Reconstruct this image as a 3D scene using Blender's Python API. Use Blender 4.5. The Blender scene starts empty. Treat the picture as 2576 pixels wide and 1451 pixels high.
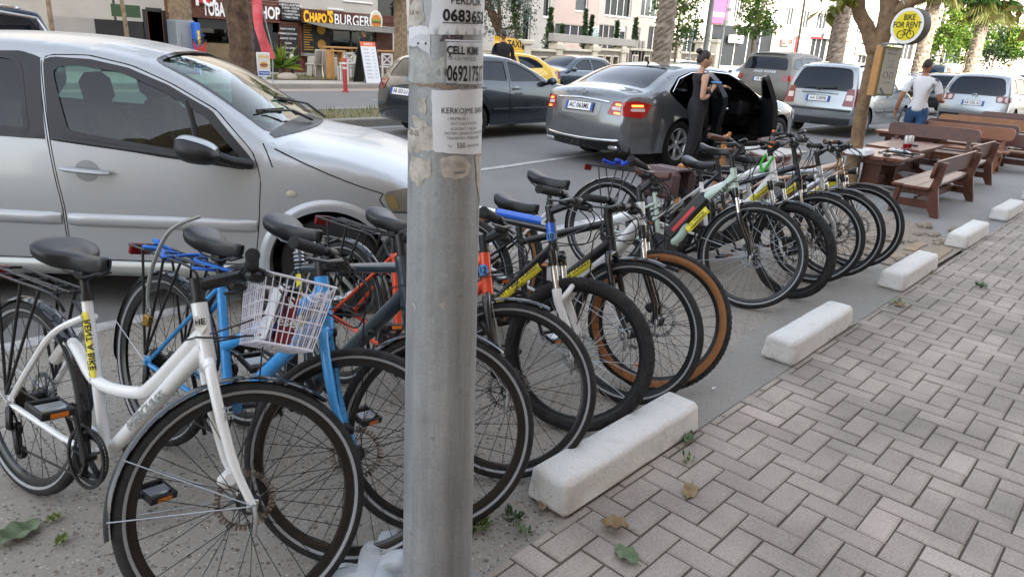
import bpy, bmesh, math, random
import numpy as np
from mathutils import Vector as V, Matrix as MX
from mathutils.geometry import delaunay_2d_cdt
random.seed(7)
SC = bpy.context.scene
COL = SC.collection
R_ = math.radians
# ------------------------------------------------------------------ camera
FPX, HCAM = 1780.0, 1.55
def _basis(yh=122, sl=.055, vpx=3040, cx=1288, cy=725.5):
    r = lambda px, py: np.array([px-cx, py-cy, FPX], float)
    a, b = r(0, yh-sl*cx), r(2576, yh+sl*cx)
    up = np.cross(a, b); up /= np.linalg.norm(up)
    if up[1] > 0: up = -up
    X = r(vpx, yh+sl*(vpx-cx)); X -= up*X.dot(up); X /= np.linalg.norm(X)
    return np.array([X, np.cross(up, X), up])
RC = _basis()
def ray(px, py): return RC @ np.array([px-1288, py-725.5, FPX])
def G(px, py, z=0.0):
    d = ray(px, py); t = (z-HCAM)/d[2]; return V((d[0]*t, d[1]*t, z))
def VP(px, py, Y):
    d = ray(px, py); t = Y/d[1]; return V((d[0]*t, Y, HCAM+d[2]*t))
cam = bpy.data.cameras.new('camera'); cam_o = bpy.data.objects.new('camera', cam); COL.objects.link(cam_o)
cam.sensor_width = 36; cam.lens = FPX/2576*36; cam.clip_start = .02; cam.clip_end = 4000
m = MX.Identity(4)
for i in range(3):
    m[i][0], m[i][1], m[i][2] = RC[i][0], -RC[i][1], -RC[i][2]
m[2][3] = HCAM
cam_o.matrix_world = m
SC.camera = cam_o
# ------------------------------------------------------------------ light
SUN_EL, SUN_AZ = 24, 240        # azimuth the light comes FROM, degrees from +X, counter-clockwise
SKY = 0.15
w = bpy.data.worlds.new('World'); SC.world = w; w.use_nodes = True
nt = w.node_tree; nt.nodes.clear()
sky = nt.nodes.new('ShaderNodeTexSky'); sky.sky_type = 'NISHITA'; sky.sun_disc = False
sky.sun_elevation = R_(SUN_EL); sky.sun_rotation = R_(90-SUN_AZ); sky.dust_density = 1.6; sky.air_density = 1.0; sky.ozone_density = 1.0
bg = nt.nodes.new('ShaderNodeBackground'); bg.inputs[1].default_value = SKY
wo = nt.nodes.new('ShaderNodeOutputWorld')
hs = nt.nodes.new('ShaderNodeHueSaturation'); hs.inputs['Saturation'].default_value = .42; nt.links.new(sky.outputs[0], hs.inputs['Color']); nt.links.new(hs.outputs[0], bg.inputs[0]); nt.links.new(bg.outputs[0], wo.inputs[0])
sl = bpy.data.lights.new('sun', 'SUN'); sl.energy = 2.2; sl.angle = R_(.6); sl.color = (1, .9, .76)
so = bpy.data.objects.new('sun', sl); COL.objects.link(so)
sd = V((math.cos(R_(SUN_AZ))*math.cos(R_(SUN_EL)), math.sin(R_(SUN_AZ))*math.cos(R_(SUN_EL)), math.sin(R_(SUN_EL))))
so.rotation_euler = sd.to_track_quat('Z', 'Y').to_euler()
SC.view_settings.view_transform = 'Standard'; SC.view_settings.look = 'None'
SC.view_settings.exposure = 2.45; SC.view_settings.gamma = 1; SC.view_settings.use_curve_mapping = False
# ------------------------------------------------------------------ materials
def lin(h):
    if not isinstance(h, str): return tuple(h)
    h = h.lstrip('#'); c = [int(h[i:i+2], 16)/255 for i in (0, 2, 4)]
    return tuple(x/12.92 if x <= .04045 else ((x+.055)/1.055)**2.4 for x in c)
MC = {}
def M(key, col='#808080', rough=.5, metal=0., coat=0., var=0., vs=6., bump=0., bs=60., spec=.5, emit=0., ecol=None, col2=None, alpha=None, detail=4):
    if key in MC: return MC[key]
    m = bpy.data.materials.new(key); m.use_nodes = True; n = m.node_tree; b = n.nodes['Principled BSDF']
    c = lin(col)
    b.inputs['Base Color'].default_value = (*c, 1); b.inputs['Roughness'].default_value = rough; b.inputs['Metallic'].default_value = metal
    b.inputs['Coat Weight'].default_value = coat; b.inputs['Coat Roughness'].default_value = .04; b.inputs['Specular IOR Level'].default_value = spec
    if emit: b.inputs['Emission Color'].default_value = (*(lin(ecol) if ecol else c), 1); b.inputs['Emission Strength'].default_value = emit
    if var or bump:
        tc = n.nodes.new('ShaderNodeTexCoord')
    if var:
        nz = n.nodes.new('ShaderNodeTexNoise'); nz.inputs['Scale'].default_value = vs; nz.inputs['Detail'].default_value = detail; nz.inputs['Roughness'].default_value = .65
        n.links.new(tc.outputs['Object'], nz.inputs['Vector'])
        rp = n.nodes.new('ShaderNodeValToRGB'); rp.color_ramp.elements[0].position = .32; rp.color_ramp.elements[1].position = .68
        c2 = lin(col2) if col2 else tuple(x*(1-var) for x in c)
        rp.color_ramp.elements[0].color = (*c2, 1); rp.color_ramp.elements[1].color = (*(x*(1+var*.3) for x in c), 1)
        n.links.new(nz.outputs[0], rp.inputs[0]); n.links.new(rp.outputs[0], b.inputs['Base Color'])
        mr = n.nodes.new('ShaderNodeMapRange'); mr.inputs[3].default_value = max(0, rough-.1); mr.inputs[4].default_value = min(1, rough+.12)
        n.links.new(nz.outputs[0], mr.inputs[0]); n.links.new(mr.outputs[0], b.inputs['Roughness'])
    if bump:
        nb = n.nodes.new('ShaderNodeTexNoise'); nb.inputs['Scale'].default_value = bs; nb.inputs['Detail'].default_value = 5
        n.links.new(tc.outputs['Object'], nb.inputs['Vector'])
        bp = n.nodes.new('ShaderNodeBump'); bp.inputs['Strength'].default_value = bump; bp.inputs['Distance'].default_value = .01
        n.links.new(nb.outputs[0], bp.inputs['Height']); n.links.new(bp.outputs[0], b.inputs['Normal'])
    MC[key] = m; return m
def glass(key, tint='#9fb8b0', refl=1.0, body=None):
    if key in MC: return MC[key]
    m = bpy.data.materials.new(key); m.use_nodes = True; n = m.node_tree; n.nodes.clear()
    t = n.nodes.new('ShaderNodeBsdfTransparent'); t.inputs[0].default_value = (*lin(tint), 1)
    if body:
        d = n.nodes.new('ShaderNodeBsdfDiffuse'); d.inputs[0].default_value = (*lin(body), 1); t = d
    g = n.nodes.new('ShaderNodeBsdfGlossy'); g.inputs['Roughness'].default_value = .015; g.inputs[0].default_value = (refl, refl, refl, 1)
    f = n.nodes.new('ShaderNodeFresnel'); f.inputs[0].default_value = 1.42
    x = n.nodes.new('ShaderNodeMixShader'); o = n.nodes.new('ShaderNodeOutputMaterial')
    n.links.new(f.outputs[0], x.inputs[0]); n.links.new(t.outputs[0], x.inputs[1]); n.links.new(g.outputs[0], x.inputs[2]); n.links.new(x.outputs[0], o.inputs[0])
    MC[key] = m; return m
# ------------------------------------------------------------------ objects
def tag(o, label=None, cat=None, group=None, kind=None):
    if label: o['label'] = label
    if cat: o['category'] = cat
    if group: o['group'] = group
    if kind: o['kind'] = kind
    return o
def empty(name, loc=(0, 0, 0), rz=0., label=None, cat=None, group=None, rot=None):
    o = bpy.data.objects.new(name, None); COL.objects.link(o); o.empty_display_size = .1
    o.location = loc; o.rotation_euler = rot if rot else (0, 0, rz)
    return tag(o, label, cat, group)
def copy_tree(o, parent=None):
    c = o.copy(); COL.objects.link(c)
    if parent: c.parent = parent
    for ch in list(o.children): copy_tree(ch, c)
    return c
class MB:
    def __init__(s): s.v = []; s.f = []; s.mi = []; s.sm = []; s.cur = 0; s.T = None; s.attr = None
    def add(s, vs, fs, smooth=True, mi=None):
        b = len(s.v)
        s.v += [tuple(s.T @ V(p)) if s.T else tuple(p) for p in vs]
        s.f += [[i+b for i in f] for f in fs]
        s.mi += [s.cur if mi is None else mi]*len(fs); s.sm += [smooth]*len(fs); return s
    def box(s, c, d, rot=None, bev=0., taper=(1, 1), mi=None):
        hx, hy, hz = d[0]/2, d[1]/2, d[2]/2; b = min(bev, hx*.9, hy*.9, hz*.9)
        vs = []; fs = []
        if b <= 0:
            for z in (-1, 1):
                t = (1, 1) if z < 0 else taper
                for x, y in ((-1, -1), (1, -1), (1, 1), (-1, 1)): vs.append(V((x*hx*t[0], y*hy*t[1], z*hz)))
            fs = [(3, 2, 1, 0), (4, 5, 6, 7), (0, 1, 5, 4), (1, 2, 6, 5), (2, 3, 7, 6), (3, 0, 4, 7)]
        else:
            lv = [(-hz, b), (-hz+b, 0), (hz-b, 0), (hz, b)]
            for k, (z, ins) in enumerate(lv):
                t = taper if k > 1 else (1, 1)
                X, Y = hx*t[0], hy*t[1]
                for x, y in ((-X+b+ins*0, -Y+ins), (X-b, -Y+ins), (X-ins, -Y+b), (X-ins, Y-b), (X-b, Y-ins), (-X+b, Y-ins), (-X+ins, Y-b), (-X+ins, -Y+b)): vs.append(V((x, y, z)))
            for k in range(3):
                for i in range(8): fs.append((k*8+i, k*8+(i+1) % 8, k*8+8+(i+1) % 8, k*8+8+i))
            fs.append(tuple(range(7, -1, -1))); fs.append(tuple(range(24, 32)))
        c = V(c)
        if rot is not None:
            rm = rot if isinstance(rot, MX) else MX.Rotation(rot, 4, 'Z')
            vs = [rm @ p + c for p in vs]
        else: vs = [p+c for p in vs]
        return s.add(vs, fs, False, mi)
    def bar(s, a, b, wd, th, up=(0, 0, 1), bev=0., mi=None):
        a, b = V(a), V(b); d = b-a; L = d.length; x = d.normalized(); u = V(up); y = u.cross(x)
        if y.length < 1e-4: y = V((0, 1, 0)).cross(x)
        y.normalize(); z = x.cross(y); rm = MX((x, y, z)).transposed().to_4x4()
        return s.box((a+b)/2, (L, wd, th), rm, bev, mi=mi)
    def tube(s, pts, r, n=8, cap=True, closed=False, flat=None, mi=None, smooth=True):
        P = [V(p) for p in pts]; k = len(P)
        rr = r if isinstance(r, (list, tuple)) else [r]*k
        vs = []; fs = []; prev = None
        for i in range(k):
            if closed: t = P[(i+1) % k]-P[i-1]
            else: t = P[min(i+1, k-1)]-P[max(i-1, 0)]
            t.normalize()
            if prev is None:
                a = V((0, 0, 1)) if abs(t.z) < .9 else V((0, 1, 0))
                u = a.cross(t).normalized()
            else:
                u = prev-t*prev.dot(t)
                u = u.normalized() if u.length > 1e-6 else prev
            prev = u; v = t.cross(u)
            for j in range(n):
                q = 2*math.pi*j/n; fl = flat if flat else 1
                vs.append(P[i]+(u*math.cos(q)+v*math.sin(q)*fl)*rr[i])
        for i in range(k if closed else k-1):
            i2 = (i+1) % k
            for j in range(n): fs.append((i*n+j, i*n+(j+1) % n, i2*n+(j+1) % n, i2*n+j))
        if cap and not closed: fs.append(tuple(range(n-1, -1, -1))); fs.append(tuple((k-1)*n+j for j in range(n)))
        return s.add(vs, fs, smooth, mi)
    def cyl(s, a, b, r, n=16, r2=None, mi=None): return s.tube([a, b], [r, r if r2 is None else r2], n, mi=mi)
    def lathe(s, prof, n=24, axis='z', c=(0, 0, 0), a0=0, a1=2*math.pi, mi=None, smooth=True):
        vs = []; fs = []; full = abs(a1-a0-2*math.pi) < 1e-6; k = n if full else n+1
        for i in range(k):
            q = a0+(a1-a0)*i/n
            for r, h in prof:
                if axis == 'z': p = (r*math.cos(q), r*math.sin(q), h)
                elif axis == 'y': p = (r*math.cos(q), h, r*math.sin(q))
                else: p = (h, r*math.cos(q), r*math.sin(q))
                vs.append(V(p)+V(c))
        m = len(prof)
        for i in range(n):
            i2 = (i+1) % k
            for j in range(m-1):
                f = (i*m+j, i2*m+j, i2*m+j+1, i*m+j+1)
                fs.append(f if axis == 'z' or axis == 'x' else f[::-1])
        return s.add(vs, fs, smooth, mi)
    def poly(s, pts, depth=None, mi=None, smooth=False):
        P = [V(p) for p in pts]; n = len(P)
        if depth is None: return s.add(P, [tuple(range(n))], smooth, mi)
        d = V(depth); vs = P+[p+d for p in P]
        fs = [tuple(range(n-1, -1, -1)), tuple(range(n, 2*n))]+[(i, (i+1) % n, n+(i+1) % n, n+i) for i in range(n)]
        return s.add(vs, fs, smooth, mi)
    def grid(s, fn, nu, nv, mi=None, smooth=True, flip=False):
        vs = [V(fn(i/nu, j/nv)) for i in range(nu+1) for j in range(nv+1)]; fs = []
        for i in range(nu):
            for j in range(nv):
                a = i*(nv+1)+j; f = (a, a+1, a+nv+2, a+nv+1); fs.append(f[::-1] if flip else f)
        return s.add(vs, fs, smooth, mi)
    def ball(s, c, r, nu=14, nv=10, mi=None):
        c = V(c); r = (r, r, r) if not isinstance(r, (tuple, list)) else r
        return s.grid(lambda u, v: c+V((r[0]*math.cos(2*math.pi*u)*math.sin(math.pi*v), r[1]*math.sin(2*math.pi*u)*math.sin(math.pi*v), -r[2]*math.cos(math.pi*v))), nu, nv, mi)
    def build(s, name, mats, parent=None, ang=40, loc=None, rot=None):
        me = bpy.data.meshes.new(name); me.from_pydata(s.v, [], s.f)
        ms = mats if isinstance(mats, (list, tuple)) else [mats]
        for q in ms: me.materials.append(q)
        me.polygons.foreach_set('use_smooth', s.sm); me.polygons.foreach_set('material_index', s.mi)
        me.update()
        if any(s.sm) and ang: me.set_sharp_from_angle(angle=R_(ang))
        o = bpy.data.objects.new(name, me); COL.objects.link(o)
        if parent is not None: o.parent = parent
        if loc is not None: o.location = loc
        if rot is not None: o.rotation_euler = rot
        return o
_TX = {}
def text_geo(t, size=1., bold=0., align='CENTER', space=1., sx=1.):
    k = (t, bold, align, space)
    if k not in _TX:
        c = bpy.data.curves.new('lettering', 'FONT'); c.body = t; c.size = 1; c.align_x = align; c.align_y = 'CENTER'; c.offset = bold; c.space_character = space; c.resolution_u = 3
        o = bpy.data.objects.new('lettering', c); COL.objects.link(o)
        bpy.context.view_layer.update()
        me = bpy.data.meshes.new_from_object(o.evaluated_get(bpy.context.evaluated_depsgraph_get()))
        _TX[k] = ([v.co.copy() for v in me.vertices], [list(p.vertices) for p in me.polygons])
        bpy.data.objects.remove(o); bpy.data.curves.remove(c); bpy.data.meshes.remove(me)
    vs, fs = _TX[k]
    return [V((v.x*size*sx, v.y*size, 0)) for v in vs], fs
def fine_text(vs, fs, L):
    """split the letter faces until no edge is longer than L, so that they can bend with a tube"""
    bm = bmesh.new(); q = [bm.verts.new(v) for v in vs]
    for f in fs:
        try: bm.faces.new([q[i] for i in f])
        except ValueError: pass
    for _ in range(5):
        bmesh.ops.triangulate(bm, faces=bm.faces[:]); e = [x for x in bm.edges if x.calc_length() > L]
        if not e: break
        bmesh.ops.subdivide_edges(bm, edges=e, cuts=1)
    bmesh.ops.triangulate(bm, faces=bm.faces[:]); bm.verts.index_update(); r = [v.co.copy() for v in bm.verts], [[v.index for v in f.verts] for f in bm.faces]; bm.free(); return r
def put_text(mb, t, fn, size, bold=0., align='CENTER', space=1., sx=1., off=(0, 0), mi=None, fine=0.):
    """fn maps a flat (x, y) of the lettering to a point of the surface it stands on"""
    vs, fs = text_geo(t, size, bold, align, space, sx)
    if fine: vs, fs = fine_text(vs, fs, fine)
    mb.add([fn(v.x+off[0], v.y+off[1]) for v in vs], fs, False, mi); return mb
def plane_fn(o, ax, ay): 
    o, ax, ay = V(o), V(ax).normalized(), V(ay).normalized()
    return lambda x, y: o+ax*x+ay*y
def text_obj(name, t, fn, size, mt, parent, **k):
    mb = MB(); put_text(mb, t, fn, size, **k); return mb.build(name, mt, parent, ang=0)
def catmull(P, n=8, closed=False):
    P = [np.array(p, float) for p in P]; k = len(P); out = []
    for i in range(k if closed else k-1):
        g = (lambda j: P[j % k]) if closed else (lambda j: P[max(0, min(k-1, j))])
        a, b, c, d = g(i-1), g(i), g(i+1), g(i+2)
        for q in range(n):
            t = q/n
            out.append(.5*((2*b)+(-a+c)*t+(2*a-5*b+4*c-d)*t*t+(-a+3*b-3*c+d)*t**3))
    if not closed: out.append(P[-1])
    return out
def resample(P, step):
    P = np.array(P); L = np.r_[0, np.cumsum(np.linalg.norm(np.diff(P[:, :2], axis=0), axis=1))]
    n = max(2, int(round(L[-1]/step))+1); q = np.linspace(0, L[-1], n)
    return np.array([np.interp(q, L, P[:, i]) for i in range(P.shape[1])]).T
def roundpoly(P, r, n=5):
    out = []; k = len(P); P = [np.array(p, float) for p in P]
    for i in range(k):
        a, b, c = P[i-1], P[i], P[(i+1) % k]; rr = r[i] if isinstance(r, (list, tuple)) else r
        if rr <= 0: out.append(b); continue
        u, w2 = a-b, c-b; lu, lw = np.linalg.norm(u), np.linalg.norm(w2); d = min(rr, lu*.48, lw*.48)
        p, q = b+u/lu*d, b+w2/lw*d
        for j in range(n+1):
            t = j/n; out.append((1-t)**2*p+2*t*(1-t)*b+t*t*q)
    return out
def inset(P, d):
    """move a closed polygon inwards by d (either winding)"""
    P = np.array(P); A = .5*np.sum(P[:, 0]*np.roll(P[:, 1], -1)-np.roll(P[:, 0], -1)*P[:, 1]); sg = 1 if A > 0 else -1
    t = np.roll(P, -1, 0)-np.roll(P, 1, 0); t /= np.linalg.norm(t, axis=1)[:, None]+1e-12
    return P+sg*d*np.stack([-t[:, 1], t[:, 0]], 1)
# ================================================================== vehicles
def pip(P, poly):
    x, y = P[:, 0][:, None], P[:, 1][:, None]; a = np.array(poly); b = np.roll(a, -1, 0)
    c = ((a[:, 1] > y) != (b[:, 1] > y)) & (x < (b[:, 0]-a[:, 0])*(y-a[:, 1])/(b[:, 1]-a[:, 1]+1e-12)+a[:, 0])
    return c.sum(1) % 2 == 1
def close_res(P, step):
    P = [tuple(p) for p in P]; return resample(P+[P[0]], step)[:-1]
def sheet(mb, outer, holes, fn, grid=.07, rings=(), step=.04, flip=False, mi=None, smooth=True, raw=False):
    """triangulate a flat region with holes and lay it on the surface fn(u, v)"""
    loops = [np.array(outer) if raw else close_res(outer, step)]+[close_res(h, step) for h in holes]
    pts = []; edges = []
    for L in loops:
        b = len(pts); k = len(L); pts += [tuple(p[:2]) for p in L]; edges += [(b+i, b+(i+1) % k) for i in range(k)]
    o = loops[0]; ext = []
    for d in rings:
        q = inset(o[:, :2], d); ext += [tuple(p) for p in q]
    x0, y0 = o[:, 0].min(), o[:, 1].min(); nx = int((o[:, 0].max()-x0)/grid)+1; ny = int((o[:, 1].max()-y0)/grid)+1
    ext += [(x0+(i+.5)*grid, y0+(j+(.25 if i % 2 else .75))*grid) for i in range(nx) for j in range(ny)]
    if ext:
        E = np.array(ext); ok = pip(E, o[:, :2])
        for h in loops[1:]: ok &= ~pip(E, h[:, :2])
        E = E[ok]
        if len(E):
            allL = np.vstack([L[:, :2] for L in loops])
            dm = np.array([np.min(np.hypot(allL[:, 0]-e[0], allL[:, 1]-e[1])) for e in E])
            lim = min(rings)*.6 if rings else grid*.35
            pts += [tuple(e) for e in E[dm > lim]]
    r = delaunay_2d_cdt([V(p) for p in pts], edges, [], 0, 1e-5)
    vs = np.array([tuple(p) for p in r[0]]); tr = np.array([list(f) for f in r[2]])
    cen = vs[tr].mean(1); ok = pip(cen, o[:, :2])
    for h in loops[1:]: ok &= ~pip(cen, h[:, :2])
    tr = tr[ok]
    mb.add([fn(p[0], p[1]) for p in vs], [tuple(t[::-1]) if flip else tuple(t) for t in tr], smooth, mi)
    return mb
class CarShape:
    def __init__(s, d):
        s.d = d; s.w = d['w']/2; s.wb = d['wb']; s.R = d['R']; s.Ra = d.get('Ra', s.R+.05)
        C = catmull(d['top'], 8); s.O = resample(C, d.get('ostep', .035))     # x, z, crown
        s.S = np.r_[0, np.cumsum(np.hypot(np.diff(s.O[:, 0]), np.diff(s.O[:, 1])))]
        t = np.gradient(s.O[:, :2], axis=0); t /= np.linalg.norm(t, axis=1)[:, None]; s.N = np.stack([t[:, 1], -t[:, 0]], 1)
        s.xf = s.O[:, 0].max(); s.xr = s.O[:, 0].min(); s.r = d.get('edge', .07)
        s.zs = d.get('zs', .2); s.imax = int(np.argmax(s.O[:, 1]))
        s.ye = np.array([s.Y(x, z, 0.) for x, z in s.O[:, :2]])
    def belt(s, x):
        a, b = s.d['belt']; return a[1]+(b[1]-a[1])*(x-a[0])/(b[0]-a[0])
    def base(s, x, z):
        d = s.d; zb = s.belt(x); w = s.w
        def low(z): return w-.10*max(0, .52-z)**1.5*d.get('tuck', 1)-.30*max(0, z-.60)**2
        y = low(z) if z <= zb else low(zb)-d.get('tum', .30)*(z-zb)-.22*(z-zb)**2
        L = d.get('lf', .95); f = max(0, (x-(s.xf-L))/L); y -= d.get('tf', .17)*f**2.6
        L = d.get('lr', .85); g = max(0, ((s.xr+L)-x)/L); y -= d.get('tr', .13)*g**2.6
        return y
    def Y(s, x, z, dd=None):
        y = s.base(x, z)
        if dd is None:
            a = s.O[:-1, :2]; b = s.O[1:, :2]; ab = b-a; p = np.array((x, z))
            t = np.clip(((p-a)*ab).sum(1)/(ab*ab).sum(1), 0, 1); q = a+ab*t[:, None]; dd = math.sqrt(((q-p)**2).sum(1).min())
        if dd < s.r: y -= s.r-math.sqrt(max(0, s.r*s.r-(s.r-dd)**2))
        return y
    def side(s, sg=-1, off=0.):
        def f(x, z):
            y = s.Y(x, z)
            if off:
                e = .004; n = V((-(s.Y(x+e, z)-s.Y(x-e, z))/(2*e), 1, -(s.Y(x, z+e)-s.Y(x, z-e))/(2*e)))
                n.x = max(-2, min(2, n.x)); n.z = max(-2, min(2, n.z)); n.normalize()
                return V((x+n.x*off, sg*(y+n.y*off), z+n.z*off))
            return V((x, sg*y, z))
        return f
    def _i(s, q):
        x = np.interp(q, s.S, s.O[:, 0]); z = np.interp(q, s.S, s.O[:, 1]); c = np.interp(q, s.S, s.O[:, 2]); y = np.interp(q, s.S, s.ye)
        n = (np.interp(q, s.S, s.N[:, 0]), np.interp(q, s.S, s.N[:, 1])); return x, z, c, y, n
    def strip(s, off=0.):
        """u = share of the half width, q = length along the outline from the front bumper over the roof to the rear"""
        def f(u, q):
            x, z, c, y, n = s._i(q); u = max(-1, min(1, u)); k = c*(1-abs(u)**2.6)+off
            return V((x+n[0]*k, u*y, z+n[1]*k))
        return f
    def q_rear(s, z):
        i = s.imax; return float(np.interp(-z, -s.O[i:, 1], s.S[i:]))
    def q_front(s, z):
        i = s.imax; return float(np.interp(z, s.O[:i+1, 1], s.S[:i+1]))
    def q_x(s, x, rear=False):
        i = s.imax
        if rear: return float(np.interp(-x, -s.O[i:, 0], s.S[i:]))
        k = int(np.argmax(s.O[:, 0])); return float(np.interp(-x, -s.O[k:, 0], s.S[k:]))
    def rear(s, off=0.):
        f = s.strip(off)
        def g(y, z):
            q = s.q_rear(z); return f(y/np.interp(q, s.S, s.ye), q)
        return g
    def front(s, off=0.):
        f = s.strip(off)
        def g(y, z):
            q = s.q_front(z); return f(y/np.interp(q, s.S, s.ye), q)
        return g
    def side_poly(s):
        O = [tuple(p) for p in s.O[:, :2]]; out = list(O)
        for xc in (-s.wb, 0.):
            dx = math.sqrt(max(.01, s.Ra**2-(s.R-s.zs)**2)); a0 = math.atan2(s.zs-s.R, -dx); a0 += 2*math.pi if a0 < 0 else 0; a1 = math.atan2(s.zs-s.R, dx)
            px = out[-1][0]
            for k in range(1, int(abs(xc-dx-px)/.06)): out.append((px+(xc-dx-px)*k/int(abs(xc-dx-px)/.06), s.zs))
            for k in range(25): q = a0+(a1-a0)*k/24; out.append((xc+s.Ra*math.cos(q), s.R+s.Ra*math.sin(q)))
        px = out[-1][0]; ex = O[0][0]; n = max(2, int(abs(ex-px)/.06))
        for k in range(1, n): out.append((px+(ex-px)*k/n, s.zs+(O[0][1]-s.zs)*k/n))
        return out
def ribbon(mb, path, wd, fn_off, bulge, n=6, mi=None, flip=False, base=.001):
    """raised strip following a line on the surface; fn_off(u, v, off)"""
    P = np.array(path); t = np.gradient(P, axis=0); t /= np.linalg.norm(t, axis=1)[:, None]; N = np.stack([-t[:, 1], t[:, 0]], 1); vs = []; fs = []
    for i, p in enumerate(P):
        e = .35 if i in (0, len(P)-1) else 1
        for j in range(n+1):
            a = j/n; q = p+N[i]*wd*(a-.5)*(1 if e == 1 else .85); vs.append(fn_off(q[0], q[1], base+bulge*e*min(1, (math.sin(math.pi*a)*1.5))))
    for i in range(len(P)-1):
        for j in range(n):
            a = i*(n+1)+j; f = (a, a+1, a+n+2, a+n+1); fs.append(f[::-1] if flip else f)
    return mb.add(vs, fs, True, mi)
TYRE = M('tyre_rubber', '#1d1d1e', .85, var=.25, vs=30)
RIMM = M('alloy_wheel', '#b4b7b9', .3, .45); RIMD = M('dark_brake', '#2a2a2b', .6, .5)
BLK = M('black_plastic', '#17181a', .45, var=.2, vs=20); BLKG = M('black_gloss', '#0b0c0d', .12); DARK = M('dark_void', '#0a0a0b', .9)
CHR = M('chrome', '#d9dadb', .12, 1.); PLW = M('plate_white', '#e4e6e6', .4); PLB = M('plate_blue', '#1f4fa8', .4); INK = M('black_ink', '#141416', .6)
GLD = glass('car_glass_dark', refl=1., body='#0a1724'); GLC = glass('car_glass_clear', '#b0cec8')  # dark glass: tinted body, its blue stands in for reflected sky
def wheel(par, loc, R, wd, side, spokes=5, rimr=.68, rim_m=None, rz=0.):
    """side: +1 outer face towards +y of the car"""
    t = MB(); h = wd/2
    prof = [(R*rimr-.02, -h*.8), (R*rimr, -h*.92), (R*.9, -h), (R*.965, -h*.93), (R, -h*.7), (R, -h*.25), (R*.992, -h*.22), (R*.992, -h*.16), (R, -h*.14), (R, h*.14), (R*.992, h*.16), (R*.992, h*.22), (R, h*.25), (R, h*.7), (R*.965, h*.93), (R*.9, h), (R*rimr, h*.92), (R*rimr-.02, h*.8)]
    t.lathe(prof, 40, 'y')
    wo = t.build('wheel', TYRE, par, loc=loc, rot=(0, 0, rz))
    r = MB(); rr = R*rimr; s = side
    r.lathe([(rr-.03, -s*h*.6), (rr-.012, s*h*.55), (rr, s*h*.78), (rr+.006, s*h*.86), (rr-.012, s*h*.88), (rr-.03, s*h*.7), (rr-.035, s*h*.3), (rr-.035, -s*h*.6)], 40, 'y', mi=0)
    r.lathe([(0, s*h*.66), (.035, s*h*.66), (.06, s*h*.58), (.065, s*h*.3), (.0, s*h*.2)], 16, 'y', mi=0)
    for k in range(spokes):
        a = 2*math.pi*k/spokes+.3; ca, sa = math.cos(a), math.sin(a); ta, tb = -sa, ca
        for o2 in ((-.30, .30) if spokes < 6 else (-.16, .16)):
            p0 = V((ca*.05+ta*.02*o2*3, s*h*.55, sa*.05+tb*.02*o2*3)); p1 = V((ca*(rr-.012)+ta*.13*o2, s*h*.7, sa*(rr-.012)+tb*.13*o2))
            r.bar(p0, p1, .028 if spokes < 6 else .02, .025, up=(0, 1, 0), bev=.006, mi=0)
    r.lathe([(0, -s*h*.1), (rr*.62, -s*h*.1), (rr*.62, -s*h*.0), (0, -s*h*.0)], 24, 'y', mi=1)
    r.lathe([(0, -s*h*.62), (rr-.01, -s*h*.62)], 24, 'y', mi=2)
    r.build('rim', [rim_m or RIMM, RIMD, DARK], wo)
    return wo
def plate(par, o, ax, ay, txt, w=.52, h=.113, frame=True):
    ax, ay = V(ax).normalized(), V(ay).normalized(); n = ax.cross(ay); o = V(o)
    rm = MX((ax, ay, n)).transposed().to_4x4(); b = MB()
    b.T = MX.Translation(o) @ rm
    b.box((0, 0, -.004), (w+.02, h+.02, .012), bev=.003, mi=1); b.box((0, 0, .003), (w, h, .004), mi=0)
    for sx in (-1, 1): b.box((sx*(w/2-.021), 0, .0055), (.042, h-.004, .002), mi=2)
    po = b.build('licence_plate', [PLW, BLK, PLB], par)
    text_obj('lettering', txt, plane_fn(o+n*.0085, ax, ay), .098, INK, po, bold=.012, sx=.9)
    return po
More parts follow.
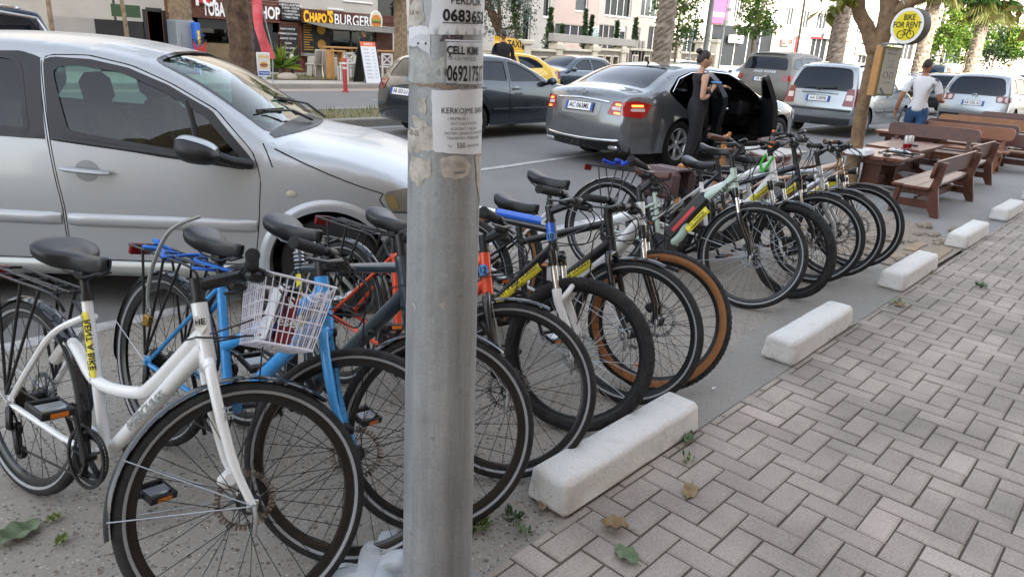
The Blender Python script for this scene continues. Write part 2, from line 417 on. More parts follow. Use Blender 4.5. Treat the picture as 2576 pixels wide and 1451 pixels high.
def car(name, d, loc, deg, label, paint, doors=(), windows=(), group=None, rear=None, fast=False):
    """d: shape figures. Local x forwards from the front axle, y to the left, z up."""
    s = CarShape(d); root = empty(name, loc, R_(deg), label, 'car', group)
    gs = d.get('grid', .075); gl = d.get('glass', GLD)
    SP = s.side_poly(); O0 = resample(SP+[SP[0]], d.get('step', .045))[:-1]
    rings = (.008, .022, .045) if not fast else (.015, .04)
    body = MB(); dsp = d.get('doors', []); wps = d.get('windows', [])
    for sg in (-1, 1):
        holes = [inset(close_res(p['poly'], .05), -.003) for p in dsp] if dsp else []
        holes += [p for p in wps if not any(pip(np.array([np.mean(np.array(p), 0)]), q['poly'])[0] for q in dsp)]
        sheet(body, O0, holes, s.side(sg), gs, rings, flip=(sg > 0), raw=True)
    ye = s.ye
    # top strip with openings for the two screens
    def sq(P): return [(y*1., q) for y, q in P]
    st = s.strip(); W = s.w; L = s.S[-1]
    outer = [(-W, q) for q in np.linspace(0, L, int(L/.06))]+[(W, q) for q in np.linspace(L, 0, int(L/.06))]
    top = resample([(a[0], a[1]) for a in outer]+[outer[0]], .06)[:-1]
    sc = []
    for k in ('ws', 'rw'):
        if k in d:
            P = roundpoly(d[k], d.get(k+'r', .07)); Q = []
            for y, x in close_res(P, .04):
                q = s.q_x(x, k == 'rw') if not d.get(k+'_z') else (s.q_rear(x) if k == 'rw' else s.q_front(x)); Q.append((y/np.interp(q, s.S, ye)*W, q))
            sc.append((k, Q))
    sheet(body, top, [q for k, q in sc], lambda a, q: st(a/W, q), gs, (.02,) if fast else (.012, .04), step=.05, raw=True)
    bo = body.build('body', paint, root, ang=50)
    # cabin floor, wheel housings
    u = MB(); zs = s.zs; hw = s.w-.16
    u.box(((s.xf+s.xr)/2, 0, zs+.06), (s.xf-s.xr-.3, hw*2+.1, .1)); 
    if not d.get('cabin'):
        zc = .78; u.box((-s.wb*.5-.05, 0, (zs+zc)/2+.1), (s.wb*.86, hw*2-.04, zc-zs-.1)); u.box((.1, 0, .5), (.75, hw*1.25, .35))  # dark filler boxes in cabin and engine bay, added to stop light leaks
    for xc in (-s.wb, 0.):
        for sg in (-1, 1): u.lathe([(s.Ra+.012, sg*(s.w-.05)), (s.Ra+.012, sg*(s.w-.36)), (0.01, sg*(s.w-.36))], 24, 'y', c=(xc, 0, s.R), a0=-.25, a1=math.pi+.25)
    u.build('underbody', DARK, root)
    for xc, rz in ((-s.wb, 0), (0, d.get('steer', 0))):
        for sg in (-1, 1): wheel(root, (xc, sg*(s.w-d.get('tw', .2)/2-.015), s.R-.004), s.R, d.get('tw', .2), sg, d.get('spokes', 5), d.get('rimr', .68), d.get('rim_m'), rz)
    # screens
    for k, Q in sc:
        g = MB(); fo = s.strip(-.004); sheet(g, np.array(Q), [], lambda a, q: fo(a/W, q), .1, (), step=.05)
        g.build('windscreen' if k == 'ws' else 'rear_window', gl, root)
        if d.get('screen_frame', True):
            g = MB(); fo2 = s.strip(.002); sheet(g, inset(np.array(Q), -.012), [inset(np.array(Q), .022)], lambda a, q: fo2(a/W, q), .2, (), step=.04); g.build('screen_seal', BLKG, root)
    # side windows
    allw = wps+[w2 for p in dsp for w2 in p.get('win', [])]
    for sg in (-1, 1):
        for p in dsp:
            hinge = p.get('open', 0) if sg == d.get('open_side', -1) else 0
            do = MB(); par = root
            fs = s.side(sg); hx = p['hinge']
            if hinge:
                hp = fs(hx, .6); rt = MX.Translation(hp) @ MX.Rotation(-R_(hinge)*sg, 4, 'Z') @ MX.Translation(-hp)
                X = lambda f: (lambda a, b: rt @ f(a, b))
            else: X = lambda f: f
            sheet(do, inset(close_res(p['poly'], .05), .0025), p.get('win', []), X(fs), gs, (.01,), flip=(sg > 0))
            dob = do.build('door', paint, root, ang=50)
            if hinge:
                do = MB(); fi = s.side(sg, -.06); sheet(do, inset(close_res(p['poly'], .05), .0025), [inset(np.array(close_res(q, .05)), .01) for q in p.get('win', [])], X(fi), .12, (), flip=(sg < 0)); 
                PO = inset(close_res(p['poly'], .05), .0025); k = len(PO); vs = [X(fs)(*q) for q in PO]+[X(fi)(*q) for q in PO]
                do.add(vs, [(i, (i+1) % k, k+(i+1) % k, k+i) for i in range(k)], False); do.build('door_lining', BLK, dob)
            if not hinge:
                g = MB(); cr = np.array(close_res(p['poly'], .05)); sheet(g, inset(cr, -.014), [inset(cr, .012)], s.side(sg, -.012), .2, (), flip=(sg > 0)); g.build('gap_backing', DARK, dob)  # dark backing sheet behind the door gap, so it reads as shade
            for q in p.get('win', []):
                g = MB(); sheet(g, q, [], X(s.side(sg, -.004)), .12, (), flip=(sg > 0)); g.build('window', gl, dob)
                g = MB(); sheet(g, inset(close_res(q, .03), -.004), [inset(close_res(q, .03), .022)], X(s.side(sg, .003)), .2, (), step=.03, flip=(sg > 0)); g.build('window_seal', BLK, dob)
            if 'trimblack' in p:
                g = MB(); sheet(g, p['trimblack'], [inset(close_res(q, .03), .004) for q in p['win']], X(s.side(sg, .0015)), .06, (), step=.03, flip=(sg > 0)); g.build('pillar_trim', BLK, dob)
            if 'handle' in p:
                hx2, hz = p['handle']; hl = p.get('hl', .2); g = MB()
                f1 = X(s.side(sg, .0)); f2 = X(s.side(sg, .038)); f3 = X(s.side(sg, .02))
                sl2 = d.get('hslope', 0)
                g.tube([f3(hx2-hl*.5, hz-sl2*hl*.5), f2(hx2-hl*.36, hz-sl2*hl*.36), f2(hx2, hz), f2(hx2+hl*.36, hz+sl2*hl*.36), f3(hx2+hl*.5, hz+sl2*hl*.5)], [.02, .027, .026, .026, .019], 12, flat=.55)
                g.build('handle', d.get('handle_m', paint), dob)
                g = MB(); cup = [(hx2+.066*math.cos(a)*1.0, hz+.058*math.sin(a)) for a in np.linspace(0, 2*math.pi, 28, endpoint=False)]
                sheet(g, cup, [], X(s.side(sg, .0012)), .02, (), step=.015, flip=(sg > 0)); g.build('handle_recess', M('cup_'+paint.name, '#7f8386', .3, .5), dob)
        for q in [w2 for w2 in wps]:
            g = MB(); sheet(g, q, [], s.side(sg, .002 if dsp and not any(q is w3 for w3 in wps) else -.004), .12, (), flip=(sg > 0)); g.build('window', gl, root)
            g = MB(); sheet(g, inset(close_res(q, .03), -.008), [inset(close_res(q, .03), .015)], s.side(sg, .003), .2, (), step=.035, flip=(sg > 0)); g.build('window_seal', d.get('seal_m', BLK), root)
        # lamps: wrap round the corner
        for key, mt in (('tail', d.get('tail_m')), ('head', d.get('head_m'))):
            if key in d:
                g = MB(); sd_, fr = d[key]
                if sd_: sheet(g, close_res(roundpoly(sd_, .02, 3), .03), [], s.side(sg, .006), .03, (), step=.03, flip=(sg > 0))
                if fr:
                    P = [(sg*y, z) for y, z in fr]; fl = sg > 0
                    A = np.array(P); ar = np.sum(A[:, 0]*np.roll(A[:, 1], -1)-np.roll(A[:, 0], -1)*A[:, 1])
                    f = s.rear(.006) if key == 'tail' else s.front(.006)
                    sheet(g, close_res(roundpoly(P, .02, 3), .03), [], f, .03, (), step=.03, flip=(key == 'tail'))
                lamp = g.build('tail_light' if key == 'tail' else 'headlight', mt, root, ang=35)
                for ck, cm, pol, where in d.get(key+'_in', []):
                    g = MB(); P = [(sg*y, z) for y, z in pol] if where == 'f' else pol
                    f = (s.rear(.009) if key == 'tail' else s.front(.009)) if where == 'f' else s.side(sg, .009)
                    sheet(g, close_res(roundpoly(P, .012, 3), .02), [], f, .03, (), step=.02, flip=(key == 'tail') if where == 'f' else (sg > 0)); g.build(ck, cm, lamp)
        for nm, mt, path, wd, bl in d.get('side_trims', []):
            g = MB(); ribbon(g, resample(path, .05), wd, lambda a, b, o: s.side(sg, o)(a, b), bl, flip=(sg > 0)); g.build(nm, mt, root)
        for nm, mt, pol in d.get('side_panels', []):
            g = MB(); sheet(g, close_res(pol, .04), [], s.side(sg, .0025), .06, (), step=.04, flip=(sg > 0)); g.build(nm, mt, root)
        for gp in d.get('side_gaps', []):
            g = MB(); ribbon(g, resample(catmull(gp, 6), .04), .006, lambda p, q, o: s.side(sg, o)(p, q), .0, 2, flip=(sg > 0), base=.0015); g.build('panel_gap', DARK, root)
        if 'arch' in d:
            for xc in (-s.wb, 0.):
                g = MB(); a0, a1 = d.get('arch_ang', (math.pi+.22, -.22)); wd, bl = d['arch']
                def fa(a, t): 
                    q = a0+(a1-a0)*a; r = s.Ra-.004+wd*t; return s.side(sg, .001+bl*min(1, 1.6*math.sin(math.pi*(.5+t*.5))))(xc+r*math.cos(q), s.R+r*math.sin(q))
                g.grid(fa, 40, 6, flip=(sg > 0))
                def fb(a, t):
                    q = a0+(a1-a0)*a; p = s.side(sg, .001+bl)(xc+(s.Ra-.004)*math.cos(q), s.R+(s.Ra-.004)*math.sin(q)); return p+V((0, -sg*.07*t, 0))
                g.grid(fb, 40, 1, flip=(sg < 0)); g.build('wheel_arch', d.get('arch_m', paint), root)
        if 'mirror' in d:
            mx, mz = d['mirror']; p0 = s.side(sg)(mx, mz); g = MB()
            c = p0+V((.0-.03, sg*.13, .045))
            def fm(a, b):
                q = 2*math.pi*a; t = math.pi*b; x = .085*(-math.cos(t)); rr = math.sin(t)**.6
                return c+V((x*(1 if x > 0 else .55), .105*math.cos(q)*rr, .07*math.sin(q)*rr))
            g.grid(fm, 24, 12); g.tube([p0+V((.02, -sg*.02, .0)), p0+V((.01, sg*.05, .01)), c+V((0, -sg*.05, -.02))], [.035, .03, .028], 10)
            g.build('mirror', d.get('mirror_m', paint), root)
    for nm, mt, pol in d.get('rear_panels', []):
        g = MB(); sheet(g, close_res(pol, .04), [], s.rear(.003), .06, (), step=.04, flip=True); g.build(nm, mt, root)
    for nm, mt, path, wd, bl in d.get('rear_trims', []):
        g = MB(); ribbon(g, resample(path, .05), wd, lambda a, b, o: s.rear(o)(a, b), bl); g.build(nm, mt, root)
    for nm, mt, pol in d.get('front_panels', []):
        g = MB(); sheet(g, close_res(pol, .04), [], s.front(.003), .06, (), step=.04); g.build(nm, mt, root)
    for nm, mt, pol in d.get('top_panels', []):
        g = MB(); f = s.strip(.003); sheet(g, close_res(pol, .05), [], lambda y, x: f(y/np.interp(s.q_x(x), s.S, s.ye), s.q_x(x)), .08, (), step=.05, flip=True); g.build(nm, mt, root)
    if 'plate' in d:
        t, z, py = d['plate']; f = s.rear(.012); a, b = f(-py*0+.2, z), f(-.2, z); c = f(0, z); up = (f(0, z+.04)-f(0, z-.04)).normalized()
        plate(root, c, (0, -1, 0), up, t)
    if 'antenna' in d:
        ax, al = d['antenna']; f = s.strip(); p = f(0, s.q_x(ax)); g = MB(); g.tube([p, p+V((-.03, 0, al*.35)), p+V((-.08, 0, al))], [.02, .012, .004], 8); g.build('aerial', BLK, root)
    return root, s
# ================================================================== ground
def ground_mat(key, base, pebbles, rough=.9, bump=.25, sc=1., stains=.2):
    """base: [dark, light] of the matrix; pebbles: list of (scale, size, colour) of stones or pits lying in it"""
    m = bpy.data.materials.new(key); m.use_nodes = True; n = m.node_tree; b = n.nodes['Principled BSDF']; b.inputs['Roughness'].default_value = rough
    tc = n.nodes.new('ShaderNodeTexCoord'); N = lambda t: n.nodes.new(t)
    def noise(s, d=5, r=.6):
        q = N('ShaderNodeTexNoise'); q.inputs['Scale'].default_value = s; q.inputs['Detail'].default_value = d; q.inputs['Roughness'].default_value = r; n.links.new(tc.outputs['Object'], q.inputs['Vector']); return q
    n1 = noise(.9*sc, 6); n2 = noise(38*sc, 4, .7); n3 = noise(5*sc, 5)
    r1 = N('ShaderNodeValToRGB'); r1.color_ramp.elements[0].position = .3; r1.color_ramp.elements[1].position = .7
    r1.color_ramp.elements[0].color = (*lin(base[0]), 1); r1.color_ramp.elements[1].color = (*lin(base[1]), 1)
    mx = N('ShaderNodeMix'); mx.data_type = 'FLOAT'; mx.inputs[0].default_value = .45
    n.links.new(n1.outputs[0], mx.inputs[2]); n.links.new(n2.outputs[0], mx.inputs[3]); n.links.new(mx.outputs[0], r1.inputs[0]); col = r1.outputs[0]
    rs = N('ShaderNodeMapRange'); rs.inputs[1].default_value = .52; rs.inputs[2].default_value = .75; rs.inputs[4].default_value = stains; n.links.new(n3.outputs[0], rs.inputs[0])
    ms = N('ShaderNodeMix'); ms.data_type = 'RGBA'; n.links.new(rs.outputs[0], ms.inputs[0]); n.links.new(col, ms.inputs[6]); ms.inputs[7].default_value = (*(x*.45 for x in lin(base[0])), 1); col = ms.outputs[2]
    for s, z, c in pebbles:
        v = N('ShaderNodeTexVoronoi'); v.inputs['Scale'].default_value = s; v.inputs['Randomness'].default_value = 1
        nn = noise(s*1.7, 2); ad = N('ShaderNodeVectorMath'); ad.operation = 'MULTIPLY_ADD'; ad.inputs[1].default_value = (.6/s,)*3
        n.links.new(nn.outputs['Color'], ad.inputs[0]); n.links.new(tc.outputs['Object'], ad.inputs[2]); n.links.new(ad.outputs[0], v.inputs['Vector'])
        sep = N('ShaderNodeSeparateColor'); n.links.new(v.outputs['Color'], sep.inputs[0])
        th = N('ShaderNodeMath'); th.operation = 'MULTIPLY'; th.inputs[1].default_value = z; n.links.new(sep.outputs[0], th.inputs[0])
        lt = N('ShaderNodeMath'); lt.operation = 'LESS_THAN'; n.links.new(v.outputs['Distance'], lt.inputs[0]); n.links.new(th.outputs[0], lt.inputs[1])
        vr = N('ShaderNodeMix'); vr.data_type = 'RGBA'; vr.inputs[6].default_value = (*(x*.6 for x in lin(c)), 1); vr.inputs[7].default_value = (*(x*1.3 for x in lin(c)), 1); n.links.new(sep.outputs[1], vr.inputs[0])
        mp = N('ShaderNodeMix'); mp.data_type = 'RGBA'; n.links.new(lt.outputs[0], mp.inputs[0]); n.links.new(col, mp.inputs[6]); n.links.new(vr.outputs[2], mp.inputs[7]); col = mp.outputs[2]
    n.links.new(col, b.inputs['Base Color'])
    bp = N('ShaderNodeBump'); bp.inputs['Strength'].default_value = bump; bp.inputs['Distance'].default_value = .01; n.links.new(n2.outputs[0], bp.inputs['Height']); n.links.new(bp.outputs[0], b.inputs['Normal'])
    MC[key] = m; return m
ASPH = ground_mat('asphalt', ('#6a6a68', '#7e7d7a'), [(160, .35, '#8a8b8b'), (90, .22, '#4c4e50')], stains=.12, bump=.3)
CONC = ground_mat('worn_concrete', ('#807b72', '#9c968b'), [(42, .40, '#766a5d'), (55, .30, '#565758'), (80, .3, '#b0a698'), (30, .2, '#66645f')], stains=.3, bump=.35)
def sheet_obj(name, pts, z, mt, kind='structure', label=None, cat=None):
    b = MB(); b.poly([(p[0], p[1], z) for p in pts]); o = b.build(name, mt); tag(o, label, cat, kind=kind); return o
def rect(x0, x1, y0, y1): return [(x0, y0), (x1, y0), (x1, y1), (x0, y1)]
sheet_obj('ground', rect(-900, 1500, -900, 900), -.03, M('far_ground', '#8b8780', .95, var=.2, vs=.05))
sheet_obj('road', rect(-150, 400, 3.97, 11.42), 0, ASPH)
sheet_obj('parking_strip', rect(-60, 6.35, 1.235, 3.97), .004, CONC)
WL = M('road_paint', '#b9b9b4', .8, var=.35, vs=9, col2='#87878a', detail=7)
def line(pts, wd, z=.006):
    b = MB()
    for (x0, y0), (x1, y1) in zip(pts[:-1], pts[1:]):
        d = V((x1-x0, y1-y0, 0)).normalized(); nn = V((-d.y, d.x, 0))*wd/2
        b.poly([V((x0, y0, z))-nn, V((x1, y1, z))-nn, V((x1, y1, z))+nn, V((x0, y0, z))+nn])
    return b
for nm, P, wd in (('lane_marking', [(-60, 4.02), (60, 4.02)], .12), ('lane_marking', [(-60, 6.25), (6.7, 6.72), (9.5, 6.95), (30, 7.6), (200, 8.4)], .13), ('lane_marking', [(-60, 11.15), (200, 11.15)], .12)):
    tag(line(P, wd).build(nm, WL), kind='structure')
# ================================================================== pavement, kerb blocks, lamp post
BRK = bpy.data.materials.new('paving_brick'); BRK.use_nodes = True
def _brk():
    n = BRK.node_tree; b = n.nodes['Principled BSDF']; b.inputs['Roughness'].default_value = .85; N = n.nodes.new
    at = N('ShaderNodeAttribute'); at.attribute_name = 'brick'; rp = N('ShaderNodeValToRGB'); e = rp.color_ramp.elements
    e[0].color = (*lin('#968d83'), 1); e[1].color = (*lin('#aaa196'), 1); x = e.new(.45); x.color = (*lin('#a2998d'), 1); x = e.new(.82); x.color = (*lin('#aa958b'), 1); e[1].position = .95
    tc = N('ShaderNodeTexCoord'); nz = N('ShaderNodeTexNoise'); nz.inputs['Scale'].default_value = 2.2; nz.inputs['Detail'].default_value = 6; n2 = N('ShaderNodeTexNoise'); n2.inputs['Scale'].default_value = 120; n2.inputs['Detail'].default_value = 3
    for q in (nz, n2): n.links.new(tc.outputs['Object'], q.inputs['Vector'])
    n.links.new(at.outputs['Fac'], rp.inputs[0])
    a = N('ShaderNodeMapRange'); a.inputs[1].default_value = .35; a.inputs[2].default_value = .7; a.inputs[3].default_value = .7; a.inputs[4].default_value = 1.12; n.links.new(nz.outputs[0], a.inputs[0])
    c = N('ShaderNodeMapRange'); c.inputs[1].default_value = .3; c.inputs[2].default_value = .7; c.inputs[3].default_value = .8; c.inputs[4].default_value = 1.15; n.links.new(n2.outputs[0], c.inputs[0])
    mu = N('ShaderNodeMath'); mu.operation = 'MULTIPLY'; n.links.new(a.outputs[0], mu.inputs[0]); n.links.new(c.outputs[0], mu.inputs[1])
    v = N('ShaderNodeVectorMath'); v.operation = 'SCALE'; n.links.new(rp.outputs[0], v.inputs[0]); n.links.new(mu.outputs[0], v.inputs['Scale']); n.links.new(v.outputs[0], b.inputs['Base Color'])
    bp = N('ShaderNodeBump'); bp.inputs['Strength'].default_value = .25; bp.inputs['Distance'].default_value = .004; n.links.new(n2.outputs[0], bp.inputs['Height']); n.links.new(bp.outputs[0], b.inputs['Normal'])
_brk()
def paving(x0, x1, y0, y1, wb=.1, gap=.0075, fine=True):
    vs = []; fs = []; val = []; rnd = random.Random(3)
    for i in range(int(x0/wb), int(x1/wb)+1):
        for j in range(int(y0/wb)-2, int(y1/wb)+1):
            k = (i-j) % 4
            if k == 0: bx = (i*wb, j*wb, (i+2)*wb, (j+1)*wb)
            elif k == 3: bx = (i*wb, j*wb, (i+1)*wb, (j+2)*wb)
            else: continue
            a, c, e, d = bx; e, d = min(e, x1), min(d, y1)
            if e-a < .03 or d-c < .03 or c > y1: continue
            g = gap*rnd.uniform(.7, 1.3)/2; z = .018+rnd.gauss(0, .0012); q = .008; tx, ty = rnd.gauss(0, .006), rnd.gauss(0, .006)
            a += g; c += g; e -= g; d -= g; b = len(vs)
            vs += [(a, c, 0), (e, c, 0), (e, d, 0), (a, d, 0)]
            zz = lambda x, y: z+(x-(a+e)/2)*tx+(y-(c+d)/2)*ty
            vs += [(a, c, zz(a, c)-.004), (e, c, zz(e, c)-.004), (e, d, zz(e, d)-.004), (a, d, zz(a, d)-.004), (a+q, c+q, zz(a+q, c+q)), (e-q, c+q, zz(e-q, c+q)), (e-q, d-q, zz(e-q, d-q)), (a+q, d-q, zz(a+q, d-q))]
            F = [(b+8, b+9, b+10, b+11)]
            for s in range(4): F += [(b+s, b+(s+1) % 4, b+4+(s+1) % 4, b+4+s), (b+4+s, b+4+(s+1) % 4, b+8+(s+1) % 4, b+8+s)]
            fs += F; val += [rnd.random()]*len(F)
    me = bpy.data.meshes.new('pavement'); me.from_pydata(vs, [], fs); at = me.attributes.new('brick', 'FLOAT', 'FACE'); at.data.foreach_set('value', val); me.materials.append(BRK)
    o = bpy.data.objects.new('pavement', me); COL.objects.link(o); return tag(o, kind='structure')
paving(-2.5, 24, -3.6, 1.235); paving(24, 70, -1.2, 1.235)
sheet_obj('pavement_bed', rect(-60, 120, -9, 1.235), .008, ground_mat('joint_dirt', ('#4f483e', '#6b6255'), [(60, .4, '#4d463e')], stains=.2))
sheet_obj('parking_strip', rect(7.45, 200, 1.235, 3.97), .003, ground_mat('grey_concrete', ('#7d7c79', '#93928e'), [(150, .3, '#a5a4a0'), (90, .2, '#5d5d5c')], stains=.18))
BLKM = ground_mat('whitewashed_block', ('#c9c8c2', '#dddcd8'), [(55, .13, '#8b877f'), (16, .09, '#9b968c')], rough=.8, bump=.5, sc=2., stains=.34)
def rough_up(me, seed):
    from mathutils import noise
    bm = bmesh.new(); bm.from_mesh(me); bmesh.ops.subdivide_edges(bm, edges=[e for e in bm.edges if e.calc_length() > .09], cuts=7, use_grid_fill=True); bmesh.ops.triangulate(bm, faces=bm.faces[:])
    for v in bm.verts:
        k = noise.noise(v.co*9+V((seed*7, 0, 0))); c = noise.noise(v.co*26+V((0, seed*5, 0))); edge = max(0, abs(v.co.z-.07)/.07)*.5+.5; v.co += v.normal*(.0035*k-(.010*max(0, c-.25)*edge))
    for f in bm.faces: f.smooth = True
    bm.to_mesh(me); bm.free(); me.set_sharp_from_angle(angle=R_(50))
X0 = [1.68, 3.60, 5.57, 7.5, 9.42, 11.35, 13.3, 15.2, 17.2]
for i, x in enumerate(X0):
    b = MB(); b.box((0, 0, .07), (.93, .19, .14), bev=.018, taper=(.985, .87))
    o = b.build('kerb_block', BLKM); rough_up(o.data, i); o.location = (x+.465, 1.325, .006); o.rotation_euler = (0, 0, random.gauss(0, .012))
    tag(o, ['white kerb block in front of the mountain bicycle wheel, speckled and nearest the camera', 'white kerb block between the bicycles and the pavement, second along the row', 'white kerb block beside the champagne bicycle wheel, third along the row', 'white kerb block beside the bare tree pit, fourth along the row', 'white kerb block beside the nearest wooden bench', 'white kerb block cut by the right edge of the photo'][min(i, 5)], 'kerb block', 'white kerb blocks along the pavement edge')
# lamp post
GALV = ground_mat('galvanised_steel', ('#7f8181', '#a3a5a5'), [(34, .18, '#858787'), (90, .16, '#b0b2b2')], rough=.5, bump=.05, sc=3.5, stains=.22)
GN = GALV.node_tree; gb = GN.nodes['Principled BSDF']; gb.inputs['Metallic'].default_value = .3
def _streak():
    lk = gb.inputs['Base Color'].links[0].from_socket; tc = GN.nodes.new('ShaderNodeTexCoord'); mp = GN.nodes.new('ShaderNodeMapping'); mp.inputs['Scale'].default_value = (22, 22, 1.3); nz = GN.nodes.new('ShaderNodeTexNoise'); nz.inputs['Scale'].default_value = 1; nz.inputs['Detail'].default_value = 7; nz.inputs['Roughness'].default_value = .65
    GN.links.new(tc.outputs['Object'], mp.inputs[0]); GN.links.new(mp.outputs[0], nz.inputs[0]); mr = GN.nodes.new('ShaderNodeMapRange'); mr.inputs[1].default_value = .3; mr.inputs[2].default_value = .72; mr.inputs[3].default_value = .72; mr.inputs[4].default_value = 1.25; GN.links.new(nz.outputs[0], mr.inputs[0])
    vm = GN.nodes.new('ShaderNodeVectorMath'); vm.operation = 'SCALE'; GN.links.new(lk, vm.inputs[0]); GN.links.new(mr.outputs[0], vm.inputs['Scale']); GN.links.new(vm.outputs[0], gb.inputs['Base Color'])
_streak()
PX, PY = 1.098, 1.233
PR = lambda z: .0985-.0118*z
post = empty('lamp_post', (PX, PY, 0), label='grey galvanised lamp post covered with torn paper notices', cat='lamp post')
post.rotation_euler = (0, R_(-.3), 0)
b = MB(); zz = list(np.linspace(0, 5.6, 40)); b.tube([(0, 0, z) for z in zz], [PR(z) if z < 4 else PR(4)*.999 for z in zz], 56); b.build('pole', GALV, post)
b = MB()
for k in range(4):
    a = math.pi/4+k*math.pi/2-.35; b.add([(math.cos(a)*.09-math.sin(a)*.005*s, math.sin(a)*.09+math.cos(a)*.005*s, z) if r == 0 else (math.cos(a)*.16-math.sin(a)*.005*s, math.sin(a)*.16+math.cos(a)*.005*s, z) for s in (-1, 1) for r, z in ((0, 0), (1, 0), (1, .02), (0, .14))], [(0, 1, 2, 3), (7, 6, 5, 4), (0, 4, 5, 1), (1, 5, 6, 2), (2, 6, 7, 3), (3, 7, 4, 0)], False)
b.box((0, 0, .006), (.36, .36, .012)); b.build('base_plate', GALV, post)
b = MB(); b.tube([(0, 0, 5.55), (0.1, .3, 6.0), (.5, 1.2, 6.3), (.7, 1.7, 6.32)], .035, 10); b.box((.85, 2.0, 6.31), (.25, .7, .09), rot=-.4, bev=.03); b.build('lamp_arm', GALV, post)
SILV = M('silver_paint', '#a9adaf', .36, .35, coat=.35)
PATT = M('seat_fabric', '#182a30', .9, var=.5, vs=9, col2='#5e5722'); SEAT = M('seat_grey', '#1c2528', .9)
C3_TOP = [(.62, .20, .05), (.725, .30, .09), (.745, .44, .11), (.735, .56, .11), (.68, .66, .11), (.57, .715, .09), (.44, .775, .07), (.28, .852, .06), (.06, .912, .055), (-.15, .946, .05), (-.29, .968, .05), (-.36, .992, .06), (-.48, 1.075, .075), (-.71, 1.232, .075), (-.86, 1.315, .065), (-1.03, 1.382, .05), (-1.36, 1.44, .045), (-1.77, 1.463, .04), (-2.2, 1.445, .04), (-2.6, 1.38, .045), (-2.85, 1.26, .05), (-2.98, 1.05, .06), (-3.04, .85, .06), (-3.09, .6, .06), (-3.09, .38, .05), (-3.0, .22, .03)]
fw = roundpoly([(-1.40, .985), (-1.525, 1.345), (-1.36, 1.362), (-1.13, 1.335), (-.9, 1.25), (-.66, 1.125), (-.44, .90), (-.45, .865), (-.9, .92)], [.03, .12, .0, 0, 0, 0, .05, .03, 0], 5)
rwn = roundpoly([(-2.42, 1.02), (-2.36, 1.30), (-2.0, 1.375), (-1.66, 1.385), (-1.585, .99)], [.08, .1, 0, .1, .03], 5)
trimb = [(-1.475, .955), (-1.545, 1.36), (-1.50, 1.378), (-1.30, 1.374), (-1.1, 1.34), (-.88, 1.262), (-.64, 1.14), (-.41, .90), (-.43, .845), (-.9, .89), (-1.3, .945)]
c3 = dict(w=1.66, wb=2.446, R=.292, Ra=.345, top=C3_TOP, belt=((-1.7, .965), (-.45, .87)), zs=.205, tum=.33, tf=.17, lf=1.05, tw=.175, spokes=5, rimr=.7, rim_m=M('steel_grey_rim', '#a5a8a8', .35, .85),
  glass=GLC, cabin=True, ws=[(-.60, -.37), (.60, -.37), (.52, -1.0), (-.52, -1.0)], rw=[(-.5, -2.66), (.5, -2.66), (.55, -2.95), (-.55, -2.95)], steer=R_(-6),
  doors=[dict(poly=roundpoly([(-1.435, .30), (-1.43, .60), (-1.475, .95), (-1.56, 1.385), (-1.32, 1.395), (-1.08, 1.352), (-.86, 1.268), (-.62, 1.145), (-.40, .93), (-.365, .80), (-.385, .55), (-.42, .32), (-.50, .30)], [.03, 0, 0, .04, 0, 0, 0, 0, .05, 0, 0, .05, .03], 4), win=[fw], hinge=-.4, handle=(-1.29, .80), hl=.245, trimblack=trimb),
         dict(poly=roundpoly([(-2.10, .45), (-2.0, .33), (-1.9, .30), (-1.448, .30), (-1.443, .60), (-1.488, .95), (-1.572, 1.387), (-2.0, 1.385), (-2.40, 1.32), (-2.48, 1.0), (-2.40, .72), (-2.2, .62)], [.05, 0, 0, .02, 0, 0, .03, 0, .08, .08, .05, .03], 4), win=[rwn], hinge=-1.45, trimblack=[(-1.50, .957), (-1.56, 1.37), (-1.66, 1.40), (-2.0, 1.385), (-2.38, 1.31), (-2.44, 1.0), (-2.0, .97)])],
  hslope=-.07, arch=(.062, .016), mirror=None,
  side_trims=[('side_moulding', SILV, [(-1.42, .529), (-.395, .529)], .075, .018), ('side_moulding', SILV, [(-2.1, .54), (-1.455, .531)], .075, .018), ('sill_panel', M('sill_silver', '#a9aca8', .4, .6), [(-2.05, .25), (-.36, .248)], .085, .016), ('belt_seal', BLK, [(-1.47, .965), (-.9, .908), (-.45, .853)], .026, .006)],
  side_gaps=[[(-.365, .98), (-.33, .93), (-.30, .86)], [(.30, .735), (.10, .80), (-.30, .955)], [(.30, .735), (.28, .70), (.33, .63)], [(.33, .63), (.42, .628), (.52, .625)]],
  head=([(.30, .745), (.44, .765), (.56, .708), (.60, .66), (.36, .63), (.325, .66)], [(.25, .70), (.62, .70), (.60, .60), (.3, .6)]), head_m=glass('lamp_lens', '#d8d8cc', body='#77746a'),
  head_in=[('indicator', M('indicator_lens', '#8d7a50', .2), [(.31, .72), (.36, .735), (.39, .65), (.345, .645)], 's')])
c3.pop('mirror')
c3o, c3s = car('hatchback', c3, (2.724, 3.997, 0), -43.76, 'silver five-door hatchback nosing in towards the parked bikes', SILV)
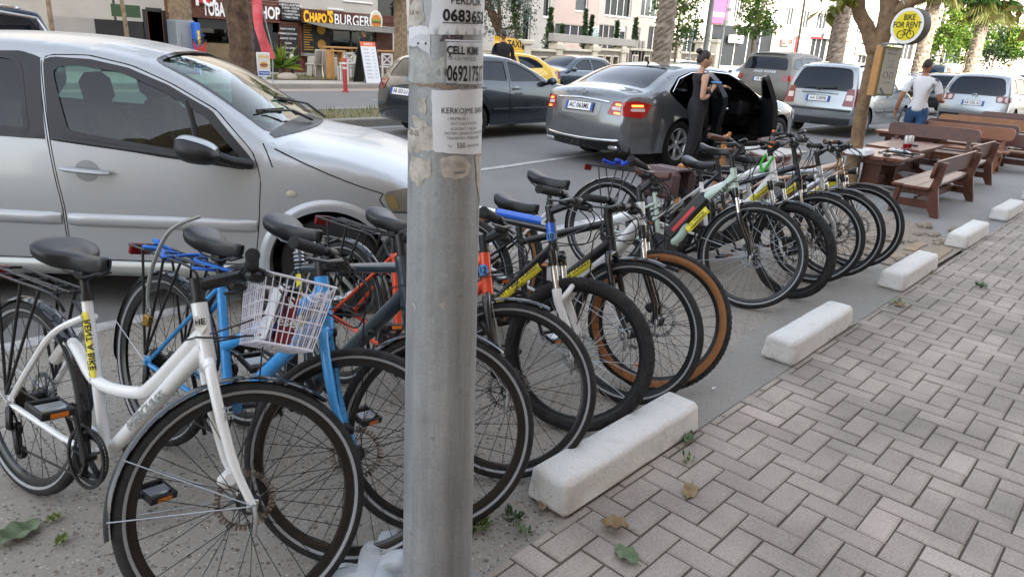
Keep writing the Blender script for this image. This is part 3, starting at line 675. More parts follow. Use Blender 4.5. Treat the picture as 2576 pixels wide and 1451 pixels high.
# cabin
b = MB(); b.box((-1.3, 0, .34), (2.3, 1.3, .08)); b.build('cabin_floor', DARK, c3o)
def seat_mesh(x, y, wd, hb=.62, head=True):
    b = MB(); b.box((x+.02, y, .50), (.5, wd, .16), MX.Rotation(R_(-6), 4, 'Y'), .05)
    b.box((x-.30, y, .80), (.15, wd, hb), MX.Rotation(R_(-14), 4, 'Y'), .06, (1, .85), mi=1)
    if head: b.box((x-.41, y, 1.20), (.1, .26, .19), MX.Rotation(R_(-10), 4, 'Y'), .045, mi=0)
    return b
for y in (-.36, .36): seat_mesh(-1.0, y, .5).build('seat', [SEAT, PATT], c3o)
seat_mesh(-1.95, 0, 1.2, .5, False).build('seat', [SEAT, PATT], c3o)
b = MB(); b.grid(lambda u, v: (-.36-.34*u, -.66+1.32*v, .92-.02*u-.25*u**4), 8, 8); b.grid(lambda u, v: (-.70+.05*u, -.66+1.32*v, .66-.2*u), 2, 4)
b.build('dashboard', M('dash_dark', '#31353a', .8), c3o)
b = MB(); cm = MX.Translation((-.80, .36, .86)) @ MX.Rotation(R_(62), 4, 'Y'); b.T = cm
b.tube([(.18*math.cos(a), .18*math.sin(a), 0) for a in np.linspace(0, 2*math.pi, 28, endpoint=False)], .013, 8, closed=True); b.box((0, 0, -.02), (.1, .34, .02), bev=.008); b.cyl((0, 0, -.02), (0, 0, -.3), .03)
b.build('steering_wheel', BLK, c3o)
# mirror, quarter bar, bonnet seams, wipers, scuttle
for sg in (-1, 1):
    f = c3s.side(sg); p0 = f(-.50, .895); b = MB()
    def fm(a, t):
        q = 2*math.pi*a; u = 2*t-1; x = -.62+.0+.115*u; sc = (1-abs(u)**3)**.5; return V((x-.02, sg*(.83+.13)+.105*math.cos(q)*sc*.9, .955-.02*u+.068*math.sin(q)*sc*(1-.15*u)))
    b.grid(fm, 24, 14)
    b.tube([p0+V((.07, 0, -.02)), p0+V((.0, sg*.07, .0)), V((-.60, sg*.90, .935))], [.055, .05, .045], 12, flat=.6)
    mo2 = b.build('mirror', BLK, c3o); b = MB(); b.grid(lambda a, t: fm(.15+.2*a, .06+.88*t)+V((0, 0, .003)), 16, 14); b.build('mirror_cap', SILV, mo2)
    b = MB(); b.tube([f(-.775, 1.185), f(-.735, 1.08), f(-.69, .895)], .017, 8, flat=.5); b.build('window_bar', BLK, c3o)
st = c3s.strip(.004); qx = c3s.q_x
b = MB()
b.grid(lambda u, v: st(-.88+1.76*v, qx(-.375+.15*u*(1-.75*(2*v-1)**2))), 6, 24); b.build('scuttle_panel', BLK, c3o)
for y0, y1, x1 in ((.72, .05, -.50), (.10, -.62, -.47)):
    b = MB(); A = st(y0, qx(-.28))+V((0, 0, .02)); B = st(y1, qx(x1))+V((0, 0, .012)); mid = (A+B)/2+V((0.02, 0, .03)); b.tube([A, mid, B], [.012, .009, .005], 6)
    C = st((y1+.55*(y0-y1))/1., qx(x1+.03))+V((0, 0, .008)); D = st(y1-.12*(1 if y1 > 0 else .9), qx(x1-.02))+V((0, 0, .008)); b.bar(C, D, .012, .02); b.build('wiper', BLK, c3o)
b = MB(); f = c3s.side(-1, .004); b.T = None
cc = [f(-.20+.028*math.cos(a), .722+.018*math.sin(a)) for a in np.linspace(0, 2*math.pi, 16, endpoint=False)]; b.add([f(-.2, .722)+V((0, -.008, 0))]+cc, [(0, i+1, (i+1) % 16+1) for i in range(16)]); b.build('side_repeater', M('repeater', '#b9b3a4', .2), c3o)
# ================================================================== median, far road, far pavement
GRS = M('verge_earth', '#5d5a3e', .95, var=.45, vs=9, col2='#6f6646', bump=.5, bs=40); KRB = ground_mat('kerb_concrete', ('#85827b', '#a09d95'), [(40, .25, '#6b6862')], stains=.3)
def box_obj(name, x0, x1, y0, y1, z0, z1, mt, bev=0., **k):
    b = MB(); b.box(((x0+x1)/2, (y0+y1)/2, (z0+z1)/2), (x1-x0, y1-y0, z1-z0), bev=bev); o = b.build(name, mt); tag(o, **k); return o
box_obj('median_kerb', -60, 200, 11.42, 11.62, -.02, .145, KRB, .02, kind='structure')
box_obj('median_kerb', -60, 200, 13.5, 13.68, -.02, .13, KRB, .02, kind='structure')
sheet_obj('median_strip', rect(-60, 200, 11.6, 13.52), .10, GRS)
sheet_obj('road', rect(-150, 400, 13.66, 19.6), 0, ASPH)
b = MB()
for k in range(-8, 40): b.poly([(k*6, 16.55, .006), (k*6+2.6, 16.55, .006), (k*6+2.6, 16.67, .006), (k*6, 16.67, .006)])
tag(b.build('lane_marking', WL), kind='structure')
tag(line([(-60, 13.95), (200, 13.95)], .1).build('lane_marking', WL), kind='structure')
PNK = M('pinkish_paving', '#a39488', .9, var=.2, vs=4)
sheet_obj('gutter', rect(-60, 200, 19.6, 20.6), .006, PNK)
box_obj('far_kerb', -60, 200, 20.6, 20.8, -.02, .16, KRB, .02, kind='structure')
sheet_obj('far_pavement', rect(-60, 300, 20.78, 60), .14, M('far_paving', '#b0a99c', .9, var=.15, vs=3))
sheet_obj('verge', [(12.4, 22.6), (24, 22.6), (24, 25.6), (12.4, 25.6)], .165, GRS)
# grass tufts
def grass(name, areas, n, h, cols, seed, label=None):
    rnd = random.Random(seed); b = MB()
    for x0, x1, y0, y1, z in areas:
        for _ in range(int(n*(x1-x0)*(y1-y0))):
            x, y = rnd.uniform(x0, x1), rnd.uniform(y0, y1); hh = h*rnd.uniform(.4, 1.3); a = rnd.uniform(0, 6.28); w_ = rnd.uniform(.006, .014); l = rnd.uniform(-.5, .5)*hh; dx, dy = math.cos(a)*w_, math.sin(a)*w_
            b.add([(x-dx, y-dy, z), (x+dx, y+dy, z), (x+l*math.cos(a+1), y+l*math.sin(a+1), z+hh)], [(0, 1, 2)], False, rnd.randrange(len(cols)))
    o = b.build(name, [M('grass_'+c.strip('#'), c, .8) for c in cols], ang=0); return tag(o, kind='stuff')
grass('grass', [(-2, 28, 11.65, 13.5, .10), (12.4, 24, 22.6, 25.6, .16)], 55, .11, ['#5c6a30', '#7d8046', '#8d8458', '#4a5b28'], 5)
# ================================================================== facades
def plane_at(P0, hd):
    d = V((math.cos(R_(hd)), math.sin(R_(hd)), 0)); n = V((-d.y, d.x, 0)); P0 = V(P0)
    class F: pass
    f = F(); f.d, f.n, f.P0, f.hd = d, n, P0, hd
    def at(px, py):
        r = V(ray(px, py)); o = V((0, 0, HCAM)); t = (P0-o).dot(n)/r.dot(n); p = o+r*t; return (p-P0).dot(d), p.z
    f.at = at
    f.W = lambda s, z, o=0.: P0+d*s+n*o+V((0, 0, z-P0.z))
    f.M = MX.Translation(P0) @ MX.Rotation(R_(hd), 4, 'Z')       # local: x along the wall, y into the building, z up
    return f
def fbox(b, f, s0, s1, z0, z1, o0, o1, bev=0., mi=None):
    b.T = f.M; b.box(((s0+s1)/2, (o0+o1)/2, (z0+z1)/2-f.P0.z), (abs(s1-s0), abs(o1-o0), abs(z1-z0)), bev=bev, mi=mi); b.T = None; return b
def ffit(name, f, px0, px1, py, o, t, size, mt, par, **k):
    (s0, z), (s1, _) = f.at(px0, py), f.at(px1, py); vs, _ = text_geo(t, size, k.get('bold', 0)); w_ = max(v.x for v in vs)-min(v.x for v in vs); xm = (max(v.x for v in vs)+min(v.x for v in vs))/2; r = (s1-s0)/w_
    return text_obj(name, t, lambda x, y: f.W((s0+s1)/2+(x-xm)*r, z+y, o), size, mt, par, **k)
def ftext(name, f, s, z, o, t, size, mt, par, **k):
    fn = lambda x, y: f.W(s+x, z+y, o); return text_obj(name, t, fn, size, mt, par, **k)
WHB = M('white_render', '#a8a39b', .85, var=.1, vs=.8); PKB = M('pink_render', '#ad9c94', .85, var=.08, vs=.8); GRB = M('grey_render', '#a09d97', .88, var=.15, vs=.7); TANB = M('tan_render', '#b39478', .9, var=.2, vs=.6)
WINF = M('window_frame_white', '#cfcfcc', .5); WDK = glass('window_dark', body='#14181b'); WMID = glass('window_curtain', body='#3f4347'); SHDK = M('shopfront_dark', '#23262a', .35, var=.2, vs=2)
WOODC = M('cladding_wood', '#6a3626', .55, var=.35, vs=5, col2='#4a2419'); WOODL = M('pine_wood', '#b98a55', .6, var=.2, vs=8); WARM = M('warm_shelves', '#7b5a34', .6, var=.7, vs=7, col2='#221710')
YLW = M('lettering_yellow', '#f2b913', .4); WLET = M('lettering_white', '#e9e9e9', .4); REDS = M('sign_red', '#c92a32', .5)
fs_ = plane_at((0, 27.4, .15), 0)
S = lambda px, py, f=fs_: f.at(px, py)
# --- burger shop
sx0, sx1 = S(750, 60)[0], S(986, 60)[0]; zt0 = S(750, 21)[1]; zb0 = S(750, 57)[1]; zb = .15
shop = empty('burger_shop', (sx0, 27.4, .15), label='wood-clad burger shop with yellow and white lettering and open counter', cat='shop')
def inpar(o, par): 
    o.parent = par; o.matrix_parent_inverse = par.matrix_world.inverted() if par.matrix_world != MX.Identity(4) else MX.Translation(par.location).inverted(); return o
def planks(b, f, s0, s1, z0, z1, o0, o1, n):
    h = (z1-z0)/n
    for k in range(n): fbox(b, f, s0, s1, z0+h*k+.008, z0+h*(k+1)-.008, o0+random.uniform(-.004, .004), o1, .006)
b = MB(); planks(b, fs_, sx0, sx1, zb0, zt0, -.25, 0, 8); inpar(b.build('fascia', WOODC), shop)
z1, z0 = S(860, 66)[1], S(860, 137)[1]
b = MB(); planks(b, fs_, sx0, sx1, zb, z0-.12, -.06, .1, 9); fbox(b, fs_, sx0-.02, sx0+.1, zb, zb0, -.08, .1); inpar(b.build('wall', WOODC), shop); b = MB(); fbox(b, fs_, sx1-.9, sx1, z0-.1, zb0, -.05, .1); inpar(b.build('end_panel', WOODC), shop)
b = MB(); fbox(b, fs_, sx0, sx1-.9, z0-.12, z0, -.35, .1, .01); inpar(b.build('counter', M('counter_grey', '#8b8880', .5)), shop)
b = MB(); fbox(b, fs_, sx0-.2, sx1+.2, zb, zt0+.1, 3.0, 3.1); fbox(b, fs_, sx0-.2, sx1+.2, zt0-.4, zt0-.3, 0, 3); inpar(b.build('back_wall', M('shop_inside', '#4a3424', .7, var=.6, vs=3, col2='#1c1512')), shop)
b = MB()
for k in range(4):
    s = sx0+.1+(sx1-1.1-sx0)*k/3; fbox(b, fs_, s-.04, s+.04, z0, zb0, -.03, .05)
inpar(b.build('window_frame', BLK), shop)
b = MB(); fbox(b, fs_, sx0+1.5, sx1-.95, z0, zb0, .0, .01); inpar(b.build('window', glass('shop_glass', '#8f9a94')), shop)
b = MB(); fbox(b, fs_, sx0+.15, sx0+1.4, z0+.02, zb0-.05, -.02, .03); mo = inpar(b.build('menu_board', BLK), shop)
b = MB(); rnd = random.Random(2)
for k in range(16): fbox(b, fs_, sx0+.22, sx0+.22+rnd.uniform(.25, .45), z0+.12+k*.095, z0+.15+k*.095, -.026, -.02)
for k in range(3):
    c = fs_.W(sx0+1.05, z0+.35+k*.6, -.026); b.add([c]+[c+V((.2*math.cos(a), 0, .2*math.sin(a))) for a in np.linspace(0, 6.28, 16, endpoint=False)], [(0, i+1, (i+1) % 16+1) for i in range(16)], False)
inpar(b.build('menu_print', M('menu_yellow', '#c69a3c', .5)), mo)
zt = (zt0+zb0)/2-.03; wl = sx1-sx0
for t, a, c, y, m_, sz, bd in (("C", 754, 767, 43, YLW, .62, .05), ("HAPO", 769, 812, 45, YLW, .46, .055), ("'S", 814, 829, 44, YLW, .62, .05), ('BURGER', 832, 920, 50.5, WLET, .60, .012)): inpar(ffit('lettering', fs_, a, c, y, -.29, t, sz, m_, None, bold=bd), shop)
b = MB(); ec = fs_.W(fs_.at(937, 54)[0], fs_.at(937, 54)[1], -.27)
def disc(b, c, rx, rz, dy, mi, a0=0, a1=2*math.pi): 
    n = 28; P = [c+V((rx*math.cos(a), dy, rz*math.sin(a))) for a in np.linspace(a0, a1, n)]; b.poly(P, (0, .02, 0), mi=mi)
disc(b, ec, .34, .44, 0, 0); disc(b, ec, .30, .40, -.012, 1); disc(b, ec+V((0, 0, .06)), .24, .2, -.024, 2, 0, math.pi); b.box(ec+V((0, -.02, .03)), (.5, .02, .07), mi=3); b.box(ec+V((0, -.022, -.05)), (.46, .02, .09), mi=4); disc(b, ec+V((0, 0, -.1)), .24, .13, -.024, 2, math.pi, 2*math.pi)
inpar(b.build('burger_emblem', [WLET, M('emblem_cream', '#cfc7ae', .5), M('bun_orange', '#c97d28', .5), M('salad_green', '#6b9a2d', .5), M('patty_brown', '#7a3d1d', .5)]), shop)
b = MB(); A = [fs_.W(sx0+.05, zb0+.02, -.26), fs_.W(sx1, zb0+.02, -.26), fs_.W(sx1+.9, zb0-.22, -1.7), fs_.W(sx0+.5, zb0-.2, -1.7)]; b.poly(A, (0, 0, .03)); inpar(b.build('awning', M('awning_grey', '#6f6c66', .8, var=.3, vs=3)), shop)
# --- list board
lb = empty('list_board', (sx0-1, 27.3, .15), label='tall board of black service strips between the tobacco and burger shops', cat='sign board')
l0, l1 = S(699, 60)[0], S(747, 60)[0]
b = MB(); planks(b, fs_, l0, l1, zb, zb0+.0, -.12, 0, 16); inpar(b.build('backing', WOODC), lb)
b = MB(); zz0, zz1 = zb0+.05, zt0+.15; fbox(b, fs_, l0, l1, zz0, zz1, -.3, 0, .02); tb = inpar(b.build('panel', BLK), lb)
for t, k, sz in (('AGJENCI UDHETIMESH', .87, .11), ('DURRES - KOSOVE', .70, .10), ('* CUPA REISEN', .52, .095), ('* VELLEZERIT THACI', .34, .095), ('* ARBIA TOURS', .16, .095)): inpar(ftext('lettering', fs_, (l0+l1)/2, zz0+(zz1-zz0)*k, -.305, t, sz, WLET, None, bold=.012, sx=.9), tb)
names = ['AGJENCI UDHETIMI', 'SHERBIME ELEKTRONIKE', 'AKSESORE TELEFONI', 'FRIZERIA', 'FRIZERIA GJERAK', 'RENT A CAR', 'BEN ALIMPORTS', 'E - ALBANIA']
for k, t in enumerate(names):
    z = zb0-.28-k*(zb0-zb-.5)/8; b = MB(); fbox(b, fs_, l0+.08, l1-.08, z-.1, z+.1, -.16, -.11, .01); so_ = inpar(b.build('name_strip', BLK), lb); inpar(ftext('lettering', fs_, (l0+l1)/2-.1, z, -.165, t, .09, WLET, None, bold=.01, sx=.85), so_)
# --- tobacco shop
t0, t1 = S(478, 40)[0], S(697, 40)[0]; ft, fb = S(590, 2)[1], S(590, 52)[1]
ts = empty('tobacco_shop', (t0, 27.4, .15), label='wood-clad tobacco shop with large white lettering', cat='shop')
b = MB(); planks(b, fs_, t0, t1, fb, ft+.2, -.2, 0, 8); inpar(b.build('fascia', WOODC), ts)
inpar(ffit('lettering', fs_, 503, 600, 23, -.24, 'TOBACCO', .66, WLET, None, bold=.035), ts); inpar(ffit('lettering', fs_, 636, 697, 32, -.24, 'SHOP', .6, WLET, None, bold=.035), ts)
b = MB(); fbox(b, fs_, t0-.2, t1+.1, zb, ft, 1.6, 1.7); fbox(b, fs_, t0, t1, fb-.1, fb+.1, 0, 1.6); inpar(b.build('shelves', WARM), ts)
b = MB(); fbox(b, fs_, t0, t0+.25, zb, fb, -.05, .2); fbox(b, fs_, t0+3.2, t0+3.7, zb, fb, -.05, .2); fbox(b, fs_, t0, t1, fb-.35, fb, -.05, .12); fbox(b, fs_, t1-1.6, t1, zb, fb, -.04, .12); inpar(b.build('frame', BLK), ts)
b = MB(); fbox(b, fs_, t0, t1-1.6, zb, zb+1.0, -.03, .05); inpar(b.build('low_wall', M('low_wall_tan', '#7b6a4e', .7, var=.3, vs=3)), ts)
b = MB(); fbox(b, fs_, t0+.25, t1-1.6, zb+1, fb-.35, 0, .01); inpar(b.build('window', glass('shop_glass', '#8f9a94')), ts)
b = MB(); q0, q1 = S(487, 0)[0], S(517, 0)[0]; fbox(b, fs_, q0, q1, S(500, 8)[1], S(500, -14)[1], -.35, -.22); sg_ = inpar(b.build('red_sign', REDS), ts); inpar(ftext('lettering', fs_, (q0+q1)/2, S(500, 0)[1], -.36, 'TO', .62, WLET, None, bold=.04), sg_)
# --- buildings behind the shops
fa = plane_at((-40, 31, .15), 0)
def facade(name, f, s0, s1, z1, mt, label, rows, depth=10, wins=(), doors=(), frame=WINF):
    """rows/wins: (px0, py0, px1, py1, panes, glass) openings given where the photo shows them on this wall"""
    root = empty(name, f.W(s0, .14), label=label, cat='building'); b = MB()
    op = []
    for w in wins:
        a, c = f.at(w[0], w[1]), f.at(w[2], w[3]); op.append((min(a[0], c[0]), max(a[0], c[0]), min(a[1], c[1]), max(a[1], c[1]), w[4], w[5]))
    op = [w for w in op if w[1]-w[0] > .1]
    # wall cut into a grid around the openings
    xs = sorted({s0, s1, *[min(max(v, s0), s1) for w in op for v in w[:2]]}); zs = sorted({.1, z1, *[min(max(v, .1), z1) for w in op for v in w[2:4]]})
    for i in range(len(xs)-1):
        for j in range(len(zs)-1):
            cx, cz = (xs[i]+xs[i+1])/2, (zs[j]+zs[j+1])/2
            if xs[i+1]-xs[i] < 1e-4 or zs[j+1]-zs[j] < 1e-4 or any(w[0] < cx < w[1] and w[2] < cz < w[3] for w in op): continue
            P = [f.W(xs[i], zs[j]), f.W(xs[i+1], zs[j]), f.W(xs[i+1], zs[j+1]), f.W(xs[i], zs[j+1])]; b.add(P, [(0, 1, 2, 3)], False)
    for w in op:
        a0, a1, c0, c1 = w[:4]; q = [(a0, c0), (a1, c0), (a1, c1), (a0, c1)]
        b.add([f.W(x, z, o) for o in (0, .25) for x, z in q], [(i, i+4, (i+1) % 4+4, (i+1) % 4) for i in range(4)], False)
    for P in ([(s0, 0), (s0, depth)], [(s1, 0), (s1, depth)]): b.add([f.W(P[0][0], .1, 0), f.W(P[1][0], .1, depth), f.W(P[1][0], z1, depth), f.W(P[0][0], z1, 0)], [(0, 1, 2, 3)], False)
    b.add([f.W(s0, z1, 0), f.W(s1, z1, 0), f.W(s1, z1, depth), f.W(s0, z1, depth)], [(0, 1, 2, 3)], False); b.add([f.W(s0, .1, depth), f.W(s1, .1, depth), f.W(s1, z1, depth), f.W(s0, z1, depth)], [(0, 1, 2, 3)], False)
    inpar(b.build('wall', mt, ang=0), root)
    for a0, a1, c0, c1, n, g in op:
        p = MB(); p.add([f.W(a0, c0, .2), f.W(a1, c0, .2), f.W(a1, c1, .2), f.W(a0, c1, .2)], [(0, 1, 2, 3)], False); wo = inpar(p.build('window', g, ang=0), root)
        p = MB(); t = .05
        for k in range(n+1): s = a0+(a1-a0)*k/n; fbox(p, f, s-t/2, s+t/2, c0, c1, .14, .19)
        for z in (c0+t/2, c1-t/2): fbox(p, f, a0, a1, z-t/2, z+t/2, .135, .185)
        fbox(p, f, a0-.06, a1+.06, c0-.08, c0-.003, -.08, .24); inpar(p.build('window_frame', frame), wo)
    return root
# left: grey building and dark opening above the shops
facade('apartment_building', fa, 38, 50.5, 17, WHB, 'pale building behind the tobacco shop with a glass-block window', None, wins=[(864, 0, 932, -60, 1, WDK), (824, -40, 860, 23, 5, WMID)])
facade('apartment_building', fa, 50.6, 66, 12, WHB, 'white building with a dark doorway rising behind the burger shop sign', None, wins=[(950, -40, 1010, 70, 1, WDK), (1045, -40, 1150, 60, 2, WDK)])
facade('apartment_building', fa, 4, 37.8, 14, GRB, 'grey rendered building with a long balcony slab, far left behind the car roofs', None, wins=[(20, -60, 90, -10, 2, WDK), (300, -60, 360, -15, 2, WDK)])
# low concrete wall, green panel, slatted fence on the left
fw1 = plane_at((0, 26.2, .15), 0)
def fitem(name, f, px0, py0, px1, py1, o0, o1, mt, label, cat, bev=0.):
    a, c = f.at(px0, py0), f.at(px1, py1); b = MB(); fbox(b, f, a[0], c[0], min(a[1], c[1]), max(a[1], c[1]), o0, o1, bev); o = b.build(name, mt); return tag(o, label, cat)
def fwall(name, f, px0, pyt, px1, o0, o1, mt, label, cat):
    a, c = f.at(px0, pyt), f.at(px1, pyt); b = MB(); fbox(b, f, a[0], c[0], .1, a[1], o0, o1); o = b.build(name, mt); return tag(o, label, cat)
fwall('boundary_wall', fw1, 120, 40, 282, 0, .2, GRB, 'low grey concrete wall left of the slatted wooden gate', 'wall')
fitem('banner', fw1, 270, 10, 346, 46, -.3, -.26, M('green_tarp', '#3a5238', .8, var=.25, vs=1.5), 'dark green tarpaulin panel behind the thin tree', 'banner')
b = MB(); a, c = fw1.at(366, 24), fw1.at(412, 100)
for k in range(11): s = a[0]+(c[0]-a[0])*(k+.5)/11; fbox(b, fw1, s-.05, s+.05, .3, a[1]-.05, -.06, -.02)
so_ = b.build('slat', M('orange_wood', '#8d4a2a', .6, var=.3, vs=4)); rt = empty('slat_gate', fw1.W(a[0], .15), label='orange-brown wooden slat gate in a black frame', cat='gate'); inpar(so_, rt)
b = MB(); fbox(b, fw1, a[0]-.12, a[0], .15, a[1], -.07, .0); fbox(b, fw1, c[0], c[0]+.12, .15, a[1], -.07, 0); fbox(b, fw1, a[0], c[0], a[1]-.06, a[1]+.06, -.07, 0); fbox(b, fw1, a[0]-1.6, a[0]-.12, .15, a[1]-.4, -.02, .1); inpar(b.build('frame', BLK), rt)
# drinks cabinet with the eagle
fe = plane_at((0, 25.4, .15), 0); a, c = fe.at(441, 46), fe.at(500, 128)
rt = empty('drinks_cabinet', fe.W(a[0], .15), label='grey and blue drinks cabinet with yellow eagle print beside the tobacco shop', cat='drinks cabinet')
b = MB(); fbox(b, fe, a[0], (a[0]+c[0])/2+.3, .15, a[1]-.05, 0, .8, .03); inpar(b.build('cabinet', M('cabinet_grey', '#7d848a', .4)), rt)
b = MB(); fbox(b, fe, a[0]+.15, (a[0]+c[0])/2-.2, .5, a[1]-.5, -.012, .02, .01); inpar(b.build('door', BLKG), rt)
m0 = (a[0]+c[0])/2+.15
b = MB(); fbox(b, fe, m0, c[0], .15, a[1]-.1, -.3, .5, .04); yb = inpar(b.build('side_cabinet', M('cabinet_blue', '#1d5bb8', .4)), rt)
b = MB(); fbox(b, fe, m0+.06, c[0]-.06, .3, a[1]-.36, -.325, -.29); yo = inpar(b.build('print', M('print_yellow', '#dcc446', .5)), yb)
inpar(ftext('lettering', fe, (m0+c[0])/2, a[1]-.72, -.335, 'EAGLE', .22, INK, None, bold=.03, sx=.8), yo); inpar(ftext('lettering', fe, (m0+c[0])/2, a[1]-.50, -.335, 'GOLDEN', .11, M('print_blue', '#24529c', .5), None, sx=.9), yo)
b = MB(); ec = fe.W((m0+c[0])/2, .95, -.34)
for sg in (-1, 1): b.poly([ec+V((sg*x, 0, z)) for x, z in ((.03, -.1), (.1, .08), (.23, .3), (.21, .08), (.17, -.08), (.07, -.2))])
b.poly([ec+V((x, 0, z)) for x, z in ((-.08, -.1), (.08, -.1), (.05, .12), (0, .2), (-.05, .12))]); b.poly([ec+V((x, 0, z)) for x, z in ((-.04, -.25), (.04, -.25), (.14, -.5), (0, -.42), (-.14, -.5))])
inpar(b.build('eagle_emblem', M('eagle_red', '#a8231f', .5)), yo)
# --- mid building, white/pink, behind the balustrade
fm = plane_at((0, 33, .14), 0)
XM = lambda px: fm.at(px, 100)[0]
facade('apartment_building', fm, 28, XM(1388), 16, GRB, 'grey entrance block with glass door at the top of the stairs', None, wins=[(1310, 175, 1338, 22, 1, WDK), (1366, 42, 1388, -30, 1, WDK)], depth=8)
facade('apartment_building', fm, XM(1388.5), XM(1498), 16, PKB, 'pink rendered building above the small market sign', None, wins=[(1395, 90, 1480, 66, 4, WMID), (1447, 27, 1484, -40, 1, WMID)], depth=8)
facade('apartment_building', fm, XM(1498.5), XM(1700), 16, WHB, 'white building with four-pane window and dark ground floor', None, wins=[(1521, 38, 1594, -30, 4, WDK), (1611, 40, 1660, -30, 3, WMID), (1500, 160, 1578, 68, 5, SHDK), (1582, 160, 1612, 71, 1, WMID), (1622, 170, 1698, 72, 4, SHDK)], depth=8)
c0 = fm.W(XM(1700), .14)
fr_ = plane_at(c0, -18)
wins = [(1840, 47, 1878, -40, 4, WMID), (1897, 53, 1930, -30, 3, WMID), (1945, 58, 1965, -20, 2, WMID), (1973, 64, 2001, 22, 3, WMID), (2013, 70, 2041, 30, 3, WMID), (2052, 73, 2085, 36, 3, WMID), (2115, 75, 2142, 32, 3, WDK), (2150, 86, 2176, 45, 3, WMID), (2182, 90, 2205, 52, 3, WMID), (1702, 165, 1760, 73, 4, SHDK), (1780, 165, 1950, 74, 5, SHDK), (1985, 170, 2012, 92, 2, REDS), (2030, 175, 2085, 97, 3, SHDK), (2100, 180, 2130, 108, 2, M('shop_orange', '#c98a58', .6)), (2152, 185, 2190, 109, 2, SHDK)]
rb_ = facade('shop_row_building', fr_, .02, fr_.at(2236, 100)[0], 17, WHB, 'long white building with tall upper windows over a row of small shops', None, wins=wins, depth=10)
# shop signs on the long building
def fsign(f, px0, py0, px1, py1, mt, t, col, sz, label, o=-.35, par=None):
    a, c = f.at(px0, py0), f.at(px1, py1); b = MB(); fbox(b, f, a[0], c[0], min(a[1], c[1]), max(a[1], c[1]), o, o+.2, .02); s_ = b.build('shop_sign', mt); tag(s_, label, 'sign')
    if t:
        for k, q in enumerate(t.split('|')):
            n = len(t.split('|')); to = ftext('lettering', f, (a[0]+c[0])/2, min(a[1], c[1])+abs(c[1]-a[1])*(1-(k+.5)/n), o-.006, q, sz, col, None, bold=.02, sx=.85); inpar(to, s_)
    return s_
PNKS = M('sign_pink', '#d1497d', .5); ORS = M('sign_orange', '#e0702c', .5)
fsign(fr_, 1790, -30, 1822, 62, PNKS, 'SALLON|BUKURIE', WLET, .45, 'tall pink sign hanging between upper windows of the white building')
fsign(fr_, 1928, 27, 1950, 66, M('sign_white', '#d8d8d8', .5), 'PP|OPTIK', INK, .5, 'white square sign with black letters between upper windows')
fsign(fr_, 1830, 88, 1862, 110, M('sign_white', '#d8d8d8', .5), '', INK, .4, 'blank white light-box sign over the dark shop front')
fsign(fr_, 1962, 97, 1984, 117, M('sign_pattern', '#b7a8a2', .5, var=.5, vs=1.5, col2='#6a4a44'), 'CLIPER', INK, .55, 'patterned sign on the wall beside the red shop front')
fsign(fr_, 2038, 92, 2062, 99, REDS, '', WLET, .4, 'narrow red sign over a shop door')
fsign(fr_, 2066, 84, 2086, 99, M('sign_grey', '#5a6068', .5), 'MOBILE|PHONE', WLET, .42, 'grey sign with white letters over a shop door')
fsign(fr_, 2120, 92, 2141, 103, ORS, 'oxo', WLET, .7, 'orange sign with white letters right of the thick palm')
fsign(fr_, 2152, 112, 2180, 140, M('sign_white', '#d8d8d8', .5), 'IDEAL', INK, .6, 'white poster in a dark frame on the shop wall')
ms_ = fsign(fm, 1462, 66, 1488, 92, M('sign_white', '#d8d8d8', .5), 'Viena|Market', M('sign_teal', '#1d6b6a', .5), .55, 'small white market sign with teal lettering on the pink building', o=-.6)
fsign(fm, 1990-460+10, 67, 1552, 80, M('ac_white', '#c9c9c6', .6), '', INK, .4, 'white air-conditioner box on the wall beside the market sign', o=-.7)
# --- far right: pale apartment blocks
f4 = plane_at((95, 24, .14), -42)
facade('apartment_building', f4, -10, 70, 30, M('pale_render', '#b3a99d', .85, var=.06, vs=.5), 'tall pale apartment block at the far right end of the street', None, wins=[(2262, 150, 2300, 108, 3, SHDK), (2310, 152, 2352, 112, 3, SHDK), (2362, 160, 2420, 115, 4, SHDK), (2418, 60, 2430, 40, 1, WMID), (2398, 38, 2412, 20, 1, WMID), (2470, 100, 2490, 80, 1, WMID), (2522, 150, 2560, 120, 2, SHDK)], depth=14)
bal = [x for x in bpy.data.objects if x.get('label', '').startswith('tall pale')][0]
for py in (42, 70, 98):
    a, c = f4.at(2395, py), f4.at(2440, py+11); b = MB(); fbox(b, f4, a[0], c[0], c[1], a[1], -1.2, 0); inpar(b.build('balcony', M('pale_render', '#b3a99d', .85)), bal)
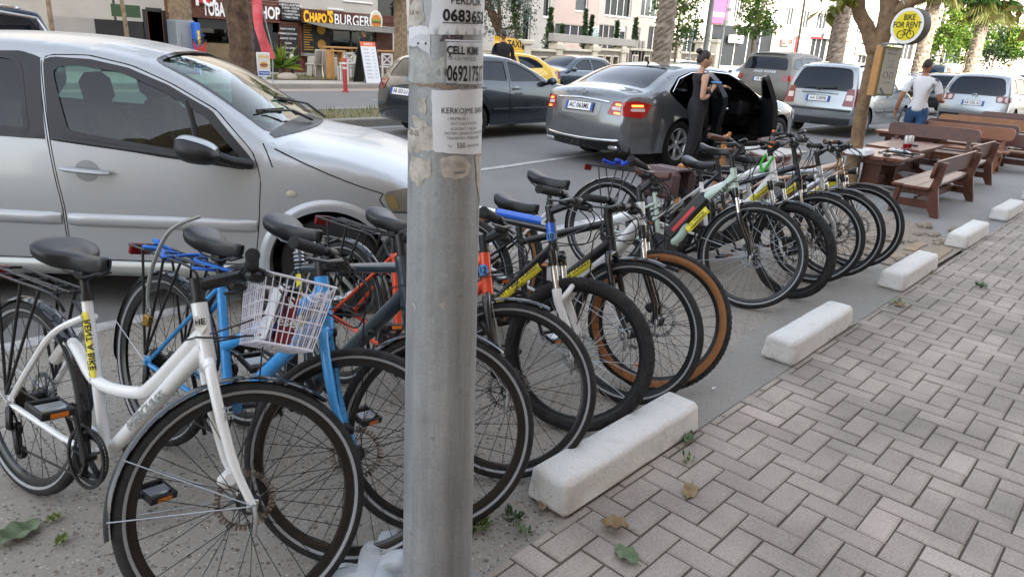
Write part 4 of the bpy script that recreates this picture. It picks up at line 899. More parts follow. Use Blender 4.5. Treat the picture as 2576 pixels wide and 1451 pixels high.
# --- balustrade wall and pergola in front of the mid building
fb_ = plane_at((0, 21.6, .14), 0); XB = lambda px: fb_.at(px, 120)[0]
STN = ground_mat('stone_cladding', ('#6e685d', '#8f877a'), [(9, .5, '#7d766a'), (14, .4, '#5f594f')], stains=.3, sc=1.); CRM = M('cream_trim', '#cfc6b4', .7, var=.15, vs=2)
def stone_wall(px0, px1, nw, label):
    rt = empty('stone_wall', fb_.W(XB(px0), .14), label=label, cat='wall'); s0, s1 = XB(px0), XB(px1); zt = fb_.at(px0, 122)[1]; b = MB(); w_ = .42; h0, h1 = zt-.95, zt-.35
    cs = [s0+(s1-s0)*(k+.5)/nw for k in range(nw)]; xs = [s0]+[v for c in cs for v in (c-w_/2, c+w_/2)]+[s1]
    fbox(b, fb_, s0, s1, .1, h0, 0, .3); fbox(b, fb_, s0, s1, h1, zt-.1, 0, .3)
    for i in range(0, len(xs), 2): fbox(b, fb_, xs[i], xs[i+1], h0, h1, 0, .3)
    inpar(b.build('masonry', STN), rt)
    b = MB(); fbox(b, fb_, s0-.05, s1+.05, zt-.1, zt+.02, -.08, .38, .02); inpar(b.build('coping', CRM), rt)
    b = MB()
    for c in cs:
        for q in (c-w_/2-.06, c+w_/2): fbox(b, fb_, q, q+.06, h0-.06, h1+.06, -.03, .02)
        fbox(b, fb_, c-w_/2, c+w_/2, h1, h1+.06, -.03, .02); fbox(b, fb_, c-w_/2, c+w_/2, h0-.06, h0, -.03, .02)
    inpar(b.build('opening_frame', CRM), rt)
stone_wall(1318, 1398, 4, 'stone-clad wall with cream framed openings left of the pergola post'); stone_wall(1412, 1488, 4, 'stone-clad wall with cream framed openings under the pergola beam'); stone_wall(1502, 1560, 3, 'stone-clad wall with small openings beside the cream gate'); stone_wall(1585, 1815, 9, 'long stone-clad wall with square openings behind the palm trunk')
pg = empty('pergola', fb_.W(XB(1400), .14), label='white concrete pergola beam on square posts over the stone wall', cat='pergola')
b = MB(); zt = fb_.at(1400, 92)[1]
fbox(b, fb_, XB(1388), XB(1595), zt-.22, zt+.12, -.1, .25, .02); inpar(b.build('beam', WHB), pg)
for px in (1405, 1495, 1568): 
    b = MB(); fbox(b, fb_, XB(px)-.2, XB(px)+.2, .1, zt-.23, -.12, .28, .02); fbox(b, fb_, XB(px)-.3, XB(px)+.3, zt-.55, zt-.3, -.2, .36, .03); inpar(b.build('post', CRM), pg)
for k in range(6): b = MB(); s = XB(1572)+k*.32; fbox(b, fb_, s, s+.2, .9, zt+.1, .0, .15); inpar(b.build('slab', WHB), pg)
for px, lb in ((1323, 'cream square pillar with finial behind the taxi sign'), (1706, 'white pillar right of the thin bent lamp pole'), (1762, 'white pillar beside the grey lamp pole'), (1802, 'white pillar at the end of the stone wall')):
    b = MB(); s = XB(px); z = fb_.at(px, 100)[1]; fbox(b, fb_, s-.2, s+.2, .1, z-.2, -.15, .25, .02); fbox(b, fb_, s-.3, s+.3, z-.2, z, -.25, .35, .04); tag(b.build('pillar', CRM), lb, 'pillar')
# stairs rail of the entrance
b = MB()
for k in range(6): b.box((XB(1345)+k*.35+4, 30.5+k*.3, .3+k*.18), (6, .4, .2))
tag(b.build('stairs', CRM), kind='structure')
# ================================================================== trees
def leafmat(key, cols, transl=.35):
    m = bpy.data.materials.new(key); m.use_nodes = True; n = m.node_tree; b = n.nodes['Principled BSDF']; b.inputs['Roughness'].default_value = .55
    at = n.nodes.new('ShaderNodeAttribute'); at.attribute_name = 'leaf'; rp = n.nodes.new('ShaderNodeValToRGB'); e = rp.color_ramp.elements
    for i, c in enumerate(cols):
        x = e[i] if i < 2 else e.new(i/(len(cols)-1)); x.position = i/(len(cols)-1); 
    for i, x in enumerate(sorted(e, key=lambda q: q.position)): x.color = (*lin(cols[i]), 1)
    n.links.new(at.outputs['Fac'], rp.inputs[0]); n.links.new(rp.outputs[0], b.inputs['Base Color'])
    t = n.nodes.new('ShaderNodeBsdfTranslucent'); n.links.new(rp.outputs[0], t.inputs[0]); mx = n.nodes.new('ShaderNodeMixShader'); mx.inputs[0].default_value = transl
    o = n.nodes['Material Output']; n.links.new(b.outputs[0], mx.inputs[1]); n.links.new(t.outputs[0], mx.inputs[2]); n.links.new(mx.outputs[0], o.inputs[0]); return m
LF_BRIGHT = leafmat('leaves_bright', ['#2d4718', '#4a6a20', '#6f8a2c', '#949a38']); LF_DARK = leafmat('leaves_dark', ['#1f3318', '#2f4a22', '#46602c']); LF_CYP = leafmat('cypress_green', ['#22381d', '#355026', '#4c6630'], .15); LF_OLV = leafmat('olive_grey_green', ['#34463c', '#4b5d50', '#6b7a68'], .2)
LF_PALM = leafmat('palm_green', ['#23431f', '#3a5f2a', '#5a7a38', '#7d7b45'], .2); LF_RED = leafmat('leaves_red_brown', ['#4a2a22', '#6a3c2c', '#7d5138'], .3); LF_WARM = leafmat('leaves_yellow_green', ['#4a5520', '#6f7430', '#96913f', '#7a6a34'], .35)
BARK = M('bark_brown', '#6a5442', .9, var=.45, vs=7, bump=1., bs=22, col2='#3d2f25'); BARKL = M('bark_pale', '#8d7a62', .9, var=.35, vs=9, bump=.7, bs=30, col2='#5f5040'); PBARK = M('palm_bark', '#95897b', .9, var=.35, vs=5, bump=.6, bs=14, col2='#63574b')
def leaves(name, pts, size, mt, par, rnd, asp=.55, droop=.3):
    """pts: (centre, spread radius, count, shade 0..1)"""
    vs = []; fs = []; val = []
    for c, r, n, sh_ in pts:
        for _ in range(n):
            d = V((rnd.gauss(0, 1), rnd.gauss(0, 1), rnd.gauss(0, .8))); d = d.normalized()*r*rnd.random()**.45 if d.length > 0 else d
            p = V(c)+d; a = V((rnd.gauss(0, 1), rnd.gauss(0, 1), rnd.gauss(-droop, .6))).normalized(); u = a.cross(V((rnd.gauss(0, 1), rnd.gauss(0, 1), rnd.gauss(0, 1)))).normalized(); s = size*rnd.uniform(.6, 1.35); nn = a.cross(u)
            b = len(vs); vs += [p, p+a*s*.5+u*s*asp*.5+nn*s*.06, p+a*s, p+a*s*.5-u*s*asp*.5+nn*s*.06]; fs += [(b, b+1, b+2), (b, b+2, b+3)]
            q = min(1, max(0, rnd.gauss(sh_, .18))); val += [q, q]
    me = bpy.data.meshes.new(name); me.from_pydata([tuple(v) for v in vs], [], fs); at = me.attributes.new('leaf', 'FLOAT', 'FACE'); at.data.foreach_set('value', val); me.materials.append(mt)
    o = bpy.data.objects.new(name, me); COL.objects.link(o)
    if par is not None: o.parent = par
    return o
def crown_pts(rnd, c, R, k, n, cr):
    out = []
    for _ in range(k):
        d = V((rnd.gauss(0, 1), rnd.gauss(0, 1), rnd.gauss(0, 1))).normalized()*rnd.random()**.4
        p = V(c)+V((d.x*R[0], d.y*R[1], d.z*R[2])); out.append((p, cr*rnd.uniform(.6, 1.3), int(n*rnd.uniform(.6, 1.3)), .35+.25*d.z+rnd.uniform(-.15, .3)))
    return out
def tree(name, loc, trunk, crowns, mt, label, cat='tree', group=None, leaf=.16, bark=BARKL, seed=1, limbs=5):
    """trunk: [(x, y, z, r)], crowns: (centre, radii, clumps, leaves a clump, clump radius), all from the tree's foot"""
    rnd = random.Random(seed); root = empty(name, loc, label=label, cat=cat, group=group); b = MB()
    P = resample(catmull([t for t in trunk], 6), 9) if False else catmull(trunk, 6)
    b.tube([p[:3] for p in P], [p[3] for p in P], 14)
    top = V(trunk[-1][:3]); pts = []
    for c in crowns:
        q = crown_pts(rnd, *c); pts += q
        for _ in range(limbs):
            e = rnd.choice(q)[0]; m_ = top.lerp(e, .5)+V((rnd.uniform(-.1, .1), rnd.uniform(-.1, .1), rnd.uniform(0, .15))); b.tube(catmull([V(trunk[-2][:3]).lerp(top, rnd.uniform(.5, 1)), m_, e], 4), [trunk[-1][3]*.75]*4+[trunk[-1][3]*.45]*4+[.012], 7)
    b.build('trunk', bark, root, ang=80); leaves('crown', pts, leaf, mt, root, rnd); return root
def spire(name, loc, h, r, mt, label, seed, group='cypresses behind the stone wall', lean=0., n=2600, leaf=.13):
    rnd = random.Random(seed); root = empty(name, loc, label=label, cat='cypress', group=group); pts = []
    b = MB(); b.tube([(0, 0, 0), (lean*.5, 0, h*.5), (lean, 0, h*.9)], [.07, .05, .015], 8); b.build('trunk', BARK, root)
    k = 60
    for i in range(k):
        t = (i+rnd.random())/k; rr = r*(min(1, t*7+.5))*(1-t**1.7)*rnd.uniform(.7, 1.15); a = rnd.uniform(0, 6.28)
        pts.append((V((lean*t+math.cos(a)*rr*.65, math.sin(a)*rr*.65, .15+h*t)), max(.07, rr*.6), n//k, rnd.uniform(.1, .8)))
    leaves('crown', pts, leaf, mt, root, rnd, asp=.35, droop=-.9); return root
def palm_trunk(b, h, r0, r1, bend=(0, 0), seed=1, rows=None, boss=.22, smooth_to=0.):
    rnd = random.Random(seed); n = 14; rows = rows or int(h/.2); ph = [rnd.uniform(-.3, .3) for _ in range(rows*2+1)]
    for i in range(1): pass
    vs = []; fs = []; N = rows*2
    for i in range(N+1):
        t = i/N; z = h*t; r = r0+(r1-r0)*t
        for j in range(n):
            a = 2*math.pi*(j+.5*(i//2 % 2))/n; k = (1 if (j % 2) else -.35)*boss*(1 if i % 2 else -.5)*(0.25 if z < smooth_to else 1)
            rr = r*(1+k*.55+rnd.uniform(-.03, .03)); vs.append((bend[0]*t*t*h+rr*math.cos(a), bend[1]*t*t*h+rr*math.sin(a), z))
    for i in range(N):
        for j in range(n): fs.append((i*n+j, i*n+(j+1) % n, (i+1)*n+(j+1) % n, (i+1)*n+j))
    b.add(vs, fs, False)
def fan_palm(loc, h, r0, r1, label, seed, crown=True, bend=(0, 0), n=44, R=1.5, smooth_to=0.):
    rnd = random.Random(seed); root = empty('palm_tree', loc, label=label, cat='palm tree', group='palms along the median'); b = MB(); palm_trunk(b, h, r0, r1, bend, seed, smooth_to=smooth_to); b.build('trunk', PBARK, root)
    top = V((bend[0]*h, bend[1]*h, h)); vs = []; fs = []; val = []; st = MB()
    for k in range(n if crown else 12):
        a = rnd.uniform(0, 6.28); el = rnd.uniform(-.9, 1.25); d = V((math.cos(a)*math.cos(el), math.sin(a)*math.cos(el), math.sin(el))); L = R*rnd.uniform(.45, .75); q = top+d*L; st.tube([top, top.lerp(q, .5)+V((0, 0, .12)), q], [.022, .016, .012], 5)
        side = d.cross(V((0, 0, 1))).normalized(); up = side.cross(d).normalized(); sh_ = .75 if el > .2 else (.35 if el > -.4 else .95); FR = R*rnd.uniform(.5, .7)
        for j in range(17):
            t = -1.25+2.5*j/16; dd = d*math.cos(t)+side*math.sin(t)-up*.15*abs(t); e = q+dd*FR*(1-.1*abs(t))+V((0, 0, -.35*FR*rnd.uniform(.5, 1.2))); m_ = q+dd*FR*.55; wv = side*math.cos(t)-d*math.sin(t); i0 = len(vs)
            vs += [q, m_+wv*.05*FR+up*.02, e, m_-wv*.05*FR+up*.02]; fs += [(i0, i0+1, i0+2), (i0, i0+2, i0+3)]; x = min(1, max(0, rnd.gauss(sh_ if el < -.4 else .4*rnd.random()+.15, .1))); val += [x, x]
    me = bpy.data.meshes.new('crown'); me.from_pydata([tuple(v) for v in vs], [], fs); at = me.attributes.new('leaf', 'FLOAT', 'FACE'); at.data.foreach_set('value', val); me.materials.append(LF_PALM); o = bpy.data.objects.new('crown', me); COL.objects.link(o); o.parent = root
    st.build('frond_stalk', BARKL, root); return root
# median palms and trunks
fan_palm((19.9, 12.5, .1), 7.2, .29, .245, 'thick palm trunk with criss-cross bark rising behind the grey saloon', 3, smooth_to=.9, bend=(.01, 0), R=1.6)
fan_palm((34.2, 12.5, .1), 9.0, .36, .31, 'thick grey palm trunk rising beside the tall window behind the dusty four-wheel-drive', 4, bend=(.008, 0), R=1.8)
fan_palm((47.5, 12.45, .1), 6.3, .42, .33, 'palm with drooping crown partly hidden behind the round yellow sign', 5, R=1.6, bend=(.006, 0))
fan_palm((57.5, 11.9, .1), 6.6, .42, .34, 'palm with full green crown standing above the silver car at the far right', 6, R=2.05, bend=(.008, 0), n=60)
# big rough trunk behind the silver hatchback and pale trunks by the shops
def trunk_tree(loc, prof, label, bark, crown=None, leaf=.2, mt=LF_DARK, seed=2):
    rnd = random.Random(seed); root = empty('tree', loc, label=label, cat='tree'); n = 30; N = 90; vs = []; fs = []; H = prof[-1][3]
    ph = [rnd.uniform(0, 6.28) for _ in range(8)]
    for i in range(N+1):
        t = i/N; z = H*t; P = [np.interp(z, [p[3] for p in prof], [p[k] for p in prof]) for k in range(3)]; r = P[2]; cr_ = rnd.uniform(.975, 1.02) if i % 3 else .955
        for j in range(n):
            a = 2*math.pi*j/n; rr = r*cr_*(1+.06*math.sin(3*a+ph[0]+z*.6)+.05*math.sin(7*a+ph[1]-z*1.3)+.03*math.sin(13*a+ph[2]+z*3)+rnd.uniform(-.022, .022)); vs.append((P[0]+rr*math.cos(a), P[1]+rr*math.sin(a), z))
    for i in range(N):
        for j in range(n): fs.append((i*n+j, i*n+(j+1) % n, (i+1)*n+(j+1) % n, (i+1)*n+j))
    b = MB(); b.add(vs, fs, True); b.build('trunk', bark, root, ang=35)
    if crown: leaves('crown', sum([crown_pts(rnd, *c) for c in crown], []), leaf, mt, root, rnd)
    return root
trunk_tree((6.42, 12.75, .1), [(.05, 0, .29, 0), (0, 0, .235, .5), (-.02, 0, .21, 1.5), (-.08, 0, .205, 2.2), (-.2, 0, .245, 2.8), (-.4, 0, .26, 5.)], 'thick rough dark trunk standing in front of the tobacco shop lettering', BARK, crown=[((-.5, 0, 6.2), (2.2, 2.2, 1.), 60, 40, .5)])
gp = VP(1012, 205, 22.0); trunk_tree((gp.x, 22.0, .14), [(0, 0, .30, 0), (-.05, 0, .24, 1.2), (-.1, 0, .22, 3), (-.2, 0, .2, 6.)], 'pale tree trunk at the right end of the burger shop', BARKL, crown=[((-.9, -.3, 3.3), (.75, .5, .45), 14, 40, .3), ((-.2, 0, 6.8), (2, 2, 1), 50, 40, .5)], mt=LF_BRIGHT)
gp = VP(460, 100, 25.9); trunk_tree((gp.x, 25.9, .14), [(0, 0, .38, 0), (0, 0, .33, 3), (-.1, 0, .3, 7.)], 'stout pale trunk between the slat gate and the tobacco shop', BARKL, crown=[((-4.6, -.6, 4.2), (1.6, .7, .35), 26, 40, .35), ((-.2, 0, 7.5), (2, 2, 1), 40, 40, .5)], mt=LF_DARK)
gp = VP(318, 60, 24.5); tree('tree', (gp.x, 24.5, .14), [(0, 0, 0, .07), (-.05, 0, 2, .06), (-.18, 0, 3.6, .05), (-.25, 0, 4.6, .04)], [((-.3, 0, 4.7), (1.8, .9, .55), 26, 34, .32)], LF_WARM, 'slender young tree in front of the green tarpaulin', leaf=.15, seed=8)
gp = VP(128, 50, 23.5); tree('tree', (gp.x, 23.5, .14), [(0, 0, 0, .07), (0, 0, 2, .06), (.1, 0, 3.4, .04)], [((.5, 0, 3.9), (.8, .6, .55), 16, 34, .26)], LF_RED, 'red-brown leaved tree above the dark blue four-wheel-drive roof', leaf=.16, seed=9)
# small street trees of the median
def px_tree(px, Y, zc, R, k, n, mt, label, seed, leaf=.15, tr=.06, group='young street trees along the median'):
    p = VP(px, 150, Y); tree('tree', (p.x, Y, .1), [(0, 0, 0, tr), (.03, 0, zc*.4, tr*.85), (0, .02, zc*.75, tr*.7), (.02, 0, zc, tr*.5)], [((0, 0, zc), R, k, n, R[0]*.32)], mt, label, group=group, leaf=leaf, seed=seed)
px_tree(1697, 14.6, 3.2, (1.05, .9, 1.5), 60, 34, LF_BRIGHT, 'bright green young tree right of the thick palm trunk, in front of the cypress', 11)
px_tree(1888, 13.0, 3.1, (1.0, .9, .95), 44, 34, LF_BRIGHT, 'small round-topped green tree above the dusty four-wheel-drive roof', 12, leaf=.15)
px_tree(1888, 13.05, 4.6, (.35, .35, .8), 12, 26, LF_BRIGHT, 'upper spray of leaves on a thin stem over the round-topped tree', 13, leaf=.14)
px_tree(2000, 13.2, 5.6, (1.9, 1.1, 1.0), 70, 40, LF_BRIGHT, 'yellow-green leafy crown hanging above the upper windows left of the thick palm', 14, leaf=.2)
px_tree(2118, 13.6, 4.2, (.75, .7, .75), 20, 34, LF_BRIGHT, 'small leafy tree just right of the thick palm trunk', 15, leaf=.18)
px_tree(2368, 13.4, 3.9, (1.5, 1.3, 2.1), 60, 40, LF_BRIGHT, 'green street tree right of the round yellow sign', 16, leaf=.24)
px_tree(2428, 13.8, 3.9, (1.6, 1.5, 1.7), 60, 40, LF_BRIGHT, 'green street tree between the white lamp pole and the full palm', 17, leaf=.26)
px_tree(2500, 14.6, 4.0, (2.0, 1.6, 2.2), 60, 40, LF_DARK, 'darker green street tree behind the full palm trunk', 18, leaf=.28)
px_tree(2545, 13.2, 4.2, (1.5, 1.4, 1.7), 50, 40, LF_BRIGHT, 'green street tree at the right edge of the photo', 19, leaf=.26)
px_tree(2215, 15.5, 2.6, (.7, .6, 1.0), 16, 30, LF_BRIGHT, 'small shrub-like tree beside the white parasols', 20, leaf=.2)
# cypresses
for px, Y, pyt, r, lb, sd in ((1378, 22.6, 32, .42, 'broad dark cypress beside the white entrance wall', 31), (1303, 23.2, -40, .5, 'tall leaning cypress in front of the olive tree', 32), (1408, 26, 72, .22, 'small thin cypress at the corner of the entrance', 33), (1464, 23.4, 35, .22, 'slim cypress, taller of the pair by the market sign', 34), (1480, 23.6, 48, .2, 'slim cypress, shorter of the pair by the market sign', 35), (1544, 23.4, 62, .3, 'cypress in front of the dark ground floor windows', 36), (1590, 23.0, 55, .33, 'cypress just left of the thick palm trunk', 37), (1672, 23.0, 55, .55, 'wide bright cypress right of the thick palm trunk', 38), (1737, 24, 85, .35, 'dense cypress left of the grey lamp pole', 39), (1790, 24.5, 105, .3, 'small cone-shaped cypress right of the grey lamp pole', 40)):
    g0 = VP(px, 160, Y); h = VP(px, pyt, Y).z-.14; spire('cypress', (g0.x, Y, .14), h, r, LF_CYP, lb, sd, lean=-.5 if sd == 32 else 0)
gp = VP(1258, 100, 24); tree('olive_tree', (gp.x, 24, .14), [(0, 0, 0, .2), (.1, 0, 1.2, .16), (0, 0, 2.2, .12)], [((0, 0, 3.6), (2.3, 1.4, 2.0), 110, 44, .55)], LF_OLV, 'grey-green olive tree behind the taxi sign', cat='olive tree', leaf=.12, seed=41, bark=BARK)
# the tree that carries the round sign
tx, ty = 9.75, 3.08
rt = empty('tree', (tx, ty, .0), label='forked street tree at the end of the bicycle row, carrying the round yellow sign', cat='tree'); b = MB()
TB = M('bark_sign_tree', '#8d7558', .88, var=.4, vs=12, bump=.6, bs=40, col2='#66533f'); 
for pth, rr in (([(0, 0, 0), (.03, .01, .5), (.02, .03, 1.1), (.04, .02, 1.6), (.06, .02, 1.85)], [.11, .085, .078, .084, .10]), ([(.05, .02, 1.75), (.0, .16, 2.02), (-.03, .3, 2.25), (-.06, .34, 2.7), (-.1, .42, 3.4)], [.11, .085, .08, .075, .05]), ([(.06, .02, 1.75), (.1, -.02, 2.1), (.12, .02, 2.5), (.1, .08, 3.0), (.2, .1, 3.8)], [.115, .10, .11, .085, .06]), ([(.11, 0, 2.3), (.15, -.14, 2.55), (.22, -.34, 2.8), (.35, -.5, 3.4)], [.09, .07, .06, .045]), ([(.1, 0, 2.15), (.22, -.30, 2.38), (.4, -.7, 2.62), (.55, -1.1, 3.2)], [.085, .065, .055, .04]), ([(-.03, .3, 2.25), (-.04, .44, 2.36)], [.06, .05])):
    C = catmull([(*p, r) for p, r in zip(pth, rr)], 6); b.tube([c[:3] for c in C], [c[3]*(1+.04*math.sin(i*2.1)) for i, c in enumerate(C)], 14)
b.build('trunk', TB, rt, ang=80); rnd = random.Random(50)
pts = [((-.33, .40, 2.30), .12, 16, .4), ((-.46, .52, 2.2), .10, 12, .35), ((-.28, .33, 2.42), .16, 18, .5), ((1.1, -1.2, 2.32), .2, 18, .8), ((1.2, -1.32, 2.12), .12, 9, .8), ((-.2, .75, 3.2), .3, 20, .6), ((.1, .2, 2.62), .10, 7, .5), ((0, 0, 3.7), .8, 70, .5), ((.6, -.9, 3.5), .6, 60, .6), ((.75, -1.5, 2.95), .3, 24, .8), ((.65, -1.75, 2.6), .22, 16, .8), ((.9, -1.7, 2.3), .16, 8, .8), ((.5, -1.35, 3.2), .3, 20, .7)]
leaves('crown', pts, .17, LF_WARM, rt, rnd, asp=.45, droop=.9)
# overhanging sprays of another roadside tree, top right
# ================================================================== street furniture, signs
# round sign, its bracket, the notice board, junction box on the tree
sc = VP(2282, 66, 2.62); nrm = V((-.966, .259, 0)); sxv = V((-nrm.y, nrm.x, 0))
rt = empty('round_sign', sc, label='round yellow hanging sign reading BIKE FOR RENT with a bicycle drawing', cat='sign')
rm = MX((sxv, V((0, 0, 1)), sxv.cross(V((0, 0, 1))))).transposed().to_4x4()
nz_ = sxv.cross(V((0, 0, 1)))
if nz_.dot(nrm) < 0: pass
SR = .19
b = MB(); b.T = rm; b.lathe([(0, -.14), (SR, -.14), (SR+.006, -.13), (SR+.006, -.01), (SR-.004, 0), (SR-.012, .002), (0, .002)], 48, 'z'); b.build('drum', M('sign_drum', '#5b574f', .6, var=.35, vs=9), rt)
b = MB(); b.T = rm; b.lathe([(SR-.034, .004), (SR, .004)], 48, 'z', mi=0); b.lathe([(0, .0035), (SR-.03, .0035)], 48, 'z', mi=1); fc = b.build('face', [M('sign_rim_white', '#e6e6e2', .4), M('sign_face_yellow', '#e3cf22', .4)], rt)
pf = lambda x, y: rm @ V((x, y, .007))
for t, x, y, sz in (('BIKE', .012, .088, .085), ('FOR RENT', .0, .01, .085)): text_obj('lettering', t, pf, sz, INK, fc, bold=.018, off=(x, y), sx=.82)
b = MB()
for cx in (-.052, .06): b.tube([pf(cx+.04*math.cos(a), -.09+.04*math.sin(a)) for a in np.linspace(0, 6.28, 28, endpoint=False)], .004, 5, closed=True)
for p, q in (((-.062, -.115), (.0, -.115)), ((0, -.115), (.055, -.05)), ((-.02, -.055), (.055, -.05)), ((0, -.115), (-.02, -.045)), ((.075, -.115), (.05, -.035)), ((.03, -.03), (.085, -.035)), ((-.045, -.045), (-.005, -.045))): b.tube([pf(p[0]*.82, p[1]*.8), pf(q[0]*.82, q[1]*.8)], .0035, 5)
b.build('bicycle_drawing', INK, fc)
b = MB(); b.tube(catmull([V((tx+.05, ty, 1.7)), V((9.5, 2.95, 1.80)), sc+V((.1, .2, -.19)), sc+V((.05, .0, -.2))], 5), .014, 8); b.tube([V((tx+.1, ty-.1, 2.42)), sc+V((.08, .1, .23))], .008, 6); inpar(b.build('bracket', GALV, ), rt)
b = MB(); nb = empty('notice_board', (9.5, 2.83, 1.24), label='framed price list board with olive frame hanging on the forked tree', cat='notice board'); nb.rotation_euler = (0, 0, R_(-20))
w2, h2 = .32, .56
b.box((0, .0, h2/2), (w2, .05, h2), bev=.004); b.build('frame', M('olive_frame', '#6e6f35', .6), nb); b = MB(); b.box((-w2/2-.02, .02, h2/2), (.03, .09, h2), bev=.003); b.build('side_board', WOODL, nb)
b = MB(); b.box((0, -.0265, h2/2), (w2-.05, .004, h2-.05)); pp = b.build('sheet', M('notice_paper', '#a9a99d', .4), nb); fn = lambda x, y: V((x, -.0295, h2/2+y))
for t, y, sz in (('RENT A BIKE', .24, .032), ('PRICE LIST', .20, .036), ('1 h   3 euro', .12, .024), ('2 h   5 euro', .085, .024), ('1 day  10 euro', .05, .024), ('Tel. 069 20 93 471', -.13, .022)): text_obj('lettering', t, fn, sz, INK, pp, off=(0, y))
b = MB()
for cx in (-.05, .05): b.tube([fn(cx+.035*math.cos(a), -.04+.035*math.sin(a)) for a in np.linspace(0, 6.28, 20, endpoint=False)], .003, 5, closed=True)
b.poly([fn(-.11, -.2), fn(-.085, -.18), fn(.02, -.28), fn(-.02, -.28)]); b.build('drawing', M('drawing_grey', '#565f66', .6), pp)
b = MB(); b.box((tx-.10, ty-.1, 1.72), (.12, .10, .2), bev=.01); b.tube([(tx-.1, ty-.1, 1.62), (tx-.09, ty-.1, 1.3)], .02, 8); tag(b.build('junction_box', M('box_grey', '#9a9c95', .6)), 'pale grey junction box strapped to the forked tree', 'junction box')
# notices on the lamp post: patches bent round the pole
EX = math.atan2(-PY, -PX)
def pol(a, z, o=0.): r = PR(z)+o; return V((r*math.cos(a), r*math.sin(a), z))
def on_pole(px, py):
    """angle and height on the post of the point seen there"""
    r = V(ray(px, py)); o = V((-PX, -PY, HCAM)); R0 = .085
    for _ in range(6):
        A = r.x**2+r.y**2; B = 2*(o.x*r.x+o.y*r.y); C = o.x**2+o.y**2-R0*R0; D = max(0, B*B-4*A*C); t = (-B-math.sqrt(D))/(2*A); p = o+r*t; R0 = PR(p.z)
    return math.atan2(p.y, p.x), p.z
def patch(name, mt, P, off, par=post, jag=0., seed=1):
    rnd = random.Random(seed); Q = np.array([((a-EX+math.pi) % (2*math.pi)-math.pi, z) for a, z in [on_pole(*p) for p in P]])
    Q[:, 0] *= .09; L = close_res(Q, .008)
    if jag: L = np.array([(u+rnd.gauss(0, jag), v+rnd.gauss(0, jag)) for u, v in L])
    b = MB(); sheet(b, L, [], lambda u, v: pol(EX+u/.09, v, off), .02, (), raw=True); o = b.build(name, mt, par, ang=0); return o
PAP = M('paper_white', '#d6d8db', .55, var=.08, vs=18); PAP2 = M('paper_grey', '#c3c6c8', .6, var=.12, vs=14); OLDP = M('paper_scraps', '#b9b3a8', .8, var=.35, vs=26, col2='#8d877d'); BRWP = M('paper_brown', '#8a7a6a', .8, var=.3, vs=20); GLUE = M('glue_smear', '#a8a8a2', .6, var=.4, vs=30, col2='#848a88')
n1 = patch('notice', PAP, [(1098, -60), (1235, -60), (1232, 88), (1084, 88), (1094, 30)], .0016); 
n2 = patch('notice', PAP2, [(1128, 100), (1226, 104), (1222, 215), (1126, 211)], .0014)
n3 = patch('notice', PAP, [(1093, 226), (1224, 221), (1222, 385), (1096, 380)], .0016, jag=.0006)
n4 = patch('notice', PAP2, [(1020, 108), (1060, 86), (1090, 86), (1092, 140), (1062, 118), (1020, 112)], .0012, jag=.001, seed=3)
n5 = patch('notice', OLDP, [(1020, 20), (1070, -10), (1078, 48), (1060, 66), (1020, 66)], .0009, jag=.002, seed=4)
n6 = patch('notice', PAP, [(1020, 68), (1085, 66), (1086, 110), (1020, 112)], .0010, jag=.0008, seed=5)
for i, P in enumerate(([(1025, 325), (1098, 318), (1097, 378), (1025, 385)], [(1030, 205), (1100, 212), (1150, 216), (1210, 216), (1160, 224), (1060, 216)], [(1040, 392), (1090, 398), (1088, 440), (1060, 470), (1036, 440)], [(1110, 395), (1170, 390), (1190, 410), (1186, 440), (1150, 452), (1118, 440)], [(1200, 390), (1216, 392), (1214, 520), (1204, 470)], [(1060, 250), (1080, 240), (1078, 285), (1062, 280)], [(1045, 290), (1075, 300), (1085, 318), (1050, 322)], [(1106, 762), (1124, 760), (1120, 775), (1108, 772)], [(1044, 760), (1050, 764), (1052, 790), (1046, 788)])): patch('paper_scrap', OLDP if i not in (1,) else BRWP, P, .0008+.0001*i, jag=.0022, seed=20+i)
patch('paper_scrap', BRWP, [(1020, -40), (1068, -40), (1066, 36), (1020, 40)], .0007, jag=.001, seed=40); patch('paper_scrap', GLUE, [(1020, 120), (1060, 122), (1090, 160), (1124, 140), (1126, 210), (1030, 205)], .0005, jag=.002, seed=41)
def ptext(par, t, px, py, size, mt=INK, off=.0026, bold=0., sx=1., align='LEFT', space=1.):
    a, z = on_pole(px, py); vs, fs = text_geo(t, size, bold, align, space, sx); b = MB(); b.add([pol(a+v.x/PR(z), z+v.y, off) for v in vs], fs, False); b.build('lettering', mt, par, ang=0)
def pline(par, p, q, wd, off=.0026):
    (a0, z0), (a1, z1) = on_pole(*p), on_pole(*q); b = MB(); n = 10
    P = [(a0+(a1-a0)*k/n, z0+(z1-z0)*k/n) for k in range(n+1)]; hz = abs(z1-z0) < abs(a1-a0)*.09
    b.add([pol(a+(0 if hz else s*wd/.09), z+(s*wd if hz else 0), off) for a, z in P for s in (-.5, .5)], [(2*i, 2*i+1, 2*i+3, 2*i+2) for i in range(n)], False); b.build('ruled_line', INK, par, ang=0)
ptext(n1, 'PERDOR', 1141, 2, .020, bold=.01); ptext(n1, '0683652', 1122, 40, .031, bold=.035, sx=.95, space=1.05); pline(n1, (1121, 58), (1219, 61), .0016)
ptext(n2, 'ÇELL KIMI', 1131, 127, .022, bold=.03, sx=.8); ptext(n2, 'TE CILI VETEZE', 1133, 147, .010, M('ink_faded', '#5c5f62', .6)); ptext(n2, '069217517', 1131, 186, .044, bold=.02, sx=.52); pline(n2, (1129, 105), (1218, 107), .0012); pline(n2, (1128, 210), (1216, 213), .0012); pline(n2, (1129.5, 105), (1128.5, 210), .0012)
a_ = 1116; INF = MC['ink_faded']
